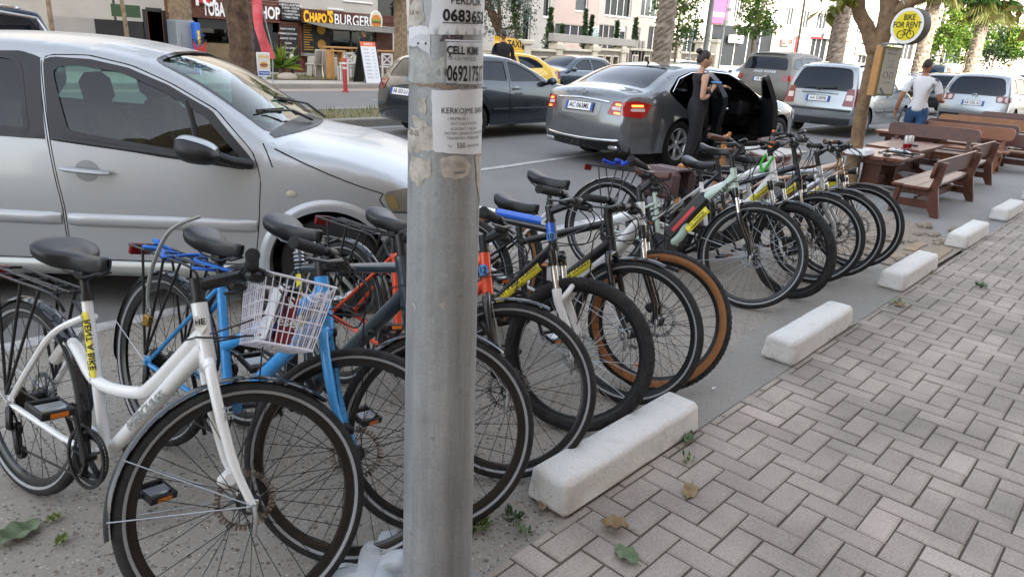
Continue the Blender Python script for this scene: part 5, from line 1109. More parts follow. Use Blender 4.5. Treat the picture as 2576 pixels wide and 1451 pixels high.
ptext(n3, 'KERKOJME SANITARE', a_, 278, .0175, sx=.9)
for t, x, y, sz in (('( PASTRUSE )', 1132, 298, .0095), ('DUT DUELE MUSHTI', 1140, 311, .0085), ('KONTRAT 1 VJECAR', 1140, 324, .0085), ('PASTRIM GJENERALE APARTAMENT', 1124, 335, .0085), ('TRANSPORT I PERBASHKET', 1130, 347, .0085), ('Tel.', 1132, 367, .008), ('550', 1154, 366, .016), ('LEKE NE MUAJ', 1178, 367, .008)): ptext(n3, t, x, y, sz, INF if sz < .012 else INK, sx=.85)
ptext(post, '3281 05', 1036, 330, .017, M('ink_brown', '#5a5550', .6), off=.0024, sx=.8); ptext(post, '06847', 1146, 434, .011, MC['ink_faded'], off=.0024); ptext(n2, 'AIEI', 1116, 95, .022, M('ink_violet', '#4a4048', .6), off=.0012, bold=.06, sx=1.3)
for px, py in ((1060, 110), (1079, 110)): b = MB(); a, z = on_pole(px, py); b.ball(pol(a, z), .003, 8, 6); b.build('staple', INK, post)
# feather flag, parking board, bollards by the shops
gp = VP(668, 150, 20.9)
rt = empty('feather_flag', (gp.x, 20.9, .14), label='tall red feather flag leaning beside the thick dark trunk', cat='flag'); b = MB()
P = [VP(p[0], p[1], 20.9)-V((gp.x, 20.9, .14)) for p in ((648, -30), (657, 0), (664, 60), (672, 100), (692, 148), (681, 150), (655, 132), (640, 70), (634, -30))]
b.grid(lambda u, v: (lambda L, Rr: L.lerp(Rr, v)+V((0, .06*math.sin(u*9+v*3), 0)))(V([np.interp(u, [0, .3, .6, 1], [P[i][k] for i in (8, 7, 6, 5)]) for k in range(3)]), V([np.interp(u, [0, .25, .5, .75, 1], [P[i][k] for i in (0, 1, 2, 3, 4)]) for k in range(3)])), 16, 6)
b.build('flag', M('flag_red', '#b8323a', .7, var=.25, vs=2, col2='#c96a70'), rt); b = MB(); b.tube([(0.2, 0, 0), (.25, 0, 1.0), (-.35, 0, 3.6)], .02, 6); b.build('pole', GALV, rt)
gp = VP(660, 200, 17.0)
rt = empty('parking_board', (gp.x, 16.9, 0), label='white framed burger and parking board on a white and purple striped post', cat='sign'); b = MB()
rt.scale = (.6, .6, .57)
for k in range(8): b.tube([(0, 0, .12+k*.085), (0, 0, .12+k*.085+.083)], [.085-.004*k, .083-.004*k], 16, mi=k % 2)
b.tube([(0, 0, 0), (0, 0, .12)], [.19, .1], 16, mi=1); b.build('post', [M('cone_white', '#d5d5d5', .5), M('cone_purple', '#6b5468', .5)], rt)
b = MB(); b.box((0, 0, 1.5), (.58, .05, 1.0), bev=.03); b.tube([(0, 0, .78), (0, 0, 1.02)], [.05, .12], 10); fo_ = b.build('board', M('board_white', '#d9dadb', .4), rt)
b = MB(); b.box((0, -.027, 1.15), (.48, .006, .16), mi=0); b.box((0, -.027, 1.62), (.48, .005, .62), mi=1); c = V((0, -.032, 1.5)); disc(b, c, .17, .10, 0, 2, 0, math.pi); disc(b, c+V((0, 0, -.06)), .17, .07, 0, 2, math.pi, 6.28); b.box(c+V((0, 0, -.02)), (.34, .02, .05), mi=3); b.build('print', [PLB, M('board_cream', '#dcd6c6', .5), MC['bun_orange'], MC['patty_brown']], fo_)
text_obj('lettering', 'P PARKING', lambda x, y: V((x, -.034, 1.15+y)), .085, WLET, fo_, bold=.02); text_obj('lettering', 'BURGER', lambda x, y: V((x, -.034, 1.82+y)), .12, YLW, fo_, bold=.03)
for px, py, Y, mt, lb in ((869, 228, 19.3, 'r', 'red rubber bollard with white bands at the road edge'), ):
    gp = VP(px, py, Y); rt = empty('bollard', (gp.x, Y, 0), label=lb, cat='bollard'); b = MB()
    b.lathe([(0, 0), (.11, 0), (.11, .03), (.065, .05), (.06, .95), (.04, 1.0), (0, 1.0)], 18, 'z')
    b.build('post', M('bollard_red', '#a8323a', .6), rt); b = MB()
    for z in (.68, .82): b.lathe([(.0625, z), (.0635, z+.005), (.0635, z+.06), (.0625, z+.065)], 18, 'z')
    b.build('band', M('band_white', '#d0c9c4', .5), rt)
for px, lb in ((736, 'short dark garden lamp with a pale head below the service strips'), (897, 'short dark garden lamp with a pale head beside the pine high table')):
    gp = VP(px, 190, 23); rt = empty('garden_lamp', (gp.x, 23, .15), label=lb, cat='garden lamp'); b = MB(); b.lathe([(.06, 0), (.05, .05), (.05, .62), (0, .62)], 12, 'z'); b.build('post', BLK, rt); b = MB(); b.lathe([(.07, .62), (.07, .78), (.02, .82), (0, .82)], 12, 'z'); b.build('lamp_head', M('lamp_cream', '#c6c2ae', .5), rt)
# parking sign behind the car bonnet
gp = VP(503, 140, 24.2); rt = empty('parking_sign', (gp.x, 24.2, .15), label='small blue and white parking sign beside the eagle cabinet', cat='sign'); b = MB(); b.box((0, 0, .45), (.45, .04, .45), bev=.02, mi=1); b.box((0, -.022, .45), (.39, .01, .38), mi=0); b.tube([(0, .02, 0), (0, .02, .3)], .03, 8, mi=1); bo_ = b.build('board', [PLB, M('board_white', '#d9dadb')], rt); text_obj('lettering', 'P', lambda x, y: V((x, -.03, .45+y)), .36, WLET, bo_, bold=.04)
# spiky palm plant and rock
gp = VP(710, 185, 23.2); rt = empty('spiky_plant', (gp.x, 23.2, .15), label='spiky green yucca plant in the verge before the service strips', cat='plant'); rnd = random.Random(3); vs = []; fs = []; val = []
for k in range(70):
    a = rnd.uniform(0, 6.28); el = rnd.uniform(.1, 1.4); d = V((math.cos(a)*math.cos(el), math.sin(a)*math.cos(el), math.sin(el))); L = rnd.uniform(.6, 1.1); s = d.cross(V((0, 0, 1))).normalized()*.03; i = len(vs); o_ = V((0, 0, .35)); vs += [o_-s, o_+s, o_+d*L*.6+s*.8+V((0, 0, .02)), o_+d*L+V((0, 0, -.12)), o_+d*L*.6-s*.8+V((0, 0, .02))]; fs += [(i, i+1, i+2, i+3, i+4)]; val.append(rnd.random())
me = bpy.data.meshes.new('crown'); me.from_pydata([tuple(v) for v in vs], [], fs); at = me.attributes.new('leaf', 'FLOAT', 'FACE'); at.data.foreach_set('value', val); me.materials.append(LF_BRIGHT); o = bpy.data.objects.new('crown', me); COL.objects.link(o); o.parent = rt
b = MB(); b.tube([(0, 0, 0), (0, 0, .4)], [.12, .09], 10); b.build('trunk', BARK, rt)
b = MB(); b.ball((0, 0, .1), (.38, .2, .16), 12, 8); o = b.build('boulder', M('boulder_pale', '#a89f92', .9, bump=.6, bs=6)); o.location = VP(723, 195, 22.8); o.location.z = .12; tag(o, 'pale boulder lying at the foot of the spiky plant', 'boulder')
# tables, chairs, A-board before the burger shop
def chair_x(px, Y, label, mt, rz, group):
    gp = VP(px, 190, Y); rt = empty('wooden_chair', (gp.x, Y, .15), R_(rz), label=label, cat='chair', group=group); 
    for x in (-.2, .2):
        b = MB(); b.box((x, .2, .48), (.06, .05, .96)); b.build('leg', mt, rt); b = MB(); b.box((x, -.2, .23), (.05, .05, .46)); b.build('leg', mt, rt)
    b = MB(); b.box((0, 0, .46), (.46, .46, .04), bev=.01); b.build('seat', mt, rt)
    b = MB(); b.box((0, .2, .93), (.42, .05, .07)); b.box((0, .2, .55), (.42, .04, .05)); b.bar((-.19, .2, .58), (.19, .2, .9), .04, .05, up=(0, 1, 0)); b.bar((.19, .2, .58), (-.19, .2, .9), .036, .05, up=(0, 1, 0)); b.build('backrest', mt, rt)
WCH = M('white_chair_paint', '#cfccc6', .5); 
for px, Y, lb, rz in ((872, 22.4, 'white cross-backed chair nearest the red bollard', 180), (902, 23.6, 'white cross-backed chair behind the white stool', 200), (968, 23.4, 'white cross-backed chair right of the menu board', 170)): chair_x(px, Y, lb, WCH, rz, 'white chairs before the burger shop')
for px, Y, h, lb in ((862, 24.6, 1.08, 'tall pine bar table before the burger counter'), (968, 24.8, 1.02, 'tall pine bar table right of the menu board')):
    gp = VP(px, 190, Y); rt = empty('bar_table', (gp.x, Y, .15), label=lb, cat='table'); b = MB(); b.box((0, 0, h), (1.5, .7, .06), bev=.01); b.build('tabletop', WOODL, rt)
    for x in (-.6, .6):
        for y in (-.25, .25): b = MB(); b.box((x, y, h/2-.02), (.1, .08, h-.04)); b.build('leg', WOODL, rt)
gp = VP(846, 190, 22.9); rt = empty('bar_stool', (gp.x, 22.9, .15), label='pine bar stool between the grey chairs and the white chair', cat='stool'); b = MB(); b.box((0, 0, .98), (.62, .4, .05), bev=.01); b.build('seat', WOODL, rt)
for x in (-.24, .24): b = MB(); b.box((x, 0, .48), (.16, .3, .95)); b.build('leg', WOODL, rt)
gp = VP(888, 195, 22.0); rt = empty('side_table', (gp.x, 22.0, .15), label='small white wooden table beside the menu board', cat='table'); b = MB(); b.box((0, 0, .6), (.8, .5, .05)); b.build('tabletop', WCH, rt)
for x in (-.35, .35):
    for y in (-.2, .2): b = MB(); b.box((x, y, .29), (.06, .06, .57)); b.build('leg', WCH, rt)
GCH = M('grey_chair', '#a39f97', .7); 
for px, lb in ((790, 'grey upholstered chair, left of the two at the draped table'), (808, 'grey upholstered chair, right of the two at the draped table')):
    gp = VP(px, 185, 23.8); rt = empty('grey_chair', (gp.x, 23.8, .15), R_(200), label=lb, cat='chair', group='grey chairs at the draped table'); b = MB(); b.box((0, 0, .47), (.45, .45, .07), bev=.03); b.build('seat', GCH, rt); b = MB(); b.box((0, .22, .75), (.42, .06, .5), MX.Rotation(R_(-8), 4, 'X'), .03); b.build('backrest', GCH, rt)
    for x in (-.2, .2):
        for y in (-.2, .2): b = MB(); b.tube([(x, y, .45), (x*1.15, y*1.2, 0)], .014, 6); b.build('leg', CHR, rt)
gp = VP(832, 185, 24.3); rt = empty('draped_table', (gp.x, 24.3, .15), label='table with a long pale grey cloth behind the grey chairs', cat='table'); b = MB(); b.box((0, 0, .36), (1.6, .8, .72), bev=.02, taper=(.95, .9)); b.build('tablecloth', M('cloth_grey', '#aca79e', .9), rt)
gp = VP(925, 200, 21.5); rt = empty('menu_board', (gp.x, 21.5, .15), R_(8), label='folding white menu board with an orange heading', cat='menu board'); b = MB()
tf = lambda x, y: V((x, -.30+.30*(y/1.35), y)); b.add([tf(-.36, 0), tf(.36, 0), tf(.36, 1.35), tf(-.36, 1.35)], [(0, 1, 2, 3)], False, 0); b.add([tf(-.36, 1.2)+V((0, -.004, 0)), tf(.36, 1.2)+V((0, -.004, 0)), tf(.36, 1.35)+V((0, -.004, 0)), tf(-.36, 1.35)+V((0, -.004, 0))], [(0, 1, 2, 3)], False, 1); b.add([(-.36, .3, 0), (.36, .3, 0), (.36, 0, 1.35), (-.36, 0, 1.35)], [(3, 2, 1, 0)], False, 2)
for x in (-.38, .38): b.bar((x, -.3, 0), (x, 0, 1.36), .03, .03, mi=2); b.bar((x, .3, 0), (x, 0, 1.36), .03, .03, mi=2)
mo = b.build('board', [M('board_white', '#d9dadb'), M('heading_orange', '#d9622a', .5), BLK], rt); text_obj('lettering', 'CHAPOS', lambda x, y: tf(x, 1.27+y)+V((0, -.01, 0)), .1, WLET, mo, bold=.02)
for k in range(9): text_obj('lettering', 'BURGER  - - -  %d' % (200+40*k), lambda x, y: tf(x, 1.1-.115*k+y)+V((0, -.01, 0)), .06, M('ink_blue', '#40588c', .6), mo)
# lamp poles far side
for px, py0, Y, r, h, lb in ((1772, 150, 14.2, .11, 8, 'tall pale grey lamp pole beside the small cone-shaped cypress'), (1731, 150, 20.3, .05, 4.2, 'thin leaning white pole with camera behind the woman'), (2350, 150, 15.2, .13, 9, 'white lamp pole left of the full palm'), (2412, 150, 20, .1, 7, 'short pale pole behind the street trees'), (1812, 140, 20.6, .06, 6.5, 'utility pole with meters and cables before the long white building'), (1011, 150, 23.6, .06, 5, 'thin white pole with a yellow sticker behind the pale trunk')):
    gp = VP(px, py0, Y); rt = empty('street_pole', (gp.x, Y, .12), label=lb, cat='pole'); b = MB(); b.tube([(0, 0, 0), (.0 if px != 1731 else .25, 0, h)], [r, r*.7], 12); b.build('pole', GALV, rt)
    if px == 1812:
        b = MB(); b.box((-.15, -.12, 3.4), (.3, .2, .35), bev=.02); b.box((.15, -.1, 4.1), (.25, .15, .2), bev=.02); b.build('meter_box', M('box_grey', '#9a9c95'), rt)
    if px == 1011: b = MB(); b.box((0, -.07, 2.2), (.35, .03, .55)); so_ = b.build('plate', YLW, rt); text_obj('lettering', 'TAXI', lambda x, y: V((x, -.09, 2.3+y)), .15, INK, so_, bold=.03)
for px, Y, lb in ((2228, 30, 'closed white parasol, left of the two beside the palm'), (2262, 30, 'closed white parasol, right of the two beside the palm')):
    gp = VP(px, 150, Y); rt = empty('parasol', (gp.x, Y, .14), label=lb, cat='parasol', group='closed parasols'); b = MB(); b.lathe([(.05, 3.6), (.25, 2.9), (.45, 1.6), (.35, 1.5), (.05, 1.5)], 10, 'z', smooth=False); b.build('canopy', WHB, rt); b = MB(); b.tube([(0, 0, 0), (0, 0, 1.6)], .04, 8); b.build('pole', GALV, rt)
# wires
b = MB(); A, B_ = fr_.W(2, 6.2, -.6), fb_.W(XB(1420), 5.2); b.tube([A.lerp(B_, t)+V((0, 0, -.5*math.sin(math.pi*t))) for t in np.linspace(0, 1, 14)], .015, 4); tag(b.build('cable', BLK), 'thin black overhead cable strung before the white building', 'cable')
# building behind the viewer: shades the street
fs2 = plane_at((70, -9.5, 0), 180)
b = MB(); 
H2 = 30
b.box((-20, -20, H2/2), (84, 14, H2)); rt = empty('apartment_building', (10, -13, 0), label='tan apartment block behind the viewer that shades the street', cat='building'); inpar(b.build('wall', TANB), rt)
b = MB()
for fl in range(7):
    for k in range(19): b.box((-58+k*4.2, -12.98, 2.2+fl*3.2), (1.6, .06, 1.7))
inpar(b.build('window', WDK), rt); b = MB()
for fl in range(7):
    for k in range(9): b.box((-56+k*8.4, -12.4, .9+3.2*(fl+1)-.6), (5, 1.2, .9))
inpar(b.build('balcony', M('balcony_tan', '#c2a98c', .9)), rt)
# ================================================================== traffic
def paint(key, col, metal=.55, rough=.24): return M(key, col, rough, metal, coat=1.)
GREYM = paint('grey_metal_paint', '#73777a'); ANTH = paint('anthracite_paint', '#2c343b', .5); TAXI = paint('taxi_yellow', '#e3b70c', .0, .35); NAVY = paint('navy_grey_paint', '#33424f', .5); DUST = M('dusty_taupe_paint', '#74716b', .5, .3, coat=.2, var=.12, vs=3); BLACKP = paint('black_paint', '#101214', .2, .2); BLUEW = paint('steel_blue_paint', '#5a6f86', .5); SILV2 = paint('cool_silver_paint', '#93999c', .6); DKBLU = paint('dark_blue_paint', '#1b2634', .4); LBLU = paint('pale_blue_paint', '#7f93a8', .5)
def lamp_mat(key, col, e): return M(key, col, .15, coat=.5, emit=e)
TLR = lamp_mat('tail_red', '#6d0c11', .02); TLL = lamp_mat('tail_red_lit', '#860b10', .07); TLW = M('tail_clear', '#d9c4c0', .15, coat=.5); TLY = lamp_mat('tail_lit_core', '#ff6a30', 1.1); HLM = M('headlight_clear', '#c9ced2', .1, coat=.6); HLL = lamp_mat('headlight_lit', '#f4f6ff', 3.)
def scaled(b, sx=1., sz=1., w=None, **o):
    d = dict(b); P = lambda L: [tuple([p[0]*sx, p[1]*sz, *p[2:]]) for p in L]; d['top'] = P(b['top']); d['wb'] = b['wb']*sx; d['belt'] = tuple(P(b['belt'])); d['w'] = w or b['w']
    for k in ('ws', 'rw'):
        if k in b: d[k] = [(y*d['w']/b['w'], x*(sz if b.get(k+'_z') else sx)) for y, x in b[k]]
    d['windows'] = [P(q) for q in b.get('windows', [])]; d['doors'] = [{**q, 'poly': P(q['poly']), 'win': [P(t) for t in q.get('win', [])], 'hinge': q['hinge']*sx, **({'handle': (q['handle'][0]*sx, q['handle'][1]*sz)} if 'handle' in q else {})} for q in b.get('doors', [])]
    for k in ('tail', 'head'):
        if k in b: s_, f_ = b[k]; d[k] = (P(s_) if s_ else None, [(y*d['w']/b['w'], z*sz) for y, z in f_] if f_ else None)
    d['side_gaps'] = [P(q) for q in b.get('side_gaps', [])]; d['side_trims'] = [(n, m_, P(q), a, c) for n, m_, q, a, c in b.get('side_trims', [])]
    d.update(o); return d
# ---- grey saloon with open doors
SED = dict(w=1.85, wb=2.874, R=.335, Ra=.385, zs=.23, tw=.24, spokes=6, rimr=.72, belt=((-3.6, 1.0), (-.6, .93)), tum=.36, tf=.20, lf=1.0, tr=.16, lr=.9,
  top=[(.70, .21, .05), (.81, .34, .10), (.84, .5, .12), (.82, .66, .12), (.72, .76, .1), (.5, .84, .07), (.1, .92, .06), (-.35, .985, .055), (-.62, 1.02, .06), (-.74, 1.065, .07), (-1.0, 1.20, .08), (-1.3, 1.345, .06), (-1.55, 1.405, .045), (-2.0, 1.43, .04), (-2.5, 1.415, .04), (-2.85, 1.36, .045), (-3.15, 1.245, .055), (-3.42, 1.12, .06), (-3.6, 1.065, .055), (-3.82, 1.04, .055), (-3.95, 1.01, .06), (-3.99, .92, .07), (-4.02, .75, .09), (-4.04, .56, .09), (-4.0, .36, .07), (-3.9, .25, .04)],
  ws=[(-.66, -.74), (.66, -.74), (.56, -1.42), (-.56, -1.42)], rw=[(-.56, -2.84), (.56, -2.84), (.66, -3.50), (-.66, -3.50)],
  doors=[dict(poly=roundpoly([(-.62, .93), (-.52, .75), (-.53, .32), (-.62, .28), (-1.955, .28), (-1.965, .98), (-1.96, 1.385), (-1.55, 1.37), (-1.2, 1.27), (-.9, 1.115)], .03, 3), win=[roundpoly([(-.92, 1.03), (-1.25, 1.235), (-1.52, 1.325), (-1.90, 1.345), (-1.925, 1.01)], .03, 4)], hinge=-.56, handle=(-1.78, .86)),
         dict(poly=roundpoly([(-1.985, .28), (-2.42, .28), (-2.44, .48), (-2.58, .74), (-2.78, .83), (-3.0, .95), (-3.17, 1.08), (-2.88, 1.275), (-2.5, 1.36), (-1.98, 1.385), (-1.985, .98)], .03, 3), win=[roundpoly([(-2.03, 1.015), (-2.01, 1.345), (-2.48, 1.325), (-2.82, 1.235), (-3.05, 1.09), (-3.0, 1.045)], .03, 4)], hinge=-2.0, handle=(-2.62, .88))],
  tail=([(-3.56, .90), (-3.80, .95), (-3.987, .94), (-4.018, .74), (-3.72, .72)], [(.56, .925), (.9, .94), (.9, .74), (.50, .745)]), tail_m=TLR, head=([(.45, .80), (.72, .74), (.78, .62), (.5, .62)], [(.35, .72), (.8, .74), (.8, .6), (.38, .6)]), head_m=HLM,
  side_gaps=[[(-.46, .99), (-.44, .7), (-.42, .38)]], grid=.09)
sd_ = dict(SED, doors=[dict(q) for q in SED['doors']]); sd_['doors'][0]['open'] = 37; sd_['doors'][1]['open'] = 42; sd_['cabin'] = True
sd_.update(tail_m=TLL, tail_in=[('reflector', TLY, [(.60, .90), (.83, .90), (.83, .875), (.60, .87)], 'f'), ('reflector', TLY, [(.60, .785), (.83, .785), (.83, .755), (.60, .76)], 'f'), ('reversing_lamp', TLW, [(.56, .855), (.82, .855), (.82, .80), (.56, .815)], 'f'), ('reflector', TLY, [(-3.72, .90), (-3.92, .90), (-3.92, .87), (-3.72, .87)], 's'), ('reversing_lamp', TLW, [(-3.70, .85), (-3.93, .85), (-3.93, .81), (-3.70, .81)], 's')],
  plate=('AC 063ML', .81, 0), mirror=(-.70, .97), antenna=(-2.62, .09), handle_m=CHR, side_panels=[('fuel_flap', M('flap_grey', '#6b6f72', .3, .6), roundpoly([(-3.28, .94), (-3.46, .94), (-3.46, .80), (-3.28, .80)], .03))],
  rear_trims=[('chrome_strip', CHR, [(-.50, .905), (0, .925), (.50, .905)], .03, .018), ('bumper_strip', CHR, [(-.72, .405), (0, .40), (.72, .405)], .035, .014)], rear_panels=[('bumper_insert', BLK, roundpoly([(-.74, .385), (.74, .385), (.70, .27), (-.70, .27)], .03)), ('number_recess', M('recess_grey', '#8c9092', .35, .5), roundpoly([(-.40, .88), (.40, .88), (.36, .70), (-.36, .70)], .05))], side_trims=[('window_trim', CHR, [(-3.08, 1.075), (-2.86, 1.255), (-2.5, 1.345), (-2.0, 1.368), (-1.5, 1.348), (-1.2, 1.26)], .016, .004)])
mo, ms2 = car('saloon_car', sd_, (12.38, 6.12, 0), -5, 'grey saloon car with two right-hand doors open and brake lights glowing', GREYM)
f = ms2.rear(.02); b = MB(); c = f(0, .985); ay = (f(0, 1.0)-f(0, .96)).normalized()
b.tube([c+V((0, .042*math.cos(a), 0))+ay*.042*math.sin(a) for a in np.linspace(0, 6.28, 28, endpoint=False)], .005, 6, closed=True)
for k in range(3): a = math.pi/2+k*2*math.pi/3; b.bar(c, c+V((0, .042*math.cos(a), 0))+ay*.042*math.sin(a), .008, .008)
b.build('star_emblem', CHR, mo)
b = MB(); st = ms2.strip(.012); b.grid(lambda u, v: st(-.92+1.84*v, ms2.q_x(-3.86-.09*(1-(2*v-1)**2*.3)-.05*u, True))+V((0, 0, .018-.012*abs(u-.3))), 3, 30); b.build('boot_spoiler', BLKG, mo)
for y in (-.62, .62): b = MB(); b.box((-4.0, y, .30), (.1, .17, .06), bev=.02); b.build('exhaust', CHR, mo)
for x, y in ((-1.5, -.38), (-1.5, .38), (-2.6, -.36), (-2.6, .36)): 
    b = MB(); b.box((x, y, .42), (.5, .5, .2), bev=.05); b.box((x-.28, y, .75), (.14, .48, .6), MX.Rotation(R_(-14), 4, 'Y'), .05); b.box((x-.38, y, 1.12), (.1, .26, .18), bev=.04); b.build('seat', M('leather_black', '#1a1b1d', .5), mo)
b = MB(); b.box((-.75, 0, .8), (.45, 1.4, .28), bev=.05); b.box((-1.9, 0, .33), (2.8, 1.45, .05)); b.build('dashboard', BLK, mo)
# ---- other shapes
HAT = dict(w=1.765, wb=2.578, R=.315, Ra=.362, zs=.24, tw=.2, spokes=5, belt=((-3.0, .98), (-.5, .92)), tum=.34, tf=.18, tr=.12, lr=.6,
  top=[(.70, .22, .05), (.84, .38, .10), (.87, .55, .12), (.82, .68, .11), (.6, .77, .08), (.2, .87, .06), (-.3, .94, .055), (-.5, .97, .06), (-.64, 1.03, .07), (-1.0, 1.20, .08), (-1.35, 1.33, .06), (-1.7, 1.395, .045), (-2.2, 1.41, .04), (-2.7, 1.375, .04), (-2.98, 1.31, .04), (-3.08, 1.24, .045), (-3.22, 1.06, .06), (-3.3, .95, .06), (-3.38, .86, .07), (-3.43, .68, .08), (-3.45, .52, .08), (-3.42, .36, .07), (-3.32, .26, .04)],
  ws=[(-.62, -.66), (.62, -.66), (.54, -1.42), (-.54, -1.42)], rw=[(-.50, 1.28), (.50, 1.28), (.58, .97), (-.58, .97)], rw_z=True,
  doors=[dict(poly=roundpoly([(-.52, .90), (-.42, .75), (-.44, .34), (-.55, .30), (-1.70, .29), (-1.72, .95), (-1.72, 1.36), (-1.4, 1.32), (-1.0, 1.165)], .03, 3), win=[roundpoly([(-.84, 1.0), (-1.08, 1.16), (-1.42, 1.285), (-1.66, 1.325), (-1.68, .99)], .03, 4)], hinge=-.5, handle=(-1.54, .86)),
         dict(poly=roundpoly([(-1.73, .29), (-2.15, .29), (-2.17, .48), (-2.28, .70), (-2.6, .85), (-2.72, 1.0), (-2.62, 1.31), (-2.2, 1.365), (-1.735, 1.36)], .03, 3), win=[roundpoly([(-1.77, .995), (-1.76, 1.325), (-2.15, 1.325), (-2.52, 1.28), (-2.56, 1.02)], .03, 4)], hinge=-1.75, handle=(-2.42, .88))],
  windows=[roundpoly([(-2.70, 1.03), (-2.66, 1.26), (-2.85, 1.215), (-2.99, 1.08)], .03, 3)],
  tail=([(-3.08, .95), (-3.303, .945), (-3.418, .76), (-3.14, .78)], [(.50, .93), (.9, .945), (.9, .76), (.52, .76)]), tail_m=TLR, head=([(.35, .80), (.7, .73), (.78, .62), (.4, .64)], [(.35, .72), (.8, .72), (.8, .6), (.38, .6)]), head_m=HLM, mirror=(-.68, .96), grid=.1, side_trims=[('side_moulding', BLK, [(-1.68, .52), (-.5, .52)], .03, .008), ('side_moulding', BLK, [(-2.14, .52), (-1.75, .52)], .03, .008)])
A3 = scaled(HAT, 1, 1, plate=('AB 303 LU', .74, 0), rear_panels=[('number_recess', M('recess_dark', '#22282c', .4), roundpoly([(-.33, .82), (.33, .82), (.33, .66), (-.33, .66)], .03))], handle_m=ANTH)
car('hatchback', A3, (11.25, 9.9, 0), 0, 'dark grey five-door hatchback stopped between the lamp post and the grey saloon', ANTH)
MPV = dict(edge=.055, w=1.74, wb=2.694, R=.315, Ra=.37, zs=.25, tw=.2, spokes=5, belt=((-3.2, 1.06), (-.5, .98)), tum=.26, tf=.18, tr=.04, lr=.4,
  top=[(.68, .22, .05), (.82, .4, .10), (.85, .56, .12), (.8, .7, .1), (.55, .85, .07), (.1, .97, .06), (-.2, 1.03, .06), (-.36, 1.09, .07), (-.8, 1.31, .08), (-1.2, 1.48, .06), (-1.6, 1.57, .045), (-2.2, 1.60, .04), (-2.8, 1.58, .04), (-3.12, 1.53, .045), (-3.24, 1.45, .06), (-3.36, 1.2, .075), (-3.42, 1.0, .08), (-3.46, .8, .085), (-3.5, .62, .085), (-3.5, .46, .08), (-3.47, .35, .07), (-3.38, .26, .04)],
  ws=[(-.62, -.40), (.62, -.40), (.54, -1.3), (-.54, -1.3)], rw=[(-.56, 1.46), (.56, 1.46), (.68, 1.08), (.62, 1.0), (-.62, 1.0), (-.68, 1.08)], rw_z=True, rwr=.10,
  doors=[dict(poly=roundpoly([(-.50, .95), (-.42, .75), (-.45, .34), (-.55, .30), (-1.60, .29), (-1.62, 1.0), (-1.62, 1.52), (-1.2, 1.43), (-.8, 1.25)], .03, 3), win=[roundpoly([(-.72, 1.06), (-1.0, 1.26), (-1.3, 1.40), (-1.57, 1.47), (-1.58, 1.05)], .03, 4)], hinge=-.5, handle=(-1.45, .9)),
         dict(poly=roundpoly([(-1.635, .29), (-2.25, .29), (-2.28, .5), (-2.42, .76), (-2.6, .86), (-2.62, 1.0), (-2.58, 1.53), (-2.2, 1.55), (-1.635, 1.52)], .03, 3), win=[roundpoly([(-1.68, 1.055), (-1.67, 1.485), (-2.2, 1.505), (-2.52, 1.485), (-2.54, 1.06)], .04, 4)], hinge=-1.65, handle=(-2.4, .93))],
  windows=[roundpoly([(-2.68, 1.09), (-2.68, 1.48), (-3.02, 1.44), (-3.18, 1.12)], .05, 4)],
  tail=([(-3.24, 1.08), (-3.396, 1.07), (-3.486, .68), (-3.30, .66)], [(.60, 1.05), (.95, 1.07), (.95, .68), (.56, .67)]), tail_m=TLR, head=([(.35, .86), (.66, .76), (.78, .66), (.4, .68)], [(.35, .72), (.8, .72), (.8, .6), (.38, .6)]), head_m=HLM, mirror=(-.55, 1.03), grid=.1)
GREYB = M('grey_plastic_strip', '#3c4043', .5)
zf = scaled(MPV, 1, 1, plate=('AA 538PB', .80, 0), tail_in=[('reversing_lamp', TLW, [(.61, .92), (.74, .92), (.74, .80), (.60, .80)], 'f'), ('reversing_lamp', TLW, [(-3.28, .90), (-3.41, .90), (-3.42, .80), (-3.29, .80)], 's')], rear_trims=[('rubbing_strip', GREYB, [(-.80, .585), (0, .585), (.80, .585)], .05, .015), ('grip_bar', SILV2, [(-.42, .935), (0, .95), (.42, .935)], .06, .02)], side_trims=[('side_moulding', GREYB, [(-1.58, .56), (-.5, .56)], .07, .012), ('side_moulding', GREYB, [(-2.24, .56), (-1.65, .56)], .07, .012), ('roof_rail', BLK, [(-3.0, 1.545), (-2.2, 1.575), (-1.4, 1.535)], .03, .03)], rear_panels=[('bumper_lower', GREYB, [(-.78, .42), (.78, .42), (.74, .28), (-.74, .28)])], handle_m=SILV2)
zo, zs_ = car('people_carrier', zf, (20.55, 6.35, .02), -1, 'silver people carrier with black rubbing strips behind the forked tree', SILV2)
f = zs_.rear(.015); b = MB(); c = f(0, 1.0-.02); b.tube([c+V((0, .05*math.cos(a), .05*math.sin(a))) for a in np.linspace(0, 6.28, 24, endpoint=False)], .007, 6, closed=True); b.bar(c+V((0, -.06, -.006)), c+V((0, .06, .006)), .012, .01); b.build('ring_emblem', CHR, zo)
b = MB(); A = f(.06, 1.02); B_ = f(-.36, 1.055); b.bar(A+V((-.03, 0, 0)), B_+V((-.02, 0, 0)), .025, .03); b.tube([f(.08, 1.01), A+V((-.035, 0, 0))], .025, 8); b.build('rear_wiper', BLK, zo)
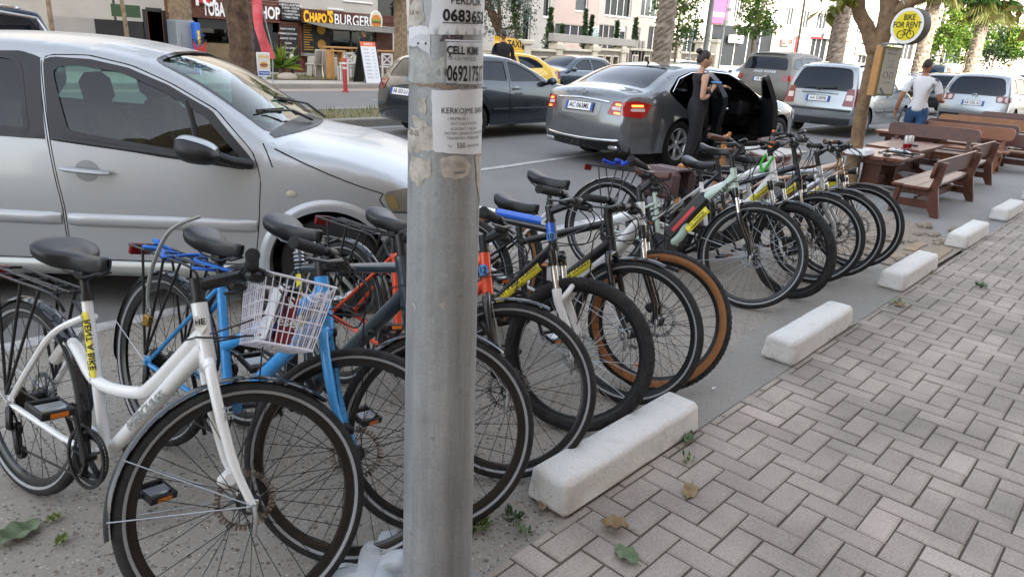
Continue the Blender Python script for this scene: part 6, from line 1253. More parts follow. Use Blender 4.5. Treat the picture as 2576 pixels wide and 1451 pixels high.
gp = scaled(MPV, .97, .965, 1.76, R=.315, Ra=.36, plate=('AB 256 AC', .74, 0), tail=([(-3.12, .97), (-3.30, .97), (-3.36, .82), (-3.14, .82)], [(.50, .97), (.86, .98), (.86, .80), (.52, .80)]), tail_m=M('tail_smoked', '#5a2a2c', .15, coat=.5), tail_in=[('round_lamp', M('lamp_pinkish', '#d8b8b4', .2), [(.78+.075*math.cos(a), .89+.075*math.sin(a)) for a in np.linspace(0, 6.28, 16, endpoint=False)], 'f'), ('round_lamp', MC['lamp_pinkish'], [(.60+.06*math.cos(a), .885+.06*math.sin(a)) for a in np.linspace(0, 6.28, 16, endpoint=False)], 'f')], rear_panels=[('bumper_lower', BLK, [(-.80, .47), (.80, .47), (.74, .27), (-.74, .27)])], rear_trims=[], side_trims=[])
go, gs_ = car('hatchback', gp, (26.7, 4.45, .03), -2, 'silver tall hatchback with round tail lamps parked beyond the wooden benches', SILV2)
f = gs_.rear(.015); b = MB(); c = f(0, .98-.05); b.tube([c+V((0, .06*math.cos(a), .06*math.sin(a))) for a in np.linspace(0, 6.28, 24, endpoint=False)], .008, 6, closed=True); b.tube([c+V((0, y, z)) for y, z in ((.045, .045), (.02, -.03), (0, .02), (-.02, -.03), (-.045, .045))], .006, 5); b.build('round_emblem', CHR, go)
SUV = dict(w=1.98, wb=2.92, R=.375, Ra=.43, zs=.33, tw=.25, spokes=5, belt=((-3.6, 1.24), (-.5, 1.14)), tum=.24, tf=.17, tr=.12, lr=.5,
  top=[(.70, .32, .05), (.86, .5, .08), (.9, .7, .09), (.88, .9, .09), (.78, 1.02, .07), (.4, 1.1, .05), (-.2, 1.14, .05), (-.5, 1.17, .06), (-.66, 1.24, .07), (-1.1, 1.52, .07), (-1.4, 1.68, .055), (-1.8, 1.75, .04), (-2.5, 1.77, .04), (-3.1, 1.745, .04), (-3.55, 1.70, .04), (-3.68, 1.64, .05), (-3.72, 1.5, .06), (-3.82, 1.25, .07), (-3.88, 1.1, .07), (-3.91, .9, .08), (-3.93, .7, .08), (-3.9, .5, .07), (-3.78, .36, .04)],
  ws=[(-.72, -.68), (.72, -.68), (.62, -1.45), (-.62, -1.45)], rw=[(-.62, 1.60), (.62, 1.60), (.70, 1.27), (-.70, 1.27)], rw_z=True,
  doors=[dict(poly=roundpoly([(-.58, 1.1), (-.46, .9), (-.48, .42), (-1.75, .40), (-1.77, 1.2), (-1.77, 1.69), (-1.45, 1.63), (-1.0, 1.4)], .03, 3), win=[roundpoly([(-.85, 1.24), (-1.15, 1.45), (-1.45, 1.585), (-1.72, 1.64), (-1.73, 1.24)], .03, 4)], hinge=-.5, handle=(-1.6, 1.08)),
         dict(poly=roundpoly([(-1.785, .40), (-2.42, .40), (-2.45, .6), (-2.56, .86), (-2.72, 1.0), (-2.78, 1.2), (-2.74, 1.7), (-1.785, 1.70)], .03, 3), win=[roundpoly([(-1.83, 1.245), (-1.82, 1.65), (-2.68, 1.64), (-2.71, 1.26)], .03, 4)], hinge=-1.8, handle=(-2.55, 1.1))],
  windows=[roundpoly([(-2.85, 1.28), (-2.83, 1.63), (-3.45, 1.58), (-3.66, 1.32)], .05, 4)],
  tail=([(-3.58, 1.13), (-3.862, 1.13), (-3.895, .98), (-3.62, .98)], [(.64, 1.12), (1.1, 1.13), (1.1, .98), (.66, .98)]), tail_m=TLR, head=([(.45, 1.0), (.74, .99), (.84, .84), (.5, .84)], [(.42, .98), (.85, .98), (.85, .84), (.45, .84)]), head_m=HLM, mirror=(-.72, 1.2), grid=.1)
rr = scaled(SUV, 1, 1.04, plate=('AB 902 JI', 1.03, 0), tail_m=TLL, side_panels=[('dark_pillar', BLKG, [(-2.74, 1.30), (-2.74, 1.74), (-3.0, 1.73), (-3.0, 1.30)])])
ro, rs_ = car('off_road_car', rr, (25.6, 9.9, .02), -1, 'dusty taupe four-wheel-drive with lit tail lamps in front of the silver people carrier', DUST)
f = rs_.rear(.012); text_obj('lettering', 'RANGE ROVER', lambda x, y: f(-x, 1.235+y), .085, CHR, ro, bold=.02, space=1.5)
b = MB(); st = rs_.strip(.01); b.grid(lambda u, v: st(-.85+1.7*v, rs_.q_x(-3.5, True)+.10*u)+V((-.10*u, 0, .012)), 3, 16); b.build('roof_spoiler', DUST, ro)
# far carriageway, facing left
tx_ = scaled(SED, .97, 1.0, 1.8, tail=([(-3.45, .96), (-3.78, .96), (-3.86, .72), (-3.66, .72)], [(.6, .95), (.85, .95), (.85, .72), (.62, .72)]), rim_m=RIMM)
to, ts_ = car('taxi', tx_, (13.75, 15.35, 0), 180, 'yellow taxi saloon with a TAXI roof sign behind the dark hatchback', TAXI)
b = MB(); Pt = [(-.62, 0), (.62, 0), (.62, .10), (.55, .22), (.60, .34), (-.1, .34), (-.35, .28), (-.55, .15)]; b.poly([(-2.3+x*.95, .09, 1.50+z*1.05) for x, z in Pt], (0, -.18, 0)); b.box((-2.3, 0, 1.46), (1.0, .3, .09), bev=.02); sg_ = b.build('roof_sign', TAXI, to)
text_obj('lettering', 'TAXI', lambda x, y: V((-2.42-x, .093, 1.665+y)), .27, INK, sg_, bold=.03); b = MB(); disc(b, V((-2.80, .095, 1.60)), .06, .06, -.01, 0); b.tube([(-2.3+x*.9, .096, 1.505+z*1.0) for x, z in Pt], .008, 4, closed=True); b.build('roundel', INK, sg_)
a4 = scaled(SED, .94, .985, 1.77, mirror=(-.70, .97), side_trims=[('window_trim', CHR, [(-2.85, 1.0), (-1.9, .975), (-.8, .97)], .018, .005)])
car('saloon_car', a4, (17.6, 15.6, 0), 180, 'dark blue-grey saloon facing left behind the yellow taxi', NAVY)
car('estate_car', scaled(MPV, 1.05, .9, 1.75), (23.4, 15.4, 0), 180, 'dark car facing left just above the grey saloon roof', BLACKP)
car('estate_car', scaled(HAT, 1.0, 1.0), (21.5, 18.6, .0), 180, 'small dark parked car in front of the stone wall, right of the taxi', paint('olive_grey_paint', '#565c58'))
car('hatchback', scaled(MPV, 1.0, .96), (31.5, 15.4, 0), 180, 'steel blue car facing left behind the standing woman', BLUEW)
car('hatchback', scaled(HAT, 1.0, 1.0), (39, 18.4, 0), 180, 'pale silver car parked far off behind the steel blue car', SILV2)
# dark blue four-wheel-drive above the silver hatchback roof
so2, ss2 = car('off_road_car', scaled(SUV, .95, 1.02, 1.9, side_trims=[('window_trim', CHR, [(-3.55, 1.30), (-3.40, 1.62), (-2.8, 1.70), (-1.8, 1.71), (-1.3, 1.60)], .04, .006), ('roof_rail', CHR, [(-3.2, 1.765), (-2.4, 1.79), (-1.5, 1.775)], .03, .035)]), (.55, 16.2, 0), 180, 'dark blue four-wheel-drive glimpsed over the silver hatchback roof at the far left', DKBLU)
# further ahead, right
bk = scaled(HAT, 1.0, 1.04, 1.78, tail_m=TLL, tail=([(-3.02, 1.0), (-3.25, .98), (-3.42, .70), (-3.2, .68)], [(.58, .98), (.84, .98), (.84, .68), (.62, .68)])); car('hatchback', bk, (33.6, 7.0, .04), -2, 'black hatchback with glowing tail lamps left of the silver tall hatchback', BLACKP)
jp = scaled(SUV, 1.0, 1.03, head_m=HLL, front_panels=[('grille', CHR, roundpoly([(-.42, .98), (.42, .98), (.38, .72), (-.38, .72)], .03)), ('bumper_dark', BLK, [(-.75, .62), (.75, .62), (.7, .45), (-.7, .45)])]); car('off_road_car', jp, (46.5, 11.7, .1), 187, 'blue-grey four-wheel-drive driving this way with its headlight on', LBLU)
car('hatchback', scaled(MPV, 1, 1), (40.5, 5.4, .05), -2, 'dark blue car at the right edge, ahead of the silver tall hatchback', DKBLU)
car('hatchback', scaled(HAT, 1, 1), (52, 7.2, .1), -2, 'small dark car far ahead on the road, right of the four-wheel-drive', NAVY)
car('hatchback', scaled(HAT, 1, 1.05), (62, 10, .1), 180, 'pale car far off beneath the full palm', SILV2)
# ================================================================== bicycles
RIMB = M('rim_black', '#161718', .3, .3, coat=.3); ALU = M('brushed_alu', '#a9adb0', .35, 1.); SPK = M('spoke_steel', '#b9bcbd', .3, 1.); SPKB = M('spoke_black', '#1b1b1c', .4, .6)
BT = M('bike_tyre', '#161617', .88, var=.35, vs=25, col2='#2b2a28'); REFL = M('reflective_stripe', '#8f9192', .4); TAN = M('tan_sidewall', '#96643a', .8, var=.15, vs=20)
GRIP = M('grip_rubber', '#191a1b', .8, bump=.3, bs=180); SADL = M('saddle_vinyl', '#17191c', .38, var=.2, vs=18, bump=.08, bs=160); BRWN = M('brown_leather', '#5a3327', .42, var=.25, vs=30)
BPL = M('bike_black', '#141517', .42); BGL = M('fork_black', '#101113', .18, coat=.5); STEEL = M('stanchion_chrome', '#dfe1e2', .08, 1.); YEL = M('sticker_yellow', '#e8d93a', .45, var=.12, vs=9); ORNG = M('reflector_orange', '#e27a14', .2, coat=.5)
MUDG = M('mudguard_black', '#1c2026', .16, coat=.4); CHN = M('chain_steel', '#4f4a44', .45, .8); WHTP = M('white_plastic', '#dcdcd8', .35); ROTOR = M('disc_steel', '#8f9294', .3, 1.)
def bike(label, sp, cat='bicycle', group='rental bikes parked in a row'):
    """local frame: rear hub at x = 0, front hub at x = wb, y to the rider's left, z up"""
    R, tr, wb = sp.get('R', .35), sp.get('tr', .02), sp.get('wb', 1.08)
    fx, fy = sp['front']; hd = R_(sp['head']); lean = R_(sp.get('lean', 7))
    fx += math.sin(hd)*math.sin(lean)*sp.get('R', .35); fy -= math.cos(hd)*math.sin(lean)*sp.get('R', .35)   # 'front' is where the front hub hangs; the tyre stands beside it
    rx, ry = fx-wb*math.cos(hd), fy-wb*math.sin(hd)
    root = empty('bicycle', (rx, ry, .006), label=label, cat=cat, group=group)
    root.rotation_mode = 'XYZ'; root.matrix_world = MX.Translation((rx, ry, .006)) @ MX.Rotation(hd, 4, 'Z') @ MX.Rotation(-lean, 4, 'X')
    ha = R_(sp.get('ha', 70)); u = V((-math.cos(ha), 0, math.sin(ha))); nf = V((math.sin(ha), 0, math.cos(ha)))
    FH = V((wb, 0, R)); RH = V((0, 0, R)); A = FH-nf*.045; lf = sp.get('lf', .40); hl = sp.get('hl', .15)
    HB = A+u*lf; HT = HB+u*hl; BB = V((sp.get('bbx', .44), 0, sp.get('bbz', .285)))
    sa = R_(sp.get('sa', 72)); su = V((-math.cos(sa), 0, math.sin(sa))); ST = BB+su*sp.get('stl', (sp['sad']-sp.get('bbz', .285))/math.sin(sa)-.125); SD = BB+su*(sp['sad']-BB.z)/math.sin(sa)
    paint = sp['paint']; fk = sp.get('fork_m', paint); S1, S2 = V((0, .058, 0)), V((0, -.058, 0))
    ms = MX.Translation(HB) @ MX.Rotation(R_(sp.get('steer', 0)), 4, u) @ MX.Translation(-HB)
    near = sp.get('near', False); ns = 10 if near else 8
    # --- frame
    f = MB(); dt = sp.get('dt', .021); tt = sp.get('tt', .017); ty = sp['type']
    f.tube([HB-u*.012, HB+u*hl*.5, HT+u*.006], [dt*1.08, dt*.98, dt*1.04], 14)
    f.tube([BB-su*.0, ST], [.0175, .0165], 12); f.cyl(BB-V((0, .037, 0)), BB+V((0, .037, 0)), .024, 14)
    def stays(a, b, r, o1, o2, mid=None):
        for sg in (-1, 1):
            p, q = a+V((0, sg*o1, 0)), b+V((0, sg*o2, 0)); f.tube([p]+([mid+V((0, sg*(o1+o2)*.55, 0))] if mid else [])+[q], [r]*(3 if mid else 2), 8)
    stays(BB+V((-.02, 0, .0)), RH+V((.0, 0, -.008)), .0095, .028, .062, BB.lerp(RH, .35)+V((0, 0, -.005)))
    if ty == 'diamond':
        k1 = HT-u*.03; e = ST-su*.03
        f.tube([k1, k1.lerp(e, .5)+V((0, 0, sp.get('bow', 0))), e], [tt*1.1, tt, tt*.95], 12); f.tube([HB+u*.035, BB], [dt*1.05, dt], 12); stays(ST-su*.04, RH, .008, .02, .062)
    elif ty == 'mixte':            # sloping twin low tubes
        k1 = HT-u*.05; e = BB+su*.22; f.tube([k1, e], [tt*1.15, tt], 12); f.tube([HB+u*.03, BB], [dt*1.1, dt], 12); stays(ST-su*.05, RH, .008, .02, .062)
    elif ty == 'trapez':
        k1 = HT-u*.03; e = BB+su*.34; f.tube([k1, e], [tt*1.2, tt], 12); f.tube([HB+u*.03, BB], [dt*1.25, dt*1.15], 12); stays(ST-su*.05, RH, .008, .02, .062)
    elif ty == 'white':            # one tube swings through the seat tube and on to the stays
        f.tube(catmull([HT-u*.075, HT-u*.075+V((-.19, 0, -.20)), BB+V((.13, 0, .235)), BB+su*.225, BB+su*.265+V((-.13, 0, .05)), RH.lerp(ST, .36)+V((.03, 0, .02))], 6), .0195, 12)
        f.tube([HB+u*.03, BB+V((.02, 0, .01))], [dt*1.15, dt*1.05], 12)
        for sg in (-1, 1): f.tube(catmull([ST-su*.07+V((0, sg*.018, 0)), ST-su*.07+V((-.10, sg*.05, -.07)), RH.lerp(ST, .36)+V((0, sg*.06, 0)), RH+V((.0, sg*.063, .01))], 5), .0105, 8)
    elif ty == 'wave':             # e-bike step-through
        f.tube(catmull([HT-u*.055, HT-u*.09+V((-.07, 0, -.05)), HT+V((-.22, 0, -.30)), BB+V((.14, 0, .10)), BB+V((.03, 0, .0))], 6), [.034]*2+[.033]*22+[.036], 14)
        f.tube(catmull([HB+u*.03, HB+u*.02+V((-.08, 0, -.02)), HT+V((-.20, 0, -.31))], 5), .022, 10); stays(ST-su*.10, RH, .0095, .02, .066)
    elif ty == 'etrapez':          # bulky down tube, sloping top tube
        k1 = HT-u*.045; e = BB+su*.33; f.tube([k1, k1.lerp(e, .35), e], [.027, .021, .017], 12); f.tube([HB+u*.05, HB.lerp(BB, .25), BB], [.034, .038, .036], 14); stays(ST-su*.06, RH, .009, .02, .064)
    fo = f.build('frame', paint, root)
    # drop-outs
    d = MB()
    for sg in (-1, 1): d.box(RH+V((0.0, sg*.064, -.004)), (.045, .007, .05), bev=.003)
    d.cyl(RH-V((0, .078, 0)), RH+V((0, .078, 0)), .007, 8); d.build('dropout', sp.get('drop_m', paint), root)
    # --- seatpost, saddle
    s = MB(); s.tube([ST-su*.02, ST+su*.002], .0205, 12); s.build('seat_clamp', BPL, root)
    s = MB(); pm = sp.get('post_m', BPL)
    s.tube([ST-su*.05, SD-su*.075], .0138, 12)
    if sp.get('post_susp'):
        k = SD-su*.16
        for j in range(5): s.tube([k+su*(.014*j), k+su*(.014*j+.007), k+su*(.014*j+.014)], [.017, .022, .017], 12)
    s.box(SD-su*.06, (.05, .04, .03), bev=.006)
    for sg in (-1, 1): s.tube([SD+V((-.11, sg*.022, -.035)), SD+V((-.05, sg*.022, -.058)), SD+V((.06, sg*.022, -.058)), SD+V((.135, sg*.016, -.03))], .0035, 6)
    if sp.get('springs'):
        for sg in (-1, 1): s.tube([SD+V((-.10+.012*math.cos(q*5.2), sg*.055+.012*math.sin(q*5.2), -.07+.009*q)) for q in np.linspace(0, 6, 36)], .0032, 5)
    s.build('seatpost', pm, root)
    s = MB(); sw = sp.get('sw', .075); L0 = .27; st_ = sp.get('stilt', 0)
    def sadf(a, b):
        t = a; x = .145-L0*t; wdt = .019+(sw-.019)*(1/(1+math.exp(-(t-.60)*13)))*(1-.42*max(0, (t-.86)/.14)**2.2); h = .050+.012*t
        if t < .06: wdt *= math.sqrt(max(.02, 1-((.06-t)/.06)**2)); h *= .55+.45*t/.06
        if t > .94: k = math.sqrt(max(.02, 1-((t-.94)/.062)**2)); wdt *= k**.5; h *= .5+.5*k
        q = 2*math.pi*b; y = wdt*math.copysign(abs(math.cos(q))**.75, math.cos(q)); zz = math.sin(q)
        top = .018*(t-.45)**2*4+.010*max(0, t-.7)*3
        z = top+(.004+.010*abs(y)/max(wdt, .01)*0 if zz > 0 else 0)+(h*.32*zz if zz > 0 else h*.95*zz*(abs(y)/wdt*.55+.45))
        return SD+V((x, y, z-.012+st_*(x)))
    s.grid(sadf, 26, 22, flip=True); s.build('saddle', sp.get('sad_m', SADL), root, ang=60)
    # --- wheels
    def wheel_b(c, X, front):
        par = root
        t = MB(); t.T = X; n2 = 14; n1 = 72; knob = sp.get('knob'); kk = 84
        N1 = kk*2 if knob else n1; tm = sp.get('tyre_stripe', True)
        def pt(i, j):
            a = 2*math.pi*i/N1; q = 2*math.pi*j/n2; rr = tr
            if knob and math.cos(q) > .25: rr = tr*(1.10 if (i+(j % 2)) % 2 else .93)
            ro = R-tr+rr*math.cos(q)*1.0; return c+V((ro*math.cos(a), rr*math.sin(q), ro*math.sin(a)))
        vs = [pt(i, j) for i in range(N1) for j in range(n2)]; fs = []; mi = []
        for i in range(N1):
            for j in range(n2):
                fs.append((i*n2+j, i*n2+(j+1) % n2, ((i+1) % N1)*n2+(j+1) % n2, ((i+1) % N1)*n2+j))
                q = 2*math.pi*(j+.5)/n2; cq = math.cos(q)
                mi.append(1 if (sp.get('tan') and cq < .35) else (2 if tm and -.55 < cq < -.1 and not knob and j in (4, 9) else 0))
        t.v += [tuple(X @ p) if X else tuple(p) for p in vs]; t.f += [list(q) for q in fs]; t.mi += mi; t.sm += [not knob]*len(fs)
        rb = MB(); rb.T = X; ro = R-tr*1.75; rw = .0125; dp = sp.get('rimd', .022)
        rb.lathe([(ro-dp, -.006), (ro-dp*.5, -rw*.85), (ro, -rw), (ro+.007, -rw), (ro+.007, rw), (ro, rw), (ro-dp*.5, rw*.85), (ro-dp, .006), (ro-dp, -.006)], 64, 'y', c=c)
        wo = rb.build('wheel', sp.get('rim_mat', RIMB), par, ang=30)
        t.build('tyre', [BT, TAN, REFL], wo, ang=60)
        h = MB(); h.T = X; hr = sp.get('hub_r', .022) if front else .026
        h.lathe([(.008, -.052), (.02, -.05), (hr+.006, -.036), (hr+.006, -.031), (hr*.75, -.026), (hr*.75, .026), (hr+.006, .031), (hr+.006, .036), (.02, .05), (.008, .052)], 18, 'y', c=c)
        if not front:
            for k in range(7): h.lathe([(.02, -.030-.003*k), (.050-.0048*k, -.030-.003*k), (.050-.0048*k, -.0315-.003*k), (.02, -.0315-.003*k)], 26, 'y', c=c, mi=1)
        h.build('hub', [BPL if sp.get('hubblk', True) else ALU, CHN], wo)
        s2 = MB(); s2.T = X; nsp = sp.get('nsp', 32); sr = .0011 if near else .0014; ph = random.random()
        for k in range(nsp):
            sg = 1 if k % 2 else -1; a = 2*math.pi*k/nsp+ph; b_ = a+(.85 if (k//2) % 2 else -.85)
            s2.tube([c+V(((hr+.004)*math.cos(b_), sg*.033, (hr+.004)*math.sin(b_))), c+V(((ro-dp)*math.cos(a), sg*.003, (ro-dp)*math.sin(a)))], sr, 4, cap=False)
        s2.build('spokes', sp.get('spk', SPKB), wo)
        if sp.get('disc', True) and (front or sp.get('disc_r', True)):
            dk = MB(); dk.T = X; dr = .082; y = .042
            for k in range(40):
                a0, a1 = 2*math.pi*k/40, 2*math.pi*(k+.72)/40
                P = [(dr-.013, a0), (dr+(.003 if k % 2 else 0), a0), (dr+(.003 if k % 2 else 0), a1), (dr-.013, a1)]
                dk.poly([c+V((r*math.cos(a), y, r*math.sin(a))) for r, a in P], (0, .002, 0))
            dk.lathe([(dr-.016, y), (dr-.010, y), (dr-.010, y+.002), (dr-.016, y+.002), (dr-.016, y)], 40, 'y', c=c)
            for k in range(6):
                a = 2*math.pi*k/6; dk.bar(c+V((.022*math.cos(a), y+.001, .022*math.sin(a))), c+V(((dr-.012)*math.cos(a+.5), y+.001, (dr-.012)*math.sin(a+.5))), .002, .008, up=(0, 1, 0))
            dk.lathe([(.005, y-.002), (.026, y-.002), (.026, y+.003), (.005, y+.003)], 16, 'y', c=c); dk.build('brake_disc', ROTOR, wo)
        return wo
    wheel_b(RH, None, False); fw_o = wheel_b(FH, ms, True)
    # --- fork
    f = MB(); f.T = ms; cr = HB-u*.015
    if sp.get('fork', 'rigid') == 'rigid':
        for sg in (-1, 1): f.tube(catmull([cr+V((0, sg*.02, 0)), cr+V((0.004, sg*.047, -.025)), cr-u*.14+V((0, sg*.056, 0)), FH+u*.12-nf*.03+V((0, sg*.056, 0)), FH+V((0, sg*.056, .0))], 5), [.0155]*8+[.015]*4+[.0135]*4+[.0115]*5, 10)
        f.tube([cr+V((0, -.05, -.02)), cr, cr+V((0, .05, -.02))], [.015, .021, .015], 12)
        f.build('fork', fk, root)
    else:
        cr2 = cr+nf*.012
        for sg in (-1, 1):
            a = cr2+V((0, sg*.066, -.005)); f.tube([a+u*.035, a, a-u*.03], [.019, .021, .018], 12, mi=0)
            f.tube([a-u*.02, a-u*.15], .0145, 12, mi=1)
            b_ = a-u*.135; f.tube([b_+u*.008, b_, b_-u*.05, FH+V((0, sg*.062, 0))+u*.08, FH+V((0, sg*.060, -.012))], [.0195, .0215, .019, .016, .012], 12, mi=2)
        f.tube([cr2+V((0, -.066, 0)), cr+V((0, 0, .012)), cr2+V((0, .066, 0))], [.019, .023, .019], 12, mi=0)
        br = cr2-u*.19+nf*.03; f.tube(catmull([br+V((0, -.062, -.0))-nf*.03, br+V((0, -.05, .045)), br+V((0, 0, .07)), br+V((0, .05, .045)), br+V((0, .062, 0))-nf*.03], 4), .012, 8, mi=2)
        fo2 = f.build('fork', [sp.get('crown_m', BGL), STEEL, sp.get('lower_m', BGL)], root)
    d = MB(); d.T = ms
    for sg in (-1, 1): d.box(FH+V((0, sg*.056, 0)), (.03, .008, .035), bev=.003)
    d.cyl(FH-V((0, .072, 0)), FH+V((0, .072, 0)), .006, 8); d.tube([FH+V((0, -.075, 0)), FH+V((.01, -.083, -.03)), FH+V((.015, -.08, -.075))], [.006, .007, .006], 8); d.build('axle_lever', ALU, root)
    if sp.get('disc', True):
        d = MB(); d.T = ms; c = FH+V((-.055, .05, .055)); d.box(c, (.045, .034, .06), MX.Rotation(R_(35), 4, 'Y'), .01); d.cyl(c+V((0, -.03, 0)), c+V((0, .03, 0)), .017, 10); d.build('brake_caliper', sp.get('cal_m', BPL), root)
    # --- stem, bars
    st_up = sp.get('st_up', .05); sb = HT+u*st_up; fw = sp.get('st_f', .08); rise = sp.get('st_rise', .03); bc = sb+nf*fw+u*rise; bc = V((bc.x, 0, bc.z))
    s = MB(); s.T = ms; s.tube([HT-u*.005, sb+u*.022], .0175, 12); s.tube([HT+u*.004, HT+u*.012], .0225, 12); s.bar(sb, bc, .034, .034, bev=.01); s.cyl(bc+V((0, -.025, 0)), bc+V((0, .025, 0)), .02, 12); s.build('stem', sp.get('stem_m', BPL), root)
    hw = sp.get('bw', .30); hr_ = sp.get('bar_rise', .02); sweep = sp.get('sweep', .06); bp = []
    for t in np.linspace(-1, 1, 21):
        a = abs(t); k = min(1, max(0, (a-.12)/.3)); bp.append(bc+V((-sweep*a**1.6*1.0, hw*t, hr_*(3*k*k-2*k**3)-.008*a)))
    b = MB(); b.T = ms; b.tube(bp, .0115, 10, cap=True); ho = b.build('handlebar', sp.get('bar_m', BPL), root)
    for sg in (-1, 1):
        e0, e1 = (bp[-1], bp[-5]) if sg > 0 else (bp[0], bp[4]); g = MB(); g.T = ms
        e1 = e0+(e1-e0).normalized()*sp.get('gl', .13); q = (e0-e1)
        g.tube([e1, e1+q*.03, e1+q*.06, e1+q*.5, e0-q*.05, e0, e0+q*.01], [.012, .018, .0165, .0172, .0165, .0185, .014], 14); g.build('grip', sp.get('grip_m', GRIP), ho)
        l = MB(); l.T = ms; c = e1-q*.35; l.cyl(c-q*.14, c+q*.14, .0185, 10); l.tube([c+V((.015, 0, -.006)), c+V((.045, 0, -.012))+q*.1, c+q*.75+V((.055, 0, -.028)), c+q*1.3+V((.04, 0, -.034))], [.011, .009, .0065, .006], 8, flat=.7)
        l.box(c+V((.015, 0, -.028)), (.05, .04, .03), bev=.01); l.build('brake_lever', sp.get('lever_m', BPL), ho)
    # cables
    if sp.get('cables', True):
        cb = MB(); 
        for sg, tgt, dz in ((1, FH+V((-.05, .05, .09)), -.16), (-1, HB+u*hl*.4+V((.0, -.03, 0)), -.17), (1, HB+u*.03+V((-.03, .025, 0)), -.13), (-1, HB+u*.06+V((-.04, -.03, -.02)), -.1)):
            c = ms @ (bp[10+sg*5]+V((.04, 0, -.02))); T_ = (ms @ tgt) if tgt.z < HB.z-.1 else tgt
            mid = ms @ (bc+V((.10, sg*.05, dz*random.uniform(.8, 1.15)))); mid2 = T_.lerp(mid, .4)+V((.02, sg*.015, 0)); cb.tube(catmull([c, c.lerp(mid, .5)+ms.to_3x3() @ V((.05, 0, .01)), mid, mid2, T_], 5), .0027, 6)
        cb.build('brake_cable', BPL, root)
    # --- crank, pedals, chain
    cy = -.055; k = MB(); cr_ = sp.get('ring', .085)
    for rr in ((cr_, cr_*.8) if not sp.get('ebike') else (cr_,)):
        oy = cy+(.0 if rr == cr_ else .008)
        for j in range(44):
            a0, a1 = 2*math.pi*j/44, 2*math.pi*(j+.5)/44
            k.poly([BB+V((r*math.cos(a), oy, r*math.sin(a))) for r, a in ((rr-.014, a0), (rr-.002, a0), (rr+.003, (a0+a1)/2), (rr-.002, a1), (rr-.002, 2*math.pi*(j+1)/44), (rr-.014, 2*math.pi*(j+1)/44))], (0, .003, 0))
    ca = R_(sp.get('crank', 118))
    for j in range(5): a = ca+2*math.pi*j/5; k.bar(BB+V((.01*math.cos(a), cy, .01*math.sin(a))), BB+V(((cr_-.01)*math.cos(a), cy, (cr_-.01)*math.sin(a))), .006, .016, up=(0, 1, 0))
    if sp.get('guard'): k.lathe([(cr_+.002, cy-.012), (cr_+.012, cy-.012), (cr_+.012, cy-.006), (cr_+.002, cy-.006), (cr_+.002, cy-.012)], 40, 'y', c=BB)
    k.cyl(BB+V((0, -.075, 0)), BB+V((0, .07, 0)), .013, 12)
    ends = []
    for sg, a in ((-1, ca), (1, ca+math.pi)):
        e = BB+V((.172*math.cos(a), sg*.085, .172*math.sin(a))); k.tube([BB+V((0, sg*.066, 0)), BB.lerp(e, .5)+V((0, sg*.033+0, 0)), e], [.017, .012, .013], 10, flat=.7); ends.append((sg, e))
    ko = k.build('crankset', sp.get('crank_m', BPL), root)
    for sg, e in ends:
        p = MB(); c = e+V((0, sg*.065, 0)); rm = MX.Rotation(R_(random.uniform(-18, 18)), 4, 'Y'); p.T = MX.Translation(c) @ rm
        for x in (-.042, .042): p.box((x, 0, 0), (.014, .098, .026), bev=.004)
        for y in (-.043, .043): p.box((0, y, 0), (.085, .012, .022), bev=.003)
        p.box((0, 0, 0), (.05, .09, .018), bev=.006, mi=1); p.T = None; p.cyl(e, c+V((0, sg*.03, 0)), .006, 8)
        p.T = MX.Translation(c) @ rm
        for x in (-.0495, .0495): p.box((x, 0, 0), (.003, .05, .014), mi=2)
        p.build('pedal', [BPL, sp.get('ped_m', ALU), ORNG], ko)
    c = MB(); ry_ = -.047; n = 20
    path = [BB+V((cr_*math.cos(a), ry_, cr_*math.sin(a))) for a in np.linspace(-1.75, 1.6, n)]+[RH+V((.045*math.cos(a), ry_, .045*math.sin(a))) for a in np.linspace(1.6, 3.6, 9)]+[RH+V((.03, ry_, -.09)), RH+V((.045, ry_, -.155))]
    c.tube(path, .0042, 5, closed=True, flat=.8); c.build('chain', CHN, root)
    c = MB(); c.bar(RH+V((.0, -.068, -.01)), RH+V((.02, -.075, -.09)), .02, .035, bev=.008); c.bar(RH+V((.02, -.06, -.08)), RH+V((.055, -.06, -.17)), .018, .02, bev=.006)
    for q in ((.02, -.09), (.05, -.165)): c.lathe([(.004, -.008), (.022, -.008), (.022, .008), (.004, .008)], 12, 'y', c=RH+V((q[0], -.05, q[1])))
    c.build('derailleur', BPL, root)
    # --- optional equipment
    def guard(c, a0, a1, X, nm='mudguard', wdt=.024, mt=None):
        g = MB(); g.T = X; rg = R+.016
        def gf(a, b_):
            q = a0+(a1-a0)*a; t = b_*2-1; e = min(1, .55+min(a, 1-a)*14); r = rg-.012*t*t; return c+V((r*math.cos(q), wdt*t*e, r*math.sin(q)))
        g.grid(gf, 40, 8, flip=True); return g.build(nm, mt or sp.get('mud_m', MUDG), root)
    mg = sp.get('mud', '')
    if 'r' in mg: 
        guard(RH, R_(10), R_(196), None)
        g = MB()
        for sg in (-1, 1): g.tube([RH+V((0, sg*.075, 0)), RH+V(((R+.01)*math.cos(R_(168)), sg*.024, (R+.01)*math.sin(R_(168))))], .0018, 5)
        g.build('mudguard_stay', ALU, root)
    if 'f' in mg:
        go = guard(FH, R_(sp.get('mf0', 62)), R_(sp.get('mf1', 205)), ms)
        g = MB(); g.T = ms
        for sg in (-1, 1):
            for aa in (sp.get('mf1', 205)-8, sp.get('mf1', 205)-34): g.tube([FH+V((0, sg*.068, 0)), FH+V(((R+.008)*math.cos(R_(aa)), sg*.022, (R+.008)*math.sin(R_(aa))))], .002, 5)
        g.build('mudguard_stay', ALU, root)
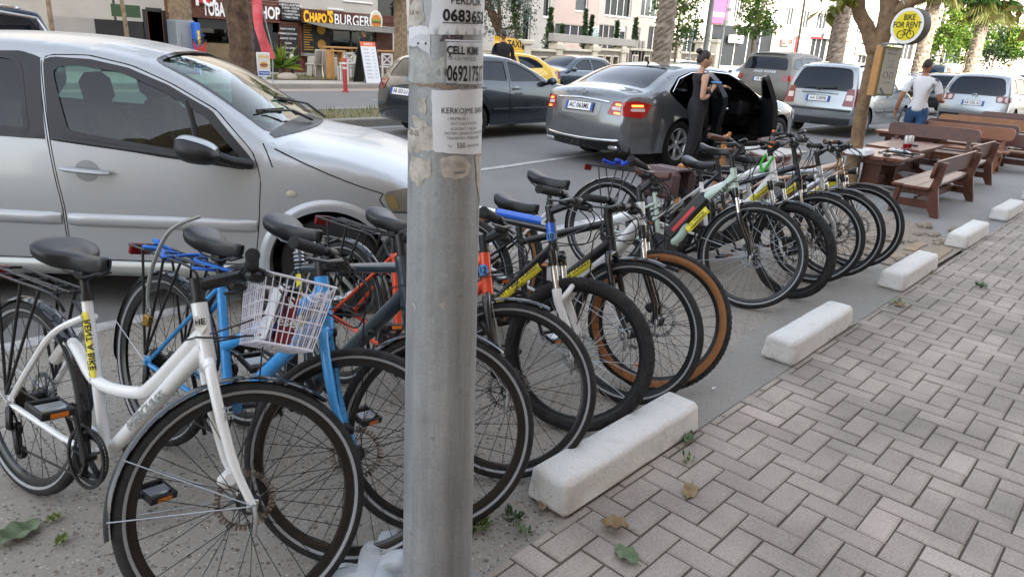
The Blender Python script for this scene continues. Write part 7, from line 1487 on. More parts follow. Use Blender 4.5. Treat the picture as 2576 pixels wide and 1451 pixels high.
    if sp.get('rack'):
        g = MB(); z0 = R*2+.075; x0, x1 = -.22, .20; rr = .005 if near else .0055
        for y in (-.055, .055): g.tube(catmull([V((x1+.03, y*.6, z0-.05)), V((x1, y, z0)), V((0, y, z0)), V((x0, y, z0)), V((x0-.02, y*.7, z0-.004))], 3), rr, 6)
        for x in (x0, x0+.1, x0+.2, x0+.32, x1-.02): g.tube([(x, -.055, z0), (x, .055, z0)], rr*.9, 6)
        g.tube([(x0, 0, z0+.002), (x1, 0, z0+.002)], rr*.9, 6)
        g.tube([(x1+.0, -.04, z0+.012), (x0+.06, -.035, z0+.014), (x0+.06, .035, z0+.014), (x1, .04, z0+.012)], rr*.7, 5)
        for sg in (-1, 1):
            for xa in (-.13, .02, .13): g.tube([V((xa, sg*.057, z0)), V((.0, sg*.078, R+.03))], rr, 6)
        g.tube([ST-su*.1, V((x1+.02, 0, z0-.02))], rr, 6)
        g.box((x0-.03, 0, z0-.02), (.02, .09, .045), bev=.006, mi=1); g.build('rack', [BPL, M('rear_reflector', '#7d1215', .2)], root)
    if sp.get('light'):
        g = MB(); g.T = ms; c = HB+nf*.075+u*.02; g.tube([c-nf*.03, c, c+nf*.035], [.014, .026, .03], 14); g.lathe([(0, 0), (.027, 0)], 14, 'z', c=(0, 0, 0), mi=1) if False else None
        g.ball(c+nf*.034, (.008, .024, .024), mi=1); g.tube([c-nf*.02, HB+nf*.02], .006, 6); g.build('headlight', [BPL, M('lamp_white', '#d9dde0', .1)], root)
    if sp.get('ebike'):
        g = MB(); g.box(BB+V((.015, 0, .005)), (.20, .10, .15), MX.Rotation(R_(-12), 4, 'Y'), .035); g.build('motor', sp.get('motor_m', M('motor_grey', '#2c2f32', .45)), root)
    if sp.get('battery'):
        kind, c, ang, L, hh = sp['battery']; g = MB(); rm = MX.Rotation(R_(ang), 4, 'Y'); C = BB+V(c); g.T = MX.Translation(C) @ rm
        g.box((0, 0, 0), (L, .078, hh), bev=.022); 
        if kind == 'red':
            for sg in (-1, 1): g.box((-.02, sg*.0392, -.006), (L*.55, .004, .026), bev=.001, mi=1)
        g.build('battery', [sp.get('bat_m', BPL), M('battery_red', '#c22027', .35)], root)
    if sp.get('display'):
        g = MB(); g.T = ms; g.box(bc+V((.0, 0, .045)), (.055, .07, .014), MX.Rotation(R_(-28), 4, 'Y'), .005); g.box(bc+V((.0, 0, .053)), (.042, .056, .003), MX.Rotation(R_(-28), 4, 'Y'), mi=1); g.build('display', [BPL, M('display_grey', '#a9adaa', .15)], ho)
    g = MB(); kx = .12 if sp.get('kick', 'r') == 'r' else .40; kb = V((kx, .05, .30 if kx > .3 else .31)); kfy = .16 if lean > 0 else .2
    g.tube([kb, V((kx-.03, kfy, .012))], [.009, .008], 8); g.ball((kx-.03, kfy, .012), .012, 8, 6); g.build('kickstand', BPL if sp.get('kickblk', True) else ALU, root)
    # stickers lying on a tube
    def on_tube(a, b, rad, side=-1, up=None):
        a, b = V(a), V(b); L = (b-a).length; x = (b-a)/L; o = V((0, side, 0)); y = o.cross(x) if False else x.cross(o)*-1
        if up is not None and y.dot(V(up)) < 0: y = -y
        return (lambda p, q: a+x*(p+L/2)+o*(rad*math.cos(q/rad))+y*(rad*math.sin(q/rad))), L
    for t in sp.get('stickers', []):
        a, b, rad, hgt, mt, lines, side = t; fn, L = on_tube(a(locals()) if callable(a) else a, b(locals()) if callable(b) else b, rad+.0012, side, (0, 0, 1)); g = MB()
        g.grid(lambda p, q: fn((p-.5)*L, (q-.5)*hgt), 6, 6, flip=True); so_ = g.build('sticker', mt, root, ang=0)
        fn2, _ = on_tube(a(locals()) if callable(a) else a, b(locals()) if callable(b) else b, rad+.0024, side, (0, 0, 1))
        for tx, sz, oy, rev in lines:
            text_obj('lettering', tx, (lambda p, q: fn2(p, q)) if not rev else (lambda p, q: fn2(-p, -q)), sz, INK, so_, bold=.02, off=(0, oy), fine=rad*.3)
    for t in sp.get('decals', []):
        tx, a, b, rad, sz, mt, side, sxx = t; fn, L = on_tube(a(locals()), b(locals()), rad+.0015, side, (0, 0, 1)); text_obj('lettering', tx, fn if side < 0 else (lambda p, q: fn(-p, q)), sz, mt, fo, bold=.03, sx=sxx, fine=rad*.3)
    return root, dict(HB=HB, HT=HT, BB=BB, ST=ST, SD=SD, FH=FH, RH=RH, u=u, nf=nf, su=su, ms=ms, bc=bc, bp=bp, frame=fo, R=R, bar=ho, fw=fw_o)
WHT = M('bike_white', '#e3e4e2', .22, coat=.6, var=.06, vs=8); BLU = M('bike_blue', '#3a9ade', .25, coat=.5, var=.12, vs=10); GRY = M('bike_slate', '#3b464d', .28, .3, coat=.5)
ORA = M('bike_orange', '#e04a22', .25, coat=.5); GIA = M('bike_satin_black', '#16181b', .25, coat=.5); MNT = M('bike_mint', '#a9bcae', .28, coat=.5); BEI = M('bike_champagne', '#c3a58c', .3, .35, coat=.5)
SILB = M('bike_silver', '#c6cacc', .28, .6, coat=.4); HAI = M('bike_navy_black', '#20262d', .3, .2, coat=.4); GBLU = M('bike_royal_blue', '#1f5fc4', .25, coat=.5); GRYT = M('decal_grey', '#8b8f8c', .4); INKD = M('decal_dark', '#2b2f31', .4); WHD = M('decal_white', '#e9eaea', .4)
K = lambda n: (lambda q: q[n])
sh = lambda f, v: (lambda q: f(q)+V(v))
mixp = lambda a, b, t: (lambda q: V(q[a]).lerp(V(q[b]), t))
RENT = [('RENT A BIKE DURRES!', .030, .006, False), ('069 20 93 471', .012, -.018, False)]
bikes = {}
def mk(key, label, **sp): bikes[key] = bike(label, sp); return bikes[key]
mk('white', 'white step-through city bicycle nearest the camera with wide black saddle and wire basket', front=(0.720, 1.607), head=-77.2, lean=10.9, wb=1.06, R=0.335, tr=.021, type='white', paint=WHT, steer=62, lf=0.417, hl=0.147, ha=69.5, bbx=.44, sad=0.878, sw=.105, sa=72, st_up=.05, st_f=.13, st_rise=.015, bw=.29, bar_rise=.015, sweep=.04, near=True, mud='rf', mf1=200, rack=True, cal_m=WHTP, disc_r=True, crank=105, guard=True, spk=SPKB, cables=True,
   stickers=[(lambda q: q['BB']+q['su']*.24, lambda q: q['ST']-q['su']*.055, .0175, .036, YEL, [('RENT A BIKE', .028, -.0145, True), ('DURRES! 069 20 930', .030, .013, True)], -1)],
   decals=[('HERCULES', lambda q: q['BB'].lerp(q['HB'], .18), lambda q: q['BB'].lerp(q['HB'], .80), .0262, .05, GRYT, -1, .9)], drop_m=SILB, light=False)
mk('blue', 'sky blue city bicycle with numbered head tube, second from the left', bbx=.44, sa=72, front=(1.076, 1.623), head=-82.5, lean=12.5, wb=1.06, R=0.335, tr=.02, type='mixte', paint=BLU, steer=40, lf=0.412, hl=0.149, ha=69.5, sad=0.854, sw=.078, st_up=.035, st_f=.07, st_rise=.0, bw=.29, sweep=.10, near=True, mud='r', rack=True, crank=200, disc_r=False, spk=SPKB, dt=.023, tt=.019)
mk('grey', 'dark slate hybrid bicycle with a sprung seatpost, half behind the lamp post', ha=69.5, bbx=.44, sa=72, front=(1.362, 1.557), head=-82.9, lean=10.6, wb=1.06, R=0.335, tr=.021, type='diamond', paint=GRY, steer=50, lf=0.440, hl=0.150, sad=0.871, sw=.082, post_susp=True, post_m=ALU, st_up=.06, st_f=.09, bw=.31, sweep=.05, near=True, mud='f', mf1=150, crank=150, dt=.026, fork_m=GRY, stickers=[(lambda q: q['BB']+q['su']*.2, lambda q: q['ST']-q['su']*.05, .0175, .036, YEL, [('RENT A BIKE', .028, -.0145, True), ('DURRES!', .030, .013, True)], -1)], decals=[('VENOS', lambda q: q['BB'].lerp(q['HB'], .30), lambda q: q['BB'].lerp(q['HB'], .80), .027, .07, INKD, -1, 1.0)])
mk('orange', 'orange trekking bicycle with black fork just right of the lamp post', ha=69.5, bbx=.44, sa=72, front=(1.759, 1.618), head=-89.7, lean=10.7, wb=1.06, R=0.335, tr=.021, type='diamond', paint=ORA, fork_m=GIA, steer=40, lf=0.378, hl=0.145, sad=0.828, st_up=.05, bw=.31, near=True, mud='rf', mf0=78, mf1=150, rack=True, crank=60, disc_r=False)
mk('giant', 'black, blue and white mountain bicycle with a white suspension fork', ha=69.5, bbx=.44, sa=72, front=(2.231, 1.657), head=-88.4, lean=8.4, wb=1.06, R=0.33, tr=.024, knob=True, type='diamond', paint=GIA, fork='susp', lower_m=WHT, steer=20, lf=0.435, hl=0.139, sad=0.950, springs=True, post_susp=True, sw=.085, st_up=.05, st_f=.12, st_rise=.02, bw=.32, near=True, crank=140, spk=SPK, cal_m=WHTP,
   stickers=[(mixp('BB', 'HB', .36), mixp('BB', 'HB', .86), .0215, .05, YEL, RENT, -1), (mixp('ST', 'HT', .45), mixp('ST', 'HT', .93), .0186, .045, GBLU, [], -1), (mixp('ST', 'HT', .2), mixp('ST', 'HT', .44), .0182, .03, WHT, [], -1), (mixp('HB', 'HT', .62), mixp('HB', 'HT', .98), .0225, .06, GBLU, [], -1), (mixp('BB', 'HB', .12), mixp('BB', 'HB', .34), .0215, .05, WHT, [], -1)])
mk('black', 'matt black city bicycle with front mudguard and yellow sticker on its tube', bbx=.44, sa=72, front=(2.621, 1.643), head=-87.2, lean=9.5, wb=1.06, R=0.335, tr=.021, type='trapez', paint=BPL, fork_m=BGL, steer=10, lf=0.398, hl=0.152, ha=69.5, sad=0.801, sw=.07, st_up=.03, st_f=.08, st_rise=.0, bw=.30, near=True, mud='f', mf0=75, mf1=172, crank=120, guard=True,
   stickers=[(mixp('BB', 'HB', .30), mixp('BB', 'HB', .80), .0265, .05, YEL, RENT, -1)])
mk('tan', 'white electric bicycle on fat tan-walled tyres', ha=69.5, bbx=.44, sa=72, front=(2.846, 1.647), head=-90.0, lean=13.9, wb=1.09, R=0.345, tr=.029, knob=True, tan=True, type='etrapez', paint=WHT, fork='susp', steer=22, lf=0.445, hl=0.138, sad=0.900, st_up=.06, st_f=.07, st_rise=.05, bw=.33, sweep=.06, near=True, ebike=True, crank=100)
mk('mint', 'mint green step-through electric bicycle with brown saddle and black battery', ha=69.5, bbx=.44, sa=72, front=(4.362, 1.882), head=-83.3, lean=11.4, wb=1.09, R=0.345, tr=.023, type='wave', paint=MNT, fork='susp', steer=6, lf=0.438, hl=0.153, sad=0.782, sw=.085, sad_m=BRWN, grip_m=BRWN, st_up=.075, st_f=.07, st_rise=.05, bw=.31, sweep=.14, mud='rf', mf0=80, mf1=205, rack=True, ebike=True, spk=SPK, display=True, battery=('red', (.155, 0, .235), -57, .40, .10),
   stickers=[(lambda q: q['BB'].lerp(q['HT'], .30)+V((.068, 0, -.035)), lambda q: q['BB'].lerp(q['HT'], .58)+V((.066, 0, -.035)), .033, .056, YEL, [('Tel / WhatsApp', .022, .01, False), ('+355692093471', .022, -.013, False)], -1)], decals=[('KETTLER', lambda q: q['BB'].lerp(q['HT'], .60)+V((.055, 0, -.035)), lambda q: q['BB'].lerp(q['HT'], .90)+V((.05, 0, -.03)), .034, .048, INK, -1, 1.)])
mk('w10', 'white electric bicycle with brown pannier and green lock, beside the mint bicycle', ha=69.5, bbx=.44, sa=72, front=(4.765, 1.783), head=-92.5, lean=2.1, wb=1.09, R=0.33, tr=.026, knob=True, type='etrapez', paint=WHT, fork='susp', steer=-10, lf=0.482, hl=0.175, sad=0.814, sw=.075, st_up=.04, bw=.33, ebike=True, mud='f', mf0=70, mf1=170, tyre_stripe=False, dt=.024, display=True,
   stickers=[(mixp('BB', 'HB', .70), mixp('BB', 'HB', .97), .037, .05, YEL, [('Tel / WhatsApp', .022, .01, False), ('+355692093471', .022, -.013, False)], -1)], decals=[('SR3', mixp('BB', 'HB', .3), mixp('BB', 'HB', .66), .0372, .075, INK, -1, 1.1)])
mk('hai', 'navy black electric bicycle with a yellow sticker, right of the white one', ha=69.5, bbx=.44, sa=72, front=(5.278, 1.815), head=-77.7, lean=7.3, wb=1.09, R=0.335, tr=.024, type='etrapez', paint=HAI, fork='susp', steer=-6, lf=0.422, hl=0.170, sad=0.889, st_up=.09, st_f=.06, st_rise=.06, bw=.31, sweep=.1, ebike=True, mud='f', mf0=70, mf1=175, display=True, grip_m=GRIP, light=True, stickers=[(mixp('BB', 'HB', .78), mixp('BB', 'HB', .98), .0372, .045, YEL, [('DURRES', .022, 0, False)], -1)], decals=[('HAIBIKE', mixp('BB', 'HB', .28), mixp('BB', 'HB', .76), .0385, .065, WHD, -1, 1.)])
mk('silv', 'silver trekking bicycle with a silver suspension fork', ha=69.5, bbx=.44, sa=72, front=(5.580, 1.770), head=-77.6, lean=6.8, wb=1.06, R=0.335, tr=.022, type='diamond', paint=SILB, fork='susp', lower_m=SILB, crown_m=SILB, steer=-6, lf=0.398, hl=0.132, sad=0.820, st_up=.09, st_f=.08, bw=.31, mud='f', mf0=68, mf1=170, light=True, display=True)
mk('beige', 'champagne electric bicycle at the far end of the row, by the tree', ha=69.5, bbx=.44, sa=72, front=(5.987, 1.756), head=-77.4, lean=6.9, wb=1.09, R=0.335, tr=.022, type='etrapez', paint=BEI, fork='susp', steer=-4, lf=0.422, hl=0.139, sad=0.794, grip_m=BRWN, sad_m=BRWN, st_up=.06, st_f=.08, bw=.32, sweep=.12, ebike=True, mud='rf', mf0=60, mf1=170, mud_m=M('mudguard_brown', '#2a2523', .3), light=True, spk=SPK, stickers=[(mixp('BB', 'HB', .52), mixp('BB', 'HB', .92), .037, .06, YEL, [('RENT A BIKE', .03, .01, False), ('DURRES', .022, -.018, False)], -1)])
# ================================================================== wooden benches, tables, things on them
REDW = M('stained_wood', '#623a2a', .36, var=.35, vs=7, bump=.15, bs=30, col2='#4a281c'); REDW2 = M('stained_wood_pale', '#8a5636', .42, var=.35, vs=6, bump=.15, bs=30, col2='#7d4a28'); REDW3 = M('stained_wood_dark', '#5a3328', .38, var=.3, vs=7, bump=.15, bs=30); TOPW = M('table_wood', '#6f4536', .3, var=.3, vs=8, col2='#63372b')
BG = 'wooden benches of the street cafe'
def bench(x, y, rz, L, label, mt=REDW, sh_=.32, bh=.63, sticker=None, legs=True):
    """local: length along x, sitter faces +y, backrest at -y"""
    rt = empty('bench', (x, y, .004), R_(rz), label=label, cat='bench', group=BG); 
    b = MB()
    for k in range(3): b.box((0, .02+.135*k-.02, sh_), (L if k < 2 else L*.93, .13, .035), bev=.008)
    b.build('seat', mt, rt)
    for s in (-1, 1):
        xx = s*(L/2-.14)
        b = MB(); b.bar((xx, .30, .0), (xx, .26, sh_-.02), .05, .11, up=(1, 0, 0), bev=.006); b.build('leg', mt, rt)
        b = MB(); b.poly([(xx-.025, yy, zz) for yy, zz in ((-.20, 0), (-.12, 0), (-.06, .10), (-.045, sh_), (-.11, bh-.02), (-.17, bh-.02), (-.13, sh_))], (.05, 0, 0)); b.build('leg', mt, rt)
        b = MB(); b.box((xx, .10, .13), (.045, .36, .08), bev=.005); b.box((xx, .09, sh_-.055), (.045, .40, .07), bev=.005); b.build('stretcher', mt, rt)
    b = MB(); b.box((0, .08, .15), (L-.3, .04, .09), bev=.005); b.build('long_stretcher', mt, rt)
    P = roundpoly([(-L/2, 0), (L/2, 0), (L/2, .2), (-L/2, .2)], [.08, .08, .09, .09], 6); b = MB(); q = math.atan2(.065, bh-sh_)
    b.poly([(px, -.115-(.2-pz)*-.0-pz*.16+.045, bh-.2+pz) for px, pz in P], (0, .028, 0)); b.build('backrest', mt, rt)
    if sticker:
        for sx in sticker: b = MB(); b.box((sx, -.082-.012, bh-.10), (.13, .003, .12), MX.Rotation(R_(9), 4, 'X')); so_ = b.build('sticker', PAP, rt)
    return rt
def table(x, y, rz, L, W, label, h=.47, round_=False):
    rt = empty('table', (x, y, .004), R_(rz), label=label, cat='table', group='wooden tables of the street cafe'); b = MB()
    P = roundpoly([(-L/2, -W/2), (L/2, -W/2), (L/2, W/2), (-L/2, W/2)], .07, 6); n = 4
    for k in range(n): y0, y1 = -W/2+W*k/n+.002, -W/2+W*(k+1)/n-.002; b.box((0, (y0+y1)/2, h), (L if 0 < k < n-1 else L*.94, y1-y0, .045), bev=.006)
    b.build('tabletop', TOPW, rt)
    b = MB(); b.box((0, 0, h-.055), (L*.84, W*.7, .06), bev=.005); b.build('apron', REDW, rt)
    for s in (-1, 1):
        b = MB(); xx = s*(L/2-.2); b.poly([(xx-.03, yy, zz) for yy, zz in ((-W*.36, 0), (-W*.2, .03), (W*.2, .03), (W*.36, 0), (W*.36, .05), (W*.14, .12), (W*.14, h-.1), (W*.34, h-.03), (-W*.34, h-.03), (-W*.14, h-.1), (-W*.14, .12), (-W*.36, .05))], (.06, 0, 0)); b.build('leg', REDW, rt)
    b = MB(); b.box((0, 0, .14), (L-.42, .05, .1), bev=.006); b.build('stretcher', REDW, rt); return rt
bench(9.75, 2.0, 0, 1.95, 'nearest long bench beside the kerb, its end toward the bicycles', REDW); bench(11.9, 2.15, 0, 1.5, 'second long bench along the kerb, behind the nearest one', REDW)
table(10.3, 2.9, 0, 1.1, .75, 'nearest wooden table, with tray and napkins, beside the tree'); table(11.9, 3.05, 0, 1.5, .72, 'second wooden table, with two drink cans standing on it')
for i, (x, y, L, mt, st, lb, rz) in enumerate(((13.15, 3.05, 1.35, REDW, None, 'first cross bench with dark backrest behind the cans', 88), (14.3, 2.9, 1.6, REDW2, (.58,), 'cross bench with a white printed sheet on its reddish back', 88), (15.3, 2.95, 1.5, REDW3, None, 'dark cross bench behind the one with the white sheet', 88), (17.2, 2.9, 2.1, M('stained_wood_yellow', '#94663a', .42, var=.3, vs=6, bump=.15, bs=30, col2='#86552a'), (.8,), 'long yellowish cross bench with a white sheet near its end', 88), (18.6, 3.1, 1.6, REDW3, None, 'brown cross bench end showing left of the yellowish one', 88), (20.2, 2.7, 2.1, REDW, None, 'farthest reddish cross bench just before the silver tall hatchback', 88))): bench(x, y, rz, L, lb, mt, sh_=.34, bh=.72, sticker=st)
bench(9.1, 3.75, 180, 1.1, 'small bench facing the viewer with two pale stickers on its back, left of the tree', REDW, sticker=(-.3, .25), bh=.66); bench(14.9, 2.1, 90, 1.1, 'low bench beyond the second table', REDW3, bh=.6)
table(14.1+.2, 3.6, 88, 1.2, .6, 'far wooden table between the cross benches'); table(16.3, 2.5, 88, 1.3, .6, 'farther pale topped table among the cross benches')
# on the tables
CANR = M('can_red', '#a8202c', .3, .5); CANW = M('can_white', '#d5d4d2', .3, .5)
for i, (px, lb) in enumerate(((2234, 'white and red drink can on the second table, left of the pair'), (2247, 'white and red drink can on the second table, right of the pair'))):
    g = G(px, 368, .50); g = V((11.33+i*.10, 2.92-i*.03, .5)); b = MB(); b.lathe([(.0, 0), (.028, 0), (.033, .012), (.033, .055)], 20, 'z', mi=0); b.lathe([(.033, .055), (.033, .148), (.027, .162), (.026, .166), (.024, .163), (0, .163)], 20, 'z', mi=1); o = b.build('drink_can', [CANR, CANW]); o.location = g; tag(o, lb, 'can', 'drink cans')
b = MB(); b.box((0, 0, .004), (.32, .42, .008), bev=.003); b.box((0, .2, .014), (.32, .015, .02)); b.box((0, -.2, .014), (.32, .015, .02)); b.box((.155, 0, .014), (.015, .42, .02)); o = b.build('tray', BLKG); o.location = (10.35, 2.72, .497); tag(o, 'black serving tray on the nearest table', 'tray')
b = MB(); rnd = random.Random(4)
for k in range(7): b.grid(lambda u, v, k=k: (rnd.uniform(-.004, .004)+(u-.5)*.12+.05*math.cos(k*2), (v-.5)*.12+.08*math.sin(k*2.3), .02+.02*abs(math.sin(5*u+k))*abs(math.cos(4*v+k))+.004*k), 5, 5)
o = b.build('napkins', PAP); o.location = (10.35, 2.72, .5); tag(o, 'crumpled white napkins lying on the black tray', 'napkins')
b = MB(); b.box((0, 0, .035), (.36, .26, .07), bev=.012, taper=(.9, .9)); o = b.build('food_box', PAP); o.location = (9.75, 3.02, .497); tag(o, 'white takeaway box on the nearest table', 'box')
for x, y, lb in ((9.95, 2.75, 'steel ashtray on the nearest table'), (11.75, 2.9, 'steel ashtray on the second table')): b = MB(); b.lathe([(0, .004), (.045, .004), (.055, .03), (.052, .03), (.043, .01), (0, .01)], 20, 'z'); o = b.build('ashtray', ALU); o.location = (x, y, .497); tag(o, lb, 'ashtray')
# chair and small table behind the bicycles
PINE = M('chair_pine', '#b77a35', .45, var=.2, vs=10); rt = empty('wooden_chair', (7.15, 3.84, .004), R_(200), label='honey coloured wooden slat chair behind the bicycles', cat='chair')
for x in (-.19, .19):
    b = MB(); b.bar((x, .2, 0), (x, .24, .80), .04, .035, bev=.006); b.build('leg', PINE, rt); b = MB(); b.bar((x, -.18, 0), (x, -.17, .42), .04, .04, bev=.006); b.build('leg', PINE, rt)
b = MB(); b.box((0, 0, .43), (.42, .42, .03), bev=.01); b.build('seat', PINE, rt); b = MB()
for z in (.74, .60, .5): b.box((0, .225+.02*(z-.5), z), (.36, .022, .085), bev=.006)
b.build('backrest', PINE, rt)
rt = empty('table', (8.15, 3.55, .004), label='small grey topped table with the water bottle behind the bicycles', cat='table'); b = MB(); b.box((0, 0, .56), (.9, .6, .03), bev=.006); b.build('tabletop', M('laminate_grey', '#9a9894', .4), rt)
for x in (-.38, .38):
    for y in (-.23, .23): b = MB(); b.box((x, y, .275), (.045, .045, .54)); b.build('leg', REDW, rt)
b = MB(); b.lathe([(0, 0), (.033, 0), (.037, .01), (.036, .07), (.038, .1), (.037, .16), (.030, .195), (.016, .215), (.015, .235)], 22, 'z'); o = b.build('water_bottle', glass('bottle_clear', '#d5dcde')); o.location = (7.95, 3.42, .577); tag(o, 'clear plastic bottle with an orange cap and label on the small table', 'bottle'); c = MB(); c.lathe([(0, .255), (.016, .255), (.018, .25), (.018, .232), (0, .232)], 16, 'z'); c.build('cap', M('cap_orange', '#e0722a', .4), o); c = MB(); c.lathe([(.0378, .06), (.0385, .1), (.0385, .13)], 22, 'z', a0=2.6, a1=4.6); c.build('label_print', MC['cap_orange'], o)
# ================================================================== ground litter, weeds, tree pit
sheet_obj('tree_pit', [(6.3, 1.28), (7.5, 1.26), (8.1, 1.6), (8.6, 2.2), (8.3, 2.9), (7.3, 2.95), (6.35, 2.5)], .012, ground_mat('bare_earth', ('#82776a', '#9a8f7f'), [(50, .4, '#6b6255'), (24, .3, '#aca294')], bump=.8, stains=.2))
b = MB(); rnd = random.Random(12)
for k in range(46): x, y = rnd.uniform(6.5, 8.5), rnd.uniform(1.45, 2.6); s = rnd.uniform(.02, .11); b.ball((x, y, s*.2), (s, s*rnd.uniform(.5, 1), s*rnd.uniform(.3, .6)), 7, 5)
tag(b.build('rubble', MC['bare_earth'], ang=20), kind='stuff')
b = MB()
for i in range(5):
    for j in range(3):
        if rnd.random() < .8: b.box((6.45+i*.21+.05*(j % 2), 1.36+j*.11, .014), (.2, .1, .02), rnd.gauss(0, .05), .004)
tag(b.build('loose_pavers', M('paver_tan', '#9a8a72', .9, var=.2, vs=8)), kind='structure')
def weed(x, y, n, s, seed):
    rnd = random.Random(seed); vs = []; fs = []; val = []
    for k in range(n):
        a = rnd.uniform(0, 6.28); r = rnd.uniform(0, s*.8); c = V((r*math.cos(a), r*math.sin(a), .01)); el = rnd.uniform(.2, 1.2); d = V((math.cos(a+rnd.gauss(0, .6))*math.cos(el), math.sin(a+rnd.gauss(0, .6))*math.cos(el), math.sin(el))); L = s*rnd.uniform(.25, .7); w_ = d.cross(V((0, 0, 1))).normalized()*L*.22; i = len(vs)
        vs += [c, c+d*L*.5+w_, c+d*L, c+d*L*.5-w_]; fs.append((i, i+1, i+2, i+3)); val.append(rnd.random())
    me = bpy.data.meshes.new('weed'); me.from_pydata([tuple(v) for v in vs], [], fs); at = me.attributes.new('leaf', 'FLOAT', 'FACE'); at.data.foreach_set('value', val); me.materials.append(LF_DARK if seed % 3 else LF_BRIGHT); o = bpy.data.objects.new('weed_clump', me); COL.objects.link(o); o.location = (x, y, .012); return o
for i, (px, py, n, s, lb) in enumerate(((1205, 1325, 90, .05, 'green weeds at the foot of the lamp post, on its right side'), (1290, 1310, 60, .05, 'weeds in the joint left of the nearest kerb block'), (1715, 1100, 70, .05, 'weeds at the right end of the nearest kerb block'), (1735, 1160, 30, .04, 'small weeds in the paving joint right of the nearest kerb block'), (2120, 820, 60, .06, 'weeds at the right end of the second kerb block'), (2060, 855, 50, .06, 'weeds beside the middle of the second kerb block'), (2255, 765, 30, .05, 'dry weeds at the third kerb block corner'), (1330, 1345, 26, .03, 'tiny weeds in the joint before the nearest kerb block corner'), (2330, 690, 30, .06, 'weeds between the third and fourth kerb blocks'))):
    g = G(px, py, .015); tag(weed(g.x, g.y, n, s, 60+i), lb, 'weeds', 'weeds along the kerb')
def leaf_obj(px, py, s, rz, mt, label, z=.02, curl=.02):
    g = G(px, py, z); b = MB()
    def lf(u, v): 
        x = (u-.5)*2; w_ = max(.02, (1-abs(x)**2.2))**.8*(.62 if x < .3 else .62*(1-.45*(x-.3))); y = (v-.5)*2*w_; return V((x*s, y*s, curl*(abs(y)+.4*x*x)+.006*math.sin(9*x)+.002))
    b.grid(lf, 14, 8); b.tube([(-s, 0, .004), (-s*1.45, .02*s, .012)], .0016, 4); o = b.build('fallen_leaf', mt, ang=0); o.location = g; o.rotation_euler = (random.gauss(0, .1), random.gauss(0, .1), R_(rz)); return tag(o, label, 'leaf', 'fallen leaves')
LFG = M('leaf_dull_green', '#5f7050', .7, var=.3, vs=30); LFY = M('leaf_olive', '#6e7a3c', .7, var=.3, vs=40); LFB = M('leaf_tan', '#8f7a5c', .8, var=.3, vs=30)
for a in ((45, 1345, .075, 20, LFG, 'large dull green leaf lying at the left edge of the photo', .012, .03), (138, 1306, .026, 10, LFY, 'small olive leaf above the other small one on the concrete', .012), (155, 1360, .026, 40, LFY, 'small olive leaf nearest the white bicycle tyre on the concrete', .012), (1575, 1398, .055, 70, LFG, 'dull green leaf lying on the brick pavement near the bottom edge', .022, .02), (1545, 1330, .05, 120, LFB, 'curled tan leaf on the bricks right of the lamp post', .022, .05), (1365, 1275, .032, 30, LFB, 'pale tan leaf beside the nearest kerb block end', .018), (1735, 1238, .045, 200, LFB, 'pale leaf on the brick pavement right of the kerb block', .022, .02), (2465, 722, .055, 60, LFG, 'dark leaf on the pavement in the upper right', .022, .05), (1733, 1105, .035, 10, LFG, 'green leaf caught in the weeds at the kerb block', .03), (1310, 1335, .028, 80, LFG, 'small green leaf in the joint left of the kerb block', .022), (2262, 770, .04, 100, LFB, 'tan leaf beside the third kerb block', .022), (2440, 565, .05, 20, PAP, 'white scrap of paper between the far kerb blocks', .01)): leaf_obj(*a)
sheet_obj('asphalt_patch', [(2.5, 1.24), (6.2, 1.24), (6.2, 1.9), (4.4, 1.66), (2.9, 1.52)], .0085, ground_mat('patch_asphalt', ('#7c7972', '#928e86'), [(120, .3, '#9b9992'), (70, .22, '#5b5a57')], stains=.2))
# plastic bag at the post
b = MB(); rnd = random.Random(9); ph = [rnd.uniform(0, 6) for _ in range(9)]
b.grid(lambda u, v: (lambda x, y: (x*.16+.02*math.sin(9*y+ph[0]), y*.11+.02*math.sin(8*x+ph[1]), .012+.05*max(0, 1-x*x-y*y)+.010*math.sin(6*x+ph[2]+3*y)+.008*math.sin(8*y+ph[3]-4*x)))(2*u-1, 2*v-1), 26, 22)
o = b.build('plastic_bag', M('bag_plastic', '#b4b9bd', .3, var=.12, vs=14)); g = G(960, 1432, .004); o.location = g; tag(o, 'crumpled clear plastic bag beside the foot of the lamp post', 'plastic bag')
b = MB(); b.tube(catmull([(-.012, 0, .004), (0, .003, .008), (.014, -.002, .004)], 4), .006, 6); o = b.build('cigarette_end', PAP); o.location = G(1795, 980, .02); tag(o, 'small white cigarette end on the pavement by the second kerb block', 'cigarette end')
# ================================================================== things on the bicycles
q = bikes['white'][1]; bl = bikes['white'][0]
WIRE = M('basket_wire', '#d2d0d8', .35, coat=.3); ms = q['ms']; bc = q['bc']; b = MB(); b.T = ms
zt_, zb_ = bc.z-.0, bc.z-.185; xb, xf_ = bc.x+.03, bc.x+.225; w1, w0 = .145, .12
def bk(u, v, z):  # u around
    t = (z-zb_)/(zt_-zb_); w_ = w0+(w1-w0)*t; x1 = xb+.02*(1-t); x2 = xf_-.025*(1-t); P = [(x1, -w_), (x2, -w_), (x2, w_), (x1, w_)]; k = int(u) % 4; f_ = u-int(u); a_, b_ = P[k], P[(k+1) % 4]; return V((a_[0]+(b_[0]-a_[0])*f_, a_[1]+(b_[1]-a_[1])*f_, z))
for i, z in enumerate(np.linspace(zb_, zt_, 6)): b.tube([bk(u, 0, z+(.03*math.sin(math.pi*(u % 1)) if i == 5 and int(u) == 1 else 0)*-1) for u in np.linspace(0, 4, 33)[:-1]], .0042 if i in (0, 5) else .0022, 6, closed=True)
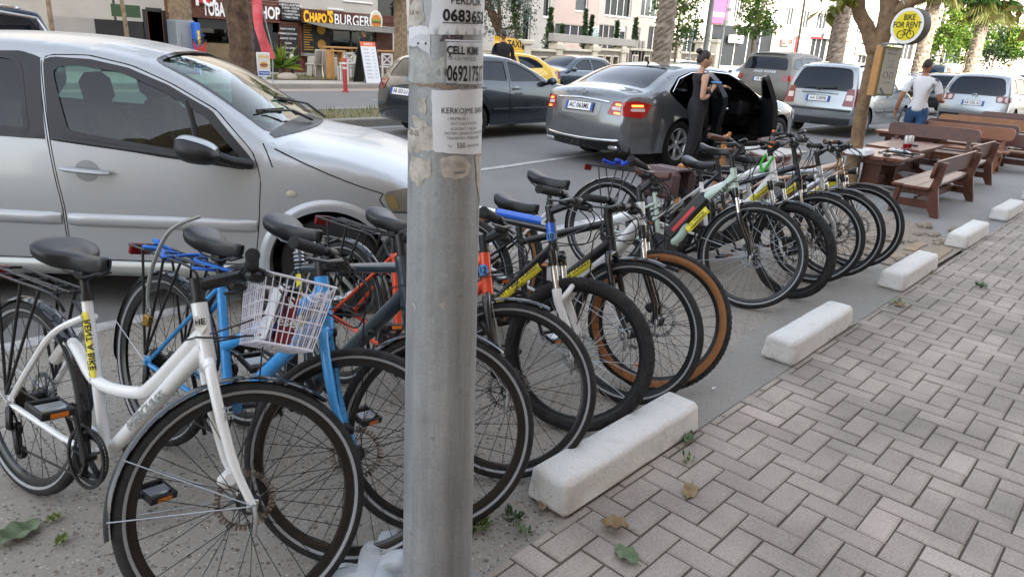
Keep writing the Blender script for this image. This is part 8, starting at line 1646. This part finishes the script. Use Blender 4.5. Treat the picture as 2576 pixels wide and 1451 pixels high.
for u in np.linspace(0, 4, 41)[:-1]: b.tube([bk(u, 0, zb_), bk(u, 0, zt_)], .0018, 5)
for k in range(7): t = k/6; b.tube([bk(0+t, 0, zb_), bk(3-t, 0, zb_)], .002, 5)
for k in range(5): t = k/4; b.tube([bk(1+t, 0, zb_), bk(4-t-1e-6, 0, zb_)], .002, 5)
b.build('basket', WIRE, bl)
W = bl.matrix_world @ ms
def in_basket(name, mt, fn, label, cat): b = MB(); b.T = W; fn(b); return tag(b.build(name, mt), label, cat)
o = in_basket('leaflets', [PAP, PLB, YLW], lambda b: [b.box((xb+.05+.014*k, -.05+.02*k, zb_+.09), (.003, .13, .16), MX.Rotation(R_(8+3*k), 4, 'Y'), mi=(0, 0, 1, 0, 2)[k]) for k in range(5)], 'bundle of white, blue and yellow leaflets standing in the wire basket', 'leaflets')
o = in_basket('red_box', [M('pack_red', '#7d1f24', .4), BLK], lambda b: (b.box((xf_-.1, -.04, zb_+.075), (.05, .07, .14), bev=.008), b.box((xf_-.1, -.04, zb_+.16), (.05, .07, .03), bev=.006, mi=1)), 'dark red and black pack standing in the wire basket', 'pack')
fn = lambda x, y: W @ V((xf_-.1+x, -.077, zb_+.07+y)); text_obj('lettering', 'ese', fn, .04, WHD, o, bold=.02); text_obj('lettering', 'S', lambda x, y: W @ V((xf_-.1+x, -.077, zb_+.125+y)), .045, WHD, o, bold=.03)
# number discs on head tubes
def disc_on_head(key, t, mt, tm):
    rt, k = bikes[key]; c = k['HB'].lerp(k['HT'], .55); b = MB(); r = .024; cy = sp_r = .0255
    cen = -math.pi/2+.25
    pf2 = lambda x, y: c+k['u']*y+V((0, 0, 0))+(k['nf']*math.cos(cen+x/cy)+V((0, 1, 0))*math.sin(cen+x/cy))*cy
    b.add([pf2(0, 0)]+[pf2(r*math.cos(a), r*math.sin(a)) for a in np.linspace(0, 6.283, 20, endpoint=False)], [(0, i+1, (i+1) % 20+1) for i in range(20)], True); o = b.build('number_disc', mt, rt, ang=0)
    pf3 = lambda x, y: c+k['u']*y+(k['nf']*math.cos(cen+x/cy)+V((0, 1, 0))*math.sin(cen+x/cy))*(cy+.001); text_obj('lettering', t, pf3, .034, INK, o, bold=.03, sx=.9, fine=.006)
BDISC = M('disc_blue', '#4f8ed0', .4); disc_on_head('blue', '30', PAP, INK); disc_on_head('orange', '12', BDISC, INK); disc_on_head('giant', '10', BDISC, INK)
# head badge of the white bicycle
rt, k = bikes['white']; c = k['HB'].lerp(k['HT'], .62); cy = .0262; cen = -math.pi/2+.7; pf2 = lambda x, y, o=0.: c+k['u']*y+(k['nf']*math.cos(cen+x/cy)+V((0, 1, 0))*math.sin(cen+x/cy))*(cy+o)
b = MB(); b.add([pf2(x, y) for x, y in ((-.017, .024), (.017, .024), (.017, -.008), (.0, -.028), (-.017, -.008))], [(0, 4, 3, 2, 1)], False); bo_ = b.build('head_badge', M('badge_cream', '#c9c8bd', .4), rt, ang=0); text_obj('lettering', 'HE', lambda x, y: pf2(x, y+.006, .001), .022, INK, bo_, bold=.03, fine=.006)
fa_ = k['ms']; A_, B_ = k['HB']-k['u']*.10+V((0, -.0735, 0)), k['HB']-k['u']*.20+V((0, -.0735, 0)); b = MB(); put_text(b, 'HE', lambda x, y: fa_ @ (A_.lerp(B_, .5)+V((.018, 0, 0))+k['u']*-x*1.0+k['nf']*y), .03, bold=.03); b.build('lettering', GRYT, rt)
# blue bungee cords, padlock, pannier, bottle battery
def cord(name, key, pts, r, mt, label, cat): rt, k = bikes[key]; b = MB(); b.T = rt.matrix_world; b.tube(catmull(pts, 6), r, 6); return tag(b.build(name, mt), label, cat)
BCORD = M('cord_blue', '#1f6fd0', .6, var=.3, vs=60); zr = bikes['blue'][1]['R']*2+.085
rnd = random.Random(5); cord('bungee_cord', 'blue', [(-.22+.05*i+rnd.uniform(-.02, .02), rnd.uniform(-.06, .06), zr+rnd.uniform(-.012, .02)) for i in range(12)]+[(.2-.05*i, rnd.uniform(-.07, .07), zr+rnd.uniform(-.02, .02)) for i in range(9)], .0065, BCORD, 'bright blue cord wound round the rack of the blue bicycle', 'cord')
cord('cloth_strap', 'mint', [(-.12+.03*i, rnd.uniform(-.05, .05), .80+rnd.uniform(0, .03)) for i in range(8)], .014, M('cloth_royal', '#1c3fa8', .8), 'crumpled royal blue strap on the rack of the mint bicycle', 'strap')
cord('cable_lock', 'blue', [(.18, -.03, .93), (.10, -.09, .86), (.03, -.10, .72), (.0, -.09, .60), (.01, -.085, .55)], .0075, M('cable_clear', '#8d9088', .4), 'grey cable lock hanging from the saddle of the blue bicycle', 'lock')
rt, k = bikes['blue']; b = MB(); b.T = rt.matrix_world; b.box((.005, -.085, .50), (.04, .02, .042), bev=.004, mi=0); b.tube(catmull([(-.009, -.085, .52), (-.009, -.085, .54), (.005, -.085, .553), (.019, -.085, .54), (.019, -.085, .52)], 3), .0035, 6, mi=1); tag(b.build('padlock', [M('brass', '#a8823e', .35, .9), ALU]), 'small brass padlock dangling from the grey cable lock', 'padlock')
rt, k = bikes['w10']; b = MB(); b.T = rt.matrix_world; z0 = .545
b.box((.03, -.11, z0+.08), (.33, .085, .22), bev=.03); b.box((.03, .11, z0+.08), (.33, .085, .22), bev=.03, mi=0); b.box((.03, 0, z0+.19), (.30, .20, .018), bev=.006); tag(b.build('pannier_bag', M('pannier_brown', '#5d4748', .7, bump=.25, bs=60, var=.15, vs=8)), 'brown double pannier bag on the rear of the white electric bicycle', 'bag')
cord('chain_lock', 'w10', [tuple(k['HT']+V((.03, -.02, .01))), tuple(k['HT']+V((.0, -.04, -.06))), tuple(k['HT']+V((-.02, -.03, -.10))), tuple(k['HT']+V((-.05, -.03, -.06))), tuple(k['HT']+V((-.03, -.02, .02)))], .008, M('lock_green', '#35c437', .4), 'neon green lock looped round the stem of the white electric bicycle', 'lock')
# wheel reflector
rt, k = bikes['tan']; b = MB(); b.T = rt.matrix_world @ k['ms']; c = k['FH']+V((0, -.01, -.235)); b.ball(c, (.05, .008, .013), 14, 8); o = b.build('spoke_reflector', ORNG); o.parent = rt; o.matrix_parent_inverse = rt.matrix_world.inverted()
# ================================================================== people
SKIN = M('skin', '#c2967d', .55, var=.06, vs=20); SKIN2 = M('skin_tanned', '#a06f52', .55, var=.06, vs=20); HAIRD = M('hair_dark', '#2a1d17', .5, bump=.4, bs=120); BCLO = M('cloth_black', '#1d1c21', .85, var=.15, vs=12, bump=.2, bs=25); WTEE = M('cloth_white', '#dcdde0', .85, bump=.35, bs=14); JEAN = M('denim', '#2f5680', .85, var=.3, vs=14, bump=.25, bs=30, col2='#24415f'); WSHOE = M('shoe_white', '#dadada', .6)
def skin_mesh(name, nodes, edges, mt, par, sub=2, paint=None):
    """one continuous surface grown round a skeleton; nodes: name -> (point, radius x, radius y); the first is the root"""
    ks = list(nodes); me = bpy.data.meshes.new(name); me.from_pydata([nodes[k][0] for k in ks], [(ks.index(a), ks.index(b_)) for a, b_ in edges], [])
    o = bpy.data.objects.new(name, me); COL.objects.link(o); sk = o.modifiers.new('s', 'SKIN'); sk.use_smooth_shade = True
    if not me.skin_vertices: me.attributes.new('skin', 'FLOAT', 'POINT')
    for k, d in zip(ks, me.skin_vertices[0].data): d.radius = nodes[k][1:]; d.use_root = (k == ks[0])
    o.modifiers.new('d', 'SUBSURF').levels = sub; o.modifiers['d'].render_levels = sub
    dg = bpy.context.evaluated_depsgraph_get(); me2 = bpy.data.meshes.new_from_object(o.evaluated_get(dg)); o.modifiers.clear(); o.data = me2; bpy.data.meshes.remove(me); me2.materials.clear(); [me2.materials.append(q) for q in (mt if isinstance(mt, list) else [mt])]; me2.polygons.foreach_set('use_smooth', [True]*len(me2.polygons)); o.parent = par
    if paint: me2.polygons.foreach_set('material_index', [paint(p_.center) for p_ in me2.polygons])
    return o
def chain(nodes, edges, prefix, pts, start=None):
    prev = start
    for i, p in enumerate(pts):
        k = prefix+str(i); nodes[k] = (tuple(p[0]), p[1], p[2] if len(p) > 2 else p[1])
        if prev: edges.append((prev, k))
        prev = k
    return prev
def head_mesh(b, c, yaw, tilt=0., s=1.):
    """skull, jaw, nose, brow, lips, ears as one shell; faces +x before turning"""
    T = MX.Translation(c) @ MX.Rotation(yaw, 4, 'Z') @ MX.Rotation(tilt, 4, 'Y')
    def hf(u, v):
        a = 2*math.pi*u; q = math.pi*v; z = math.cos(q); r = math.sin(q)
        x, y = r*math.cos(a), r*math.sin(a); X = .095*x; Y = .072*y; Z = .118*z
        if z < 0: k = -z; Y *= 1-.38*k*k; X = X*(1-.18*k) if x < 0 else X*(1-.02*k)
        if x < 0: X *= 1.08 if z > -.1 else .9
        fr = max(0, x)**3*max(0, 1-abs(y)*1.2)
        X += .016*fr*math.exp(-((z+.12)/.13)**2)*math.exp(-(y/.16)**2)*2.0 - .010*fr*math.exp(-((z-.08)/.10)**2)*math.exp(-((abs(y)-.34)/.14)**2)*2 + .006*fr*math.exp(-((z-.24)/.1)**2) + .009*fr*math.exp(-((z+.50)/.07)**2)*math.exp(-(y/.25)**2) + .012*fr*math.exp(-((z+.86)/.14)**2)
        return T @ V((X*s, Y*s, Z*s))
    b.grid(lambda u, v: hf(u, 1-v), 40, 32)
    for sg in (-1, 1):
        b.grid(lambda u, v: T @ (V((-.008+.018*math.cos(6.283*u)*math.sin(math.pi*v), sg*(.074+.010*math.cos(math.pi*v)*.9), -.005+.030*math.sin(6.283*u)*math.sin(math.pi*v)))*s), 12, 8)
    return T
def face_bits(par, T, s=1., brow=None):
    b = MB(); b.T = T
    for sg in (-1, 1):
        b.box(V((.079, sg*.030, .012))*s, (.012*s, .022*s, .008*s), bev=.003); b.bar(V((.086, sg*.016, .030))*s, V((.078, sg*.046, .028))*s, .008*s, .006*s)
    b.build('eyes_and_brows', HAIRD, par); b = MB(); b.T = T; b.box(V((.087, 0, -.058))*s, (.012*s, .034*s, .010*s), bev=.004); b.build('lips', M('lips', '#8f4f49', .5), par)
def hand(par, w, d, up, mt, s=1., curl=.5, side=1):
    """palm, four unequal fingers and a thumb; w wrist, d pointing along the palm, up the back of the hand"""
    d = V(d).normalized(); up = V(up); up = (up-d*up.dot(d)).normalized(); sd = d.cross(up)*side; b = MB(); w = V(w)
    b.tube([w-d*.02, w, w+d*.03, w+d*.07, w+d*.085], [.026*s, .028*s, .036*s, .040*s, .034*s], 12, flat=.5)
    for k, L in enumerate((.068, .078, .072, .055)):
        o = w+d*.08+sd*(.030-.020*k); p = [o]; dr = V(d)
        for j, t in enumerate((.45, .32, .23)): dr = (dr-up*curl*(.5+.25*j)).normalized(); p.append(p[-1]+dr*L*t)
        b.tube(p, [.0088*s, .0085*s, .0078*s, .006*s], 8)
    o = w+d*.025+sd*.032; b.tube([o, o+(d*.6+sd*.7).normalized()*.035, o+(d*.9+sd*.45-up*curl*.5).normalized()*.06], [.0105*s, .0098*s, .007*s], 8)
    return b.build('hand', mt, par)
# woman by the saloon door, seen from her right, looking to the right of the photo
wp = G(1738, 404); WP = V((9.28, 5.16, 0))
wo_ = empty('person', WP, label='woman in black sleeveless top and loose black trousers standing at the open car door', cat='person')
FD = V((.82, -.57, 0)).normalized(); SDv = V((-FD.y, FD.x, 0)); Z = V((0, 0, 1))     # facing, her left
p = lambda f, l, z: FD*f+SDv*l+Z*z
n, e = {}, []
n['hip'] = (p(0, 0, .90), .135, .105); chain(n, e, 'sp', [(p(.005, 0, 1.0), .118, .085), (p(.02, 0, 1.10), .112, .082), (p(.01, 0, 1.22), .125, .09), (p(-.01, 0, 1.31), .115, .075), (p(-.01, 0, 1.365), .06, .055), (p(.012, 0, 1.42), .046, .046), (p(.02, 0, 1.45), .046, .046)], 'hip')
# one continuous body: torso, arms
chain(n, e, 'ra', [(p(-.01, -.12, 1.31), .055), (p(-.01, -.165, 1.285), .048), (p(-.03, -.20, 1.15), .042), (p(-.045, -.215, 1.03), .036), (p(.05, -.17, 1.05), .034), (p(.16, -.07, 1.14), .026), (p(.19, -.04, 1.165), .023)], 'sp3')
chain(n, e, 'la', [(p(-.01, .12, 1.31), .055), (p(.0, .165, 1.285), .048), (p(.10, .21, 1.18), .042), (p(.18, .22, 1.12), .036), (p(.30, .16, 1.16), .033), (p(.38, .12, 1.19), .025)], 'sp3')
for sg, pf_ in ((-1, 'rl'), (1, 'll')): chain(n, e, pf_, [(p(.03*sg, sg*.095, .80), .085), (p(.03+.06*sg, sg*.105, .50), .06), (p(-.01+.08*sg, sg*.11, .27), .05), (p(-.02+.08*sg, sg*.11, .09), .038), (p(.06+.08*sg, sg*.11, .05), .034)], 'hip')
skin_mesh('body', n, e, [SKIN, BCLO], wo_, paint=lambda c: 1 if (c.z < 1.36 and abs(c.dot(SDv)) < (.145 if c.z > 1.2 else .17) and abs(c.dot(FD)) < .13) or c.z < .95 else 0)
b = MB(); T = head_mesh(b, p(.035, 0, 1.535), math.atan2(FD.y, FD.x)-.25, .08, .98); b.build('head', SKIN, wo_); face_bits(wo_, T, .98)
b = MB(); b.T = T
b.grid(lambda u, v: (lambda a, q: V((-.012+.104*math.sin(q)*math.cos(a)*(1 if math.cos(a) < 0 else .90), .0785*math.sin(q)*math.sin(a), .012+.120*math.cos(q))))(2*math.pi*u, (.0+v*(.50+.22*max(0, -math.cos(2*math.pi*u))+(-.16 if math.cos(2*math.pi*u) > .55 else 0)))*math.pi), 36, 12); b.ball((-.105, 0, .105), (.045, .048, .042), 14, 10); b.tube([(-.07, 0, .09), (-.09, 0, .1)], .03, 8); b.build('hair', HAIRD, wo_)
n, e = {}, []; n['a'] = (p(.005, 0, .93), .140, .11); chain(n, e, 'b', [(p(.01, 0, 1.01), .134, .103), (p(.02, 0, 1.09), .127, .096), (p(.01, 0, 1.21), .135, .099), (p(-.008, 0, 1.29), .123, .084), (p(-.01, 0, 1.345), .085, .063), (p(-.0, 0, 1.375), .060, .054)], 'a'); skin_mesh('top', n, e, BCLO, wo_)
n, e = {}, []; n['h'] = (p(0, 0, .93), .152, .122); chain(n, e, 'w', [(p(0.005, 0, 1.0), .138, .107), (p(0.005, 0, 1.05), .128, .1)], 'h')
for sg, pf_ in ((-1, 'r'), (1, 'l')): chain(n, e, pf_, [(p(.03*sg, sg*.10, .80), .118), (p(.03+.06*sg, sg*.112, .62), .100), (p(.03+.09*sg, sg*.12, .42), .088), (p(.10*sg, sg*.12, .24), .080), (p(-.01+.08*sg, sg*.11, .12), .058)], 'h')
skin_mesh('trousers', n, e, BCLO, wo_)
for sg in (-1, 1):
    b = MB(); o = p(-.02+.08*sg, sg*.11, 0); b.tube([o+p(-.06, 0, .045), o+p(0, 0, .05), o+p(.09, 0, .042), o+p(.16, 0, .03), o+p(.175, 0, .028)], [.036, .045, .043, .034, .02], 12, flat=.8); b.tube([o+p(-.02, 0, .05), o+p(-.025, 0, .13)], [.044, .048], 12); b.build('shoe', WSHOE, wo_)
hand(wo_, p(.19, -.04, 1.165), FD*.5+SDv*.55+Z*.45, -FD*.4+SDv*-.6, SKIN, .9, .55, -1); hand(wo_, p(.38, .12, 1.19), FD*.9-SDv*.3+Z*.05, Z, SKIN, .9, .5, 1)
b = MB(); b.box(p(.25, .0, 1.245), (.035, .16, .012), MX.Rotation(math.atan2(FD.y, FD.x)+.6, 4, 'Z') @ MX.Rotation(R_(-35), 4, 'Y'), .004); o = b.build('phone', M('phone_blue', '#3a86c8', .3)); o.location = WP; tag(o, 'slim blue phone held in the right hand of the woman', 'phone')
b = MB(); b.tube(catmull([p(.13, .02, .97), p(.145, 0, .90), p(.15, -.02, .80)], 4), .005, 5); b.tube(catmull([p(.13, .03, .97), p(.148, .04, .88), p(.15, .05, .80)], 4), .005, 5); b.build('drawstring', M('string_grey', '#4a4a4e'), wo_)
# man walking away in white T-shirt and jeans
MP = V((14.3, 3.62, 0)); mo_ = empty('person', MP, label='man in white T-shirt and blue jeans walking away behind the benches', cat='person')
FD = V((.97, .22, 0)).normalized(); SDv = V((-FD.y, FD.x, 0)); s_ = .98
p = lambda f, l, z: (FD*f+SDv*l+Z*z)*s_
n, e = {}, []; n['hip'] = (p(0, 0, .95), .15, .115); chain(n, e, 'sp', [(p(.0, 0, 1.08), .145, .105), (p(.02, 0, 1.22), .155, .11), (p(.02, 0, 1.36), .17, .11), (p(.01, 0, 1.44), .14, .085), (p(.01, 0, 1.50), .065, .062), (p(.03, 0, 1.56), .055, .055)], 'hip')
chain(n, e, 'la', [(p(.0, .16, 1.42), .066), (p(-.01, .215, 1.38), .058), (p(-.05, .27, 1.24), .05), (p(-.09, .30, 1.12), .043), (p(-.06, .33, .98), .039), (p(-.02, .34, .87), .030)], 'sp2')
chain(n, e, 'ra', [(p(.0, -.16, 1.42), .066), (p(.0, -.215, 1.38), .058), (p(.02, -.27, 1.24), .05), (p(.02, -.31, 1.10), .043), (p(.14, -.36, 1.08), .039), (p(.25, -.36, 1.10), .030)], 'sp2')
chain(n, e, 'll', [(p(0, .09, .86), .105), (p(.10, .09, .52), .072), (p(.06, .09, .28), .058), (p(.02, .09, .10), .042), (p(.12, .09, .05), .04)], 'hip'); chain(n, e, 'rl', [(p(0, -.09, .86), .105), (p(-.04, -.09, .50), .072), (p(-.16, -.09, .28), .058), (p(-.26, -.09, .12), .042), (p(-.2, -.09, .05), .04)], 'hip')
skin_mesh('body', n, e, [SKIN2, WTEE, JEAN], mo_, paint=lambda c: 2 if c.z < .93 and abs(c.dot(SDv)) < .22 else (1 if 1.22 < c.z < 1.47 or (c.z >= .93 and abs(c.dot(SDv)) < .2 and c.z < 1.47) else 0)); b = MB(); T = head_mesh(b, p(.04, 0, 1.655), math.atan2(FD.y, FD.x)-.2, .05, 1.05); b.build('head', SKIN2, mo_); face_bits(mo_, T, 1.05)
b = MB(); b.T = T; b.grid(lambda u, v: (lambda a, q: V((-.010+.107*math.sin(q)*math.cos(a)*(1 if math.cos(a) < 0 else .92), .0792*math.sin(q)*math.sin(a), .012+.122*math.cos(q))))(2*math.pi*u, v*(.42+.18*max(0, -math.cos(2*math.pi*u)))*math.pi), 36, 10); b.build('hair', M('hair_cropped', '#3a2c25', .8, bump=.5, bs=200), mo_)
n, e = {}, []; n['a'] = (p(0, 0, .86), .172, .136); chain(n, e, 'b', [(p(0, 0, .95), .168, .132), (p(.0, 0, 1.06), .163, .126), (p(.02, 0, 1.22), .172, .126), (p(.02, 0, 1.36), .188, .126), (p(.01, 0, 1.45), .150, .098), (p(.012, 0, 1.495), .078, .074)], 'a')
chain(n, e, 'l', [(p(.0, .165, 1.42), .076), (p(-.01, .22, 1.37), .070), (p(-.05, .27, 1.22), .066), (p(-.06, .28, 1.19), .064)], 'b3'); chain(n, e, 'r', [(p(.0, -.165, 1.42), .076), (p(.0, -.22, 1.37), .070), (p(.02, -.275, 1.22), .066), (p(.02, -.285, 1.19), .064)], 'b3'); skin_mesh('t_shirt', n, e, WTEE, mo_)
n, e = {}, []; n['h'] = (p(0, 0, .92), .160, .128); chain(n, e, 'w', [(p(0, 0, 1.0), .150, .118)], 'h'); chain(n, e, 'l', [(p(.01, .09, .84), .118), (p(.09, .09, .54), .088), (p(.05, .09, .28), .076), (p(.02, .09, .12), .066)], 'h'); chain(n, e, 'r', [(p(0, -.09, .84), .118), (p(-.04, -.09, .52), .088), (p(-.15, -.09, .28), .076), (p(-.24, -.09, .14), .066)], 'h'); skin_mesh('jeans', n, e, JEAN, mo_)
for o, sg in ((p(.02, .09, 0), 1), (p(-.26, -.09, .03), -1)): b = MB(); b.tube([o+p(-.07, 0, .05), o+p(0, 0, .055), o+p(.1, 0, .045), o+p(.18, 0, .03)], [.04, .05, .046, .03], 12, flat=.8); b.build('shoe', BLK, mo_)
hand(mo_, p(-.02, .34, .87), (FD*.1-Z)*1., SDv, SKIN2, 1.05, .45, 1); hand(mo_, p(.25, -.36, 1.10), FD+SDv*.1, Z, SKIN2, 1.05, .7, -1)
b = MB(); c = p(-.03, .338, .90); b.tube([c+V((.033*math.cos(a), .033*math.sin(a), 0)) for a in np.linspace(0, 6.28, 16, endpoint=False)], .008, 6, closed=True); b.build('wristband', BLK, mo_)
b = MB(); b.tube([p(.34, -.34, 1.06), p(.34, -.34, 1.30)], .02, 10); b.cyl(p(.34, -.34, 1.05), p(.34, -.34, 1.07), .03, 10); o = b.build('steel_flask', ALU); o.location = MP; tag(o, 'slim metal flask held by the man in the white T-shirt', 'flask')
# man beyond the dark hatchback (only head and shoulders show), customer at the counter
def stand(loc, yaw, h, shirt, legs, hairm, label, skin=SKIN2):
    rt = empty('person', loc, label=label, cat='person'); k = h/1.75; FD = V((math.cos(yaw), math.sin(yaw), 0)); SDv = V((-FD.y, FD.x, 0)); p = lambda f, l, z: (FD*f+SDv*l+Z*z)*k
    n, e = {}, []; n['hip'] = (p(0, 0, .95), .155, .12); chain(n, e, 's', [(p(0, 0, 1.2), .16, .115), (p(0, 0, 1.38), .18, .12), (p(0, 0, 1.46), .14, .09), (p(0, 0, 1.51), .06, .06), (p(.02, 0, 1.56), .055, .055)], 'hip')
    for sg, q in ((-1, 'r'), (1, 'l')): chain(n, e, q, [(p(0, sg*.17, 1.42), .07), (p(0, sg*.22, 1.36), .06), (p(.0, sg*.26, 1.12), .046), (p(.12, sg*.25, .95), .036), (p(.2, sg*.22, .96), .03)], 's1'); chain(n, e, q+'l', [(p(0, sg*.1, .84), .115), (p(.02, sg*.1, .5), .085), (p(0, sg*.1, .1), .06), (p(.1, sg*.1, .05), .04)], 'hip')
    skin_mesh('body', n, e, [skin, shirt, legs], rt, paint=lambda c: 2 if c.z < .92*k and abs(c.dot(SDv)) < .2 else (0 if c.z > 1.5*k or (c.z < 1.02*k and abs(c.dot(SDv)) > .2) else 1))
    b = MB(); T = head_mesh(b, p(.03, 0, 1.65), yaw, 0, 1.02*k); b.build('head', skin, rt); face_bits(rt, T, k); b = MB(); b.T = T; b.grid(lambda u, v: (lambda a, q: V((-.010+.106*math.sin(q)*math.cos(a), .0785*math.sin(q)*math.sin(a), .012+.121*math.cos(q)))*k)(2*math.pi*u, v*(.40+.2*max(0, -math.cos(2*math.pi*u)))*math.pi), 24, 8); b.build('hair', hairm, rt)
    for sg in (-1, 1): hand(rt, p(.2, sg*.22, .96), FD, Z, skin, 1., .5, sg)
gp = VP(1266, 120, 13.0); stand((gp.x, 13.0, .12), R_(60), 1.82, BCLO, BCLO, HAIRD, 'dark-haired man in a black jacket seen from behind in front of the taxi sign')
gp = VP(917, 120, 25.6); stand((gp.x, 25.6, .15), R_(95), 1.75, BCLO, JEAN, HAIRD, 'customer in dark jacket and jeans standing at the burger counter')
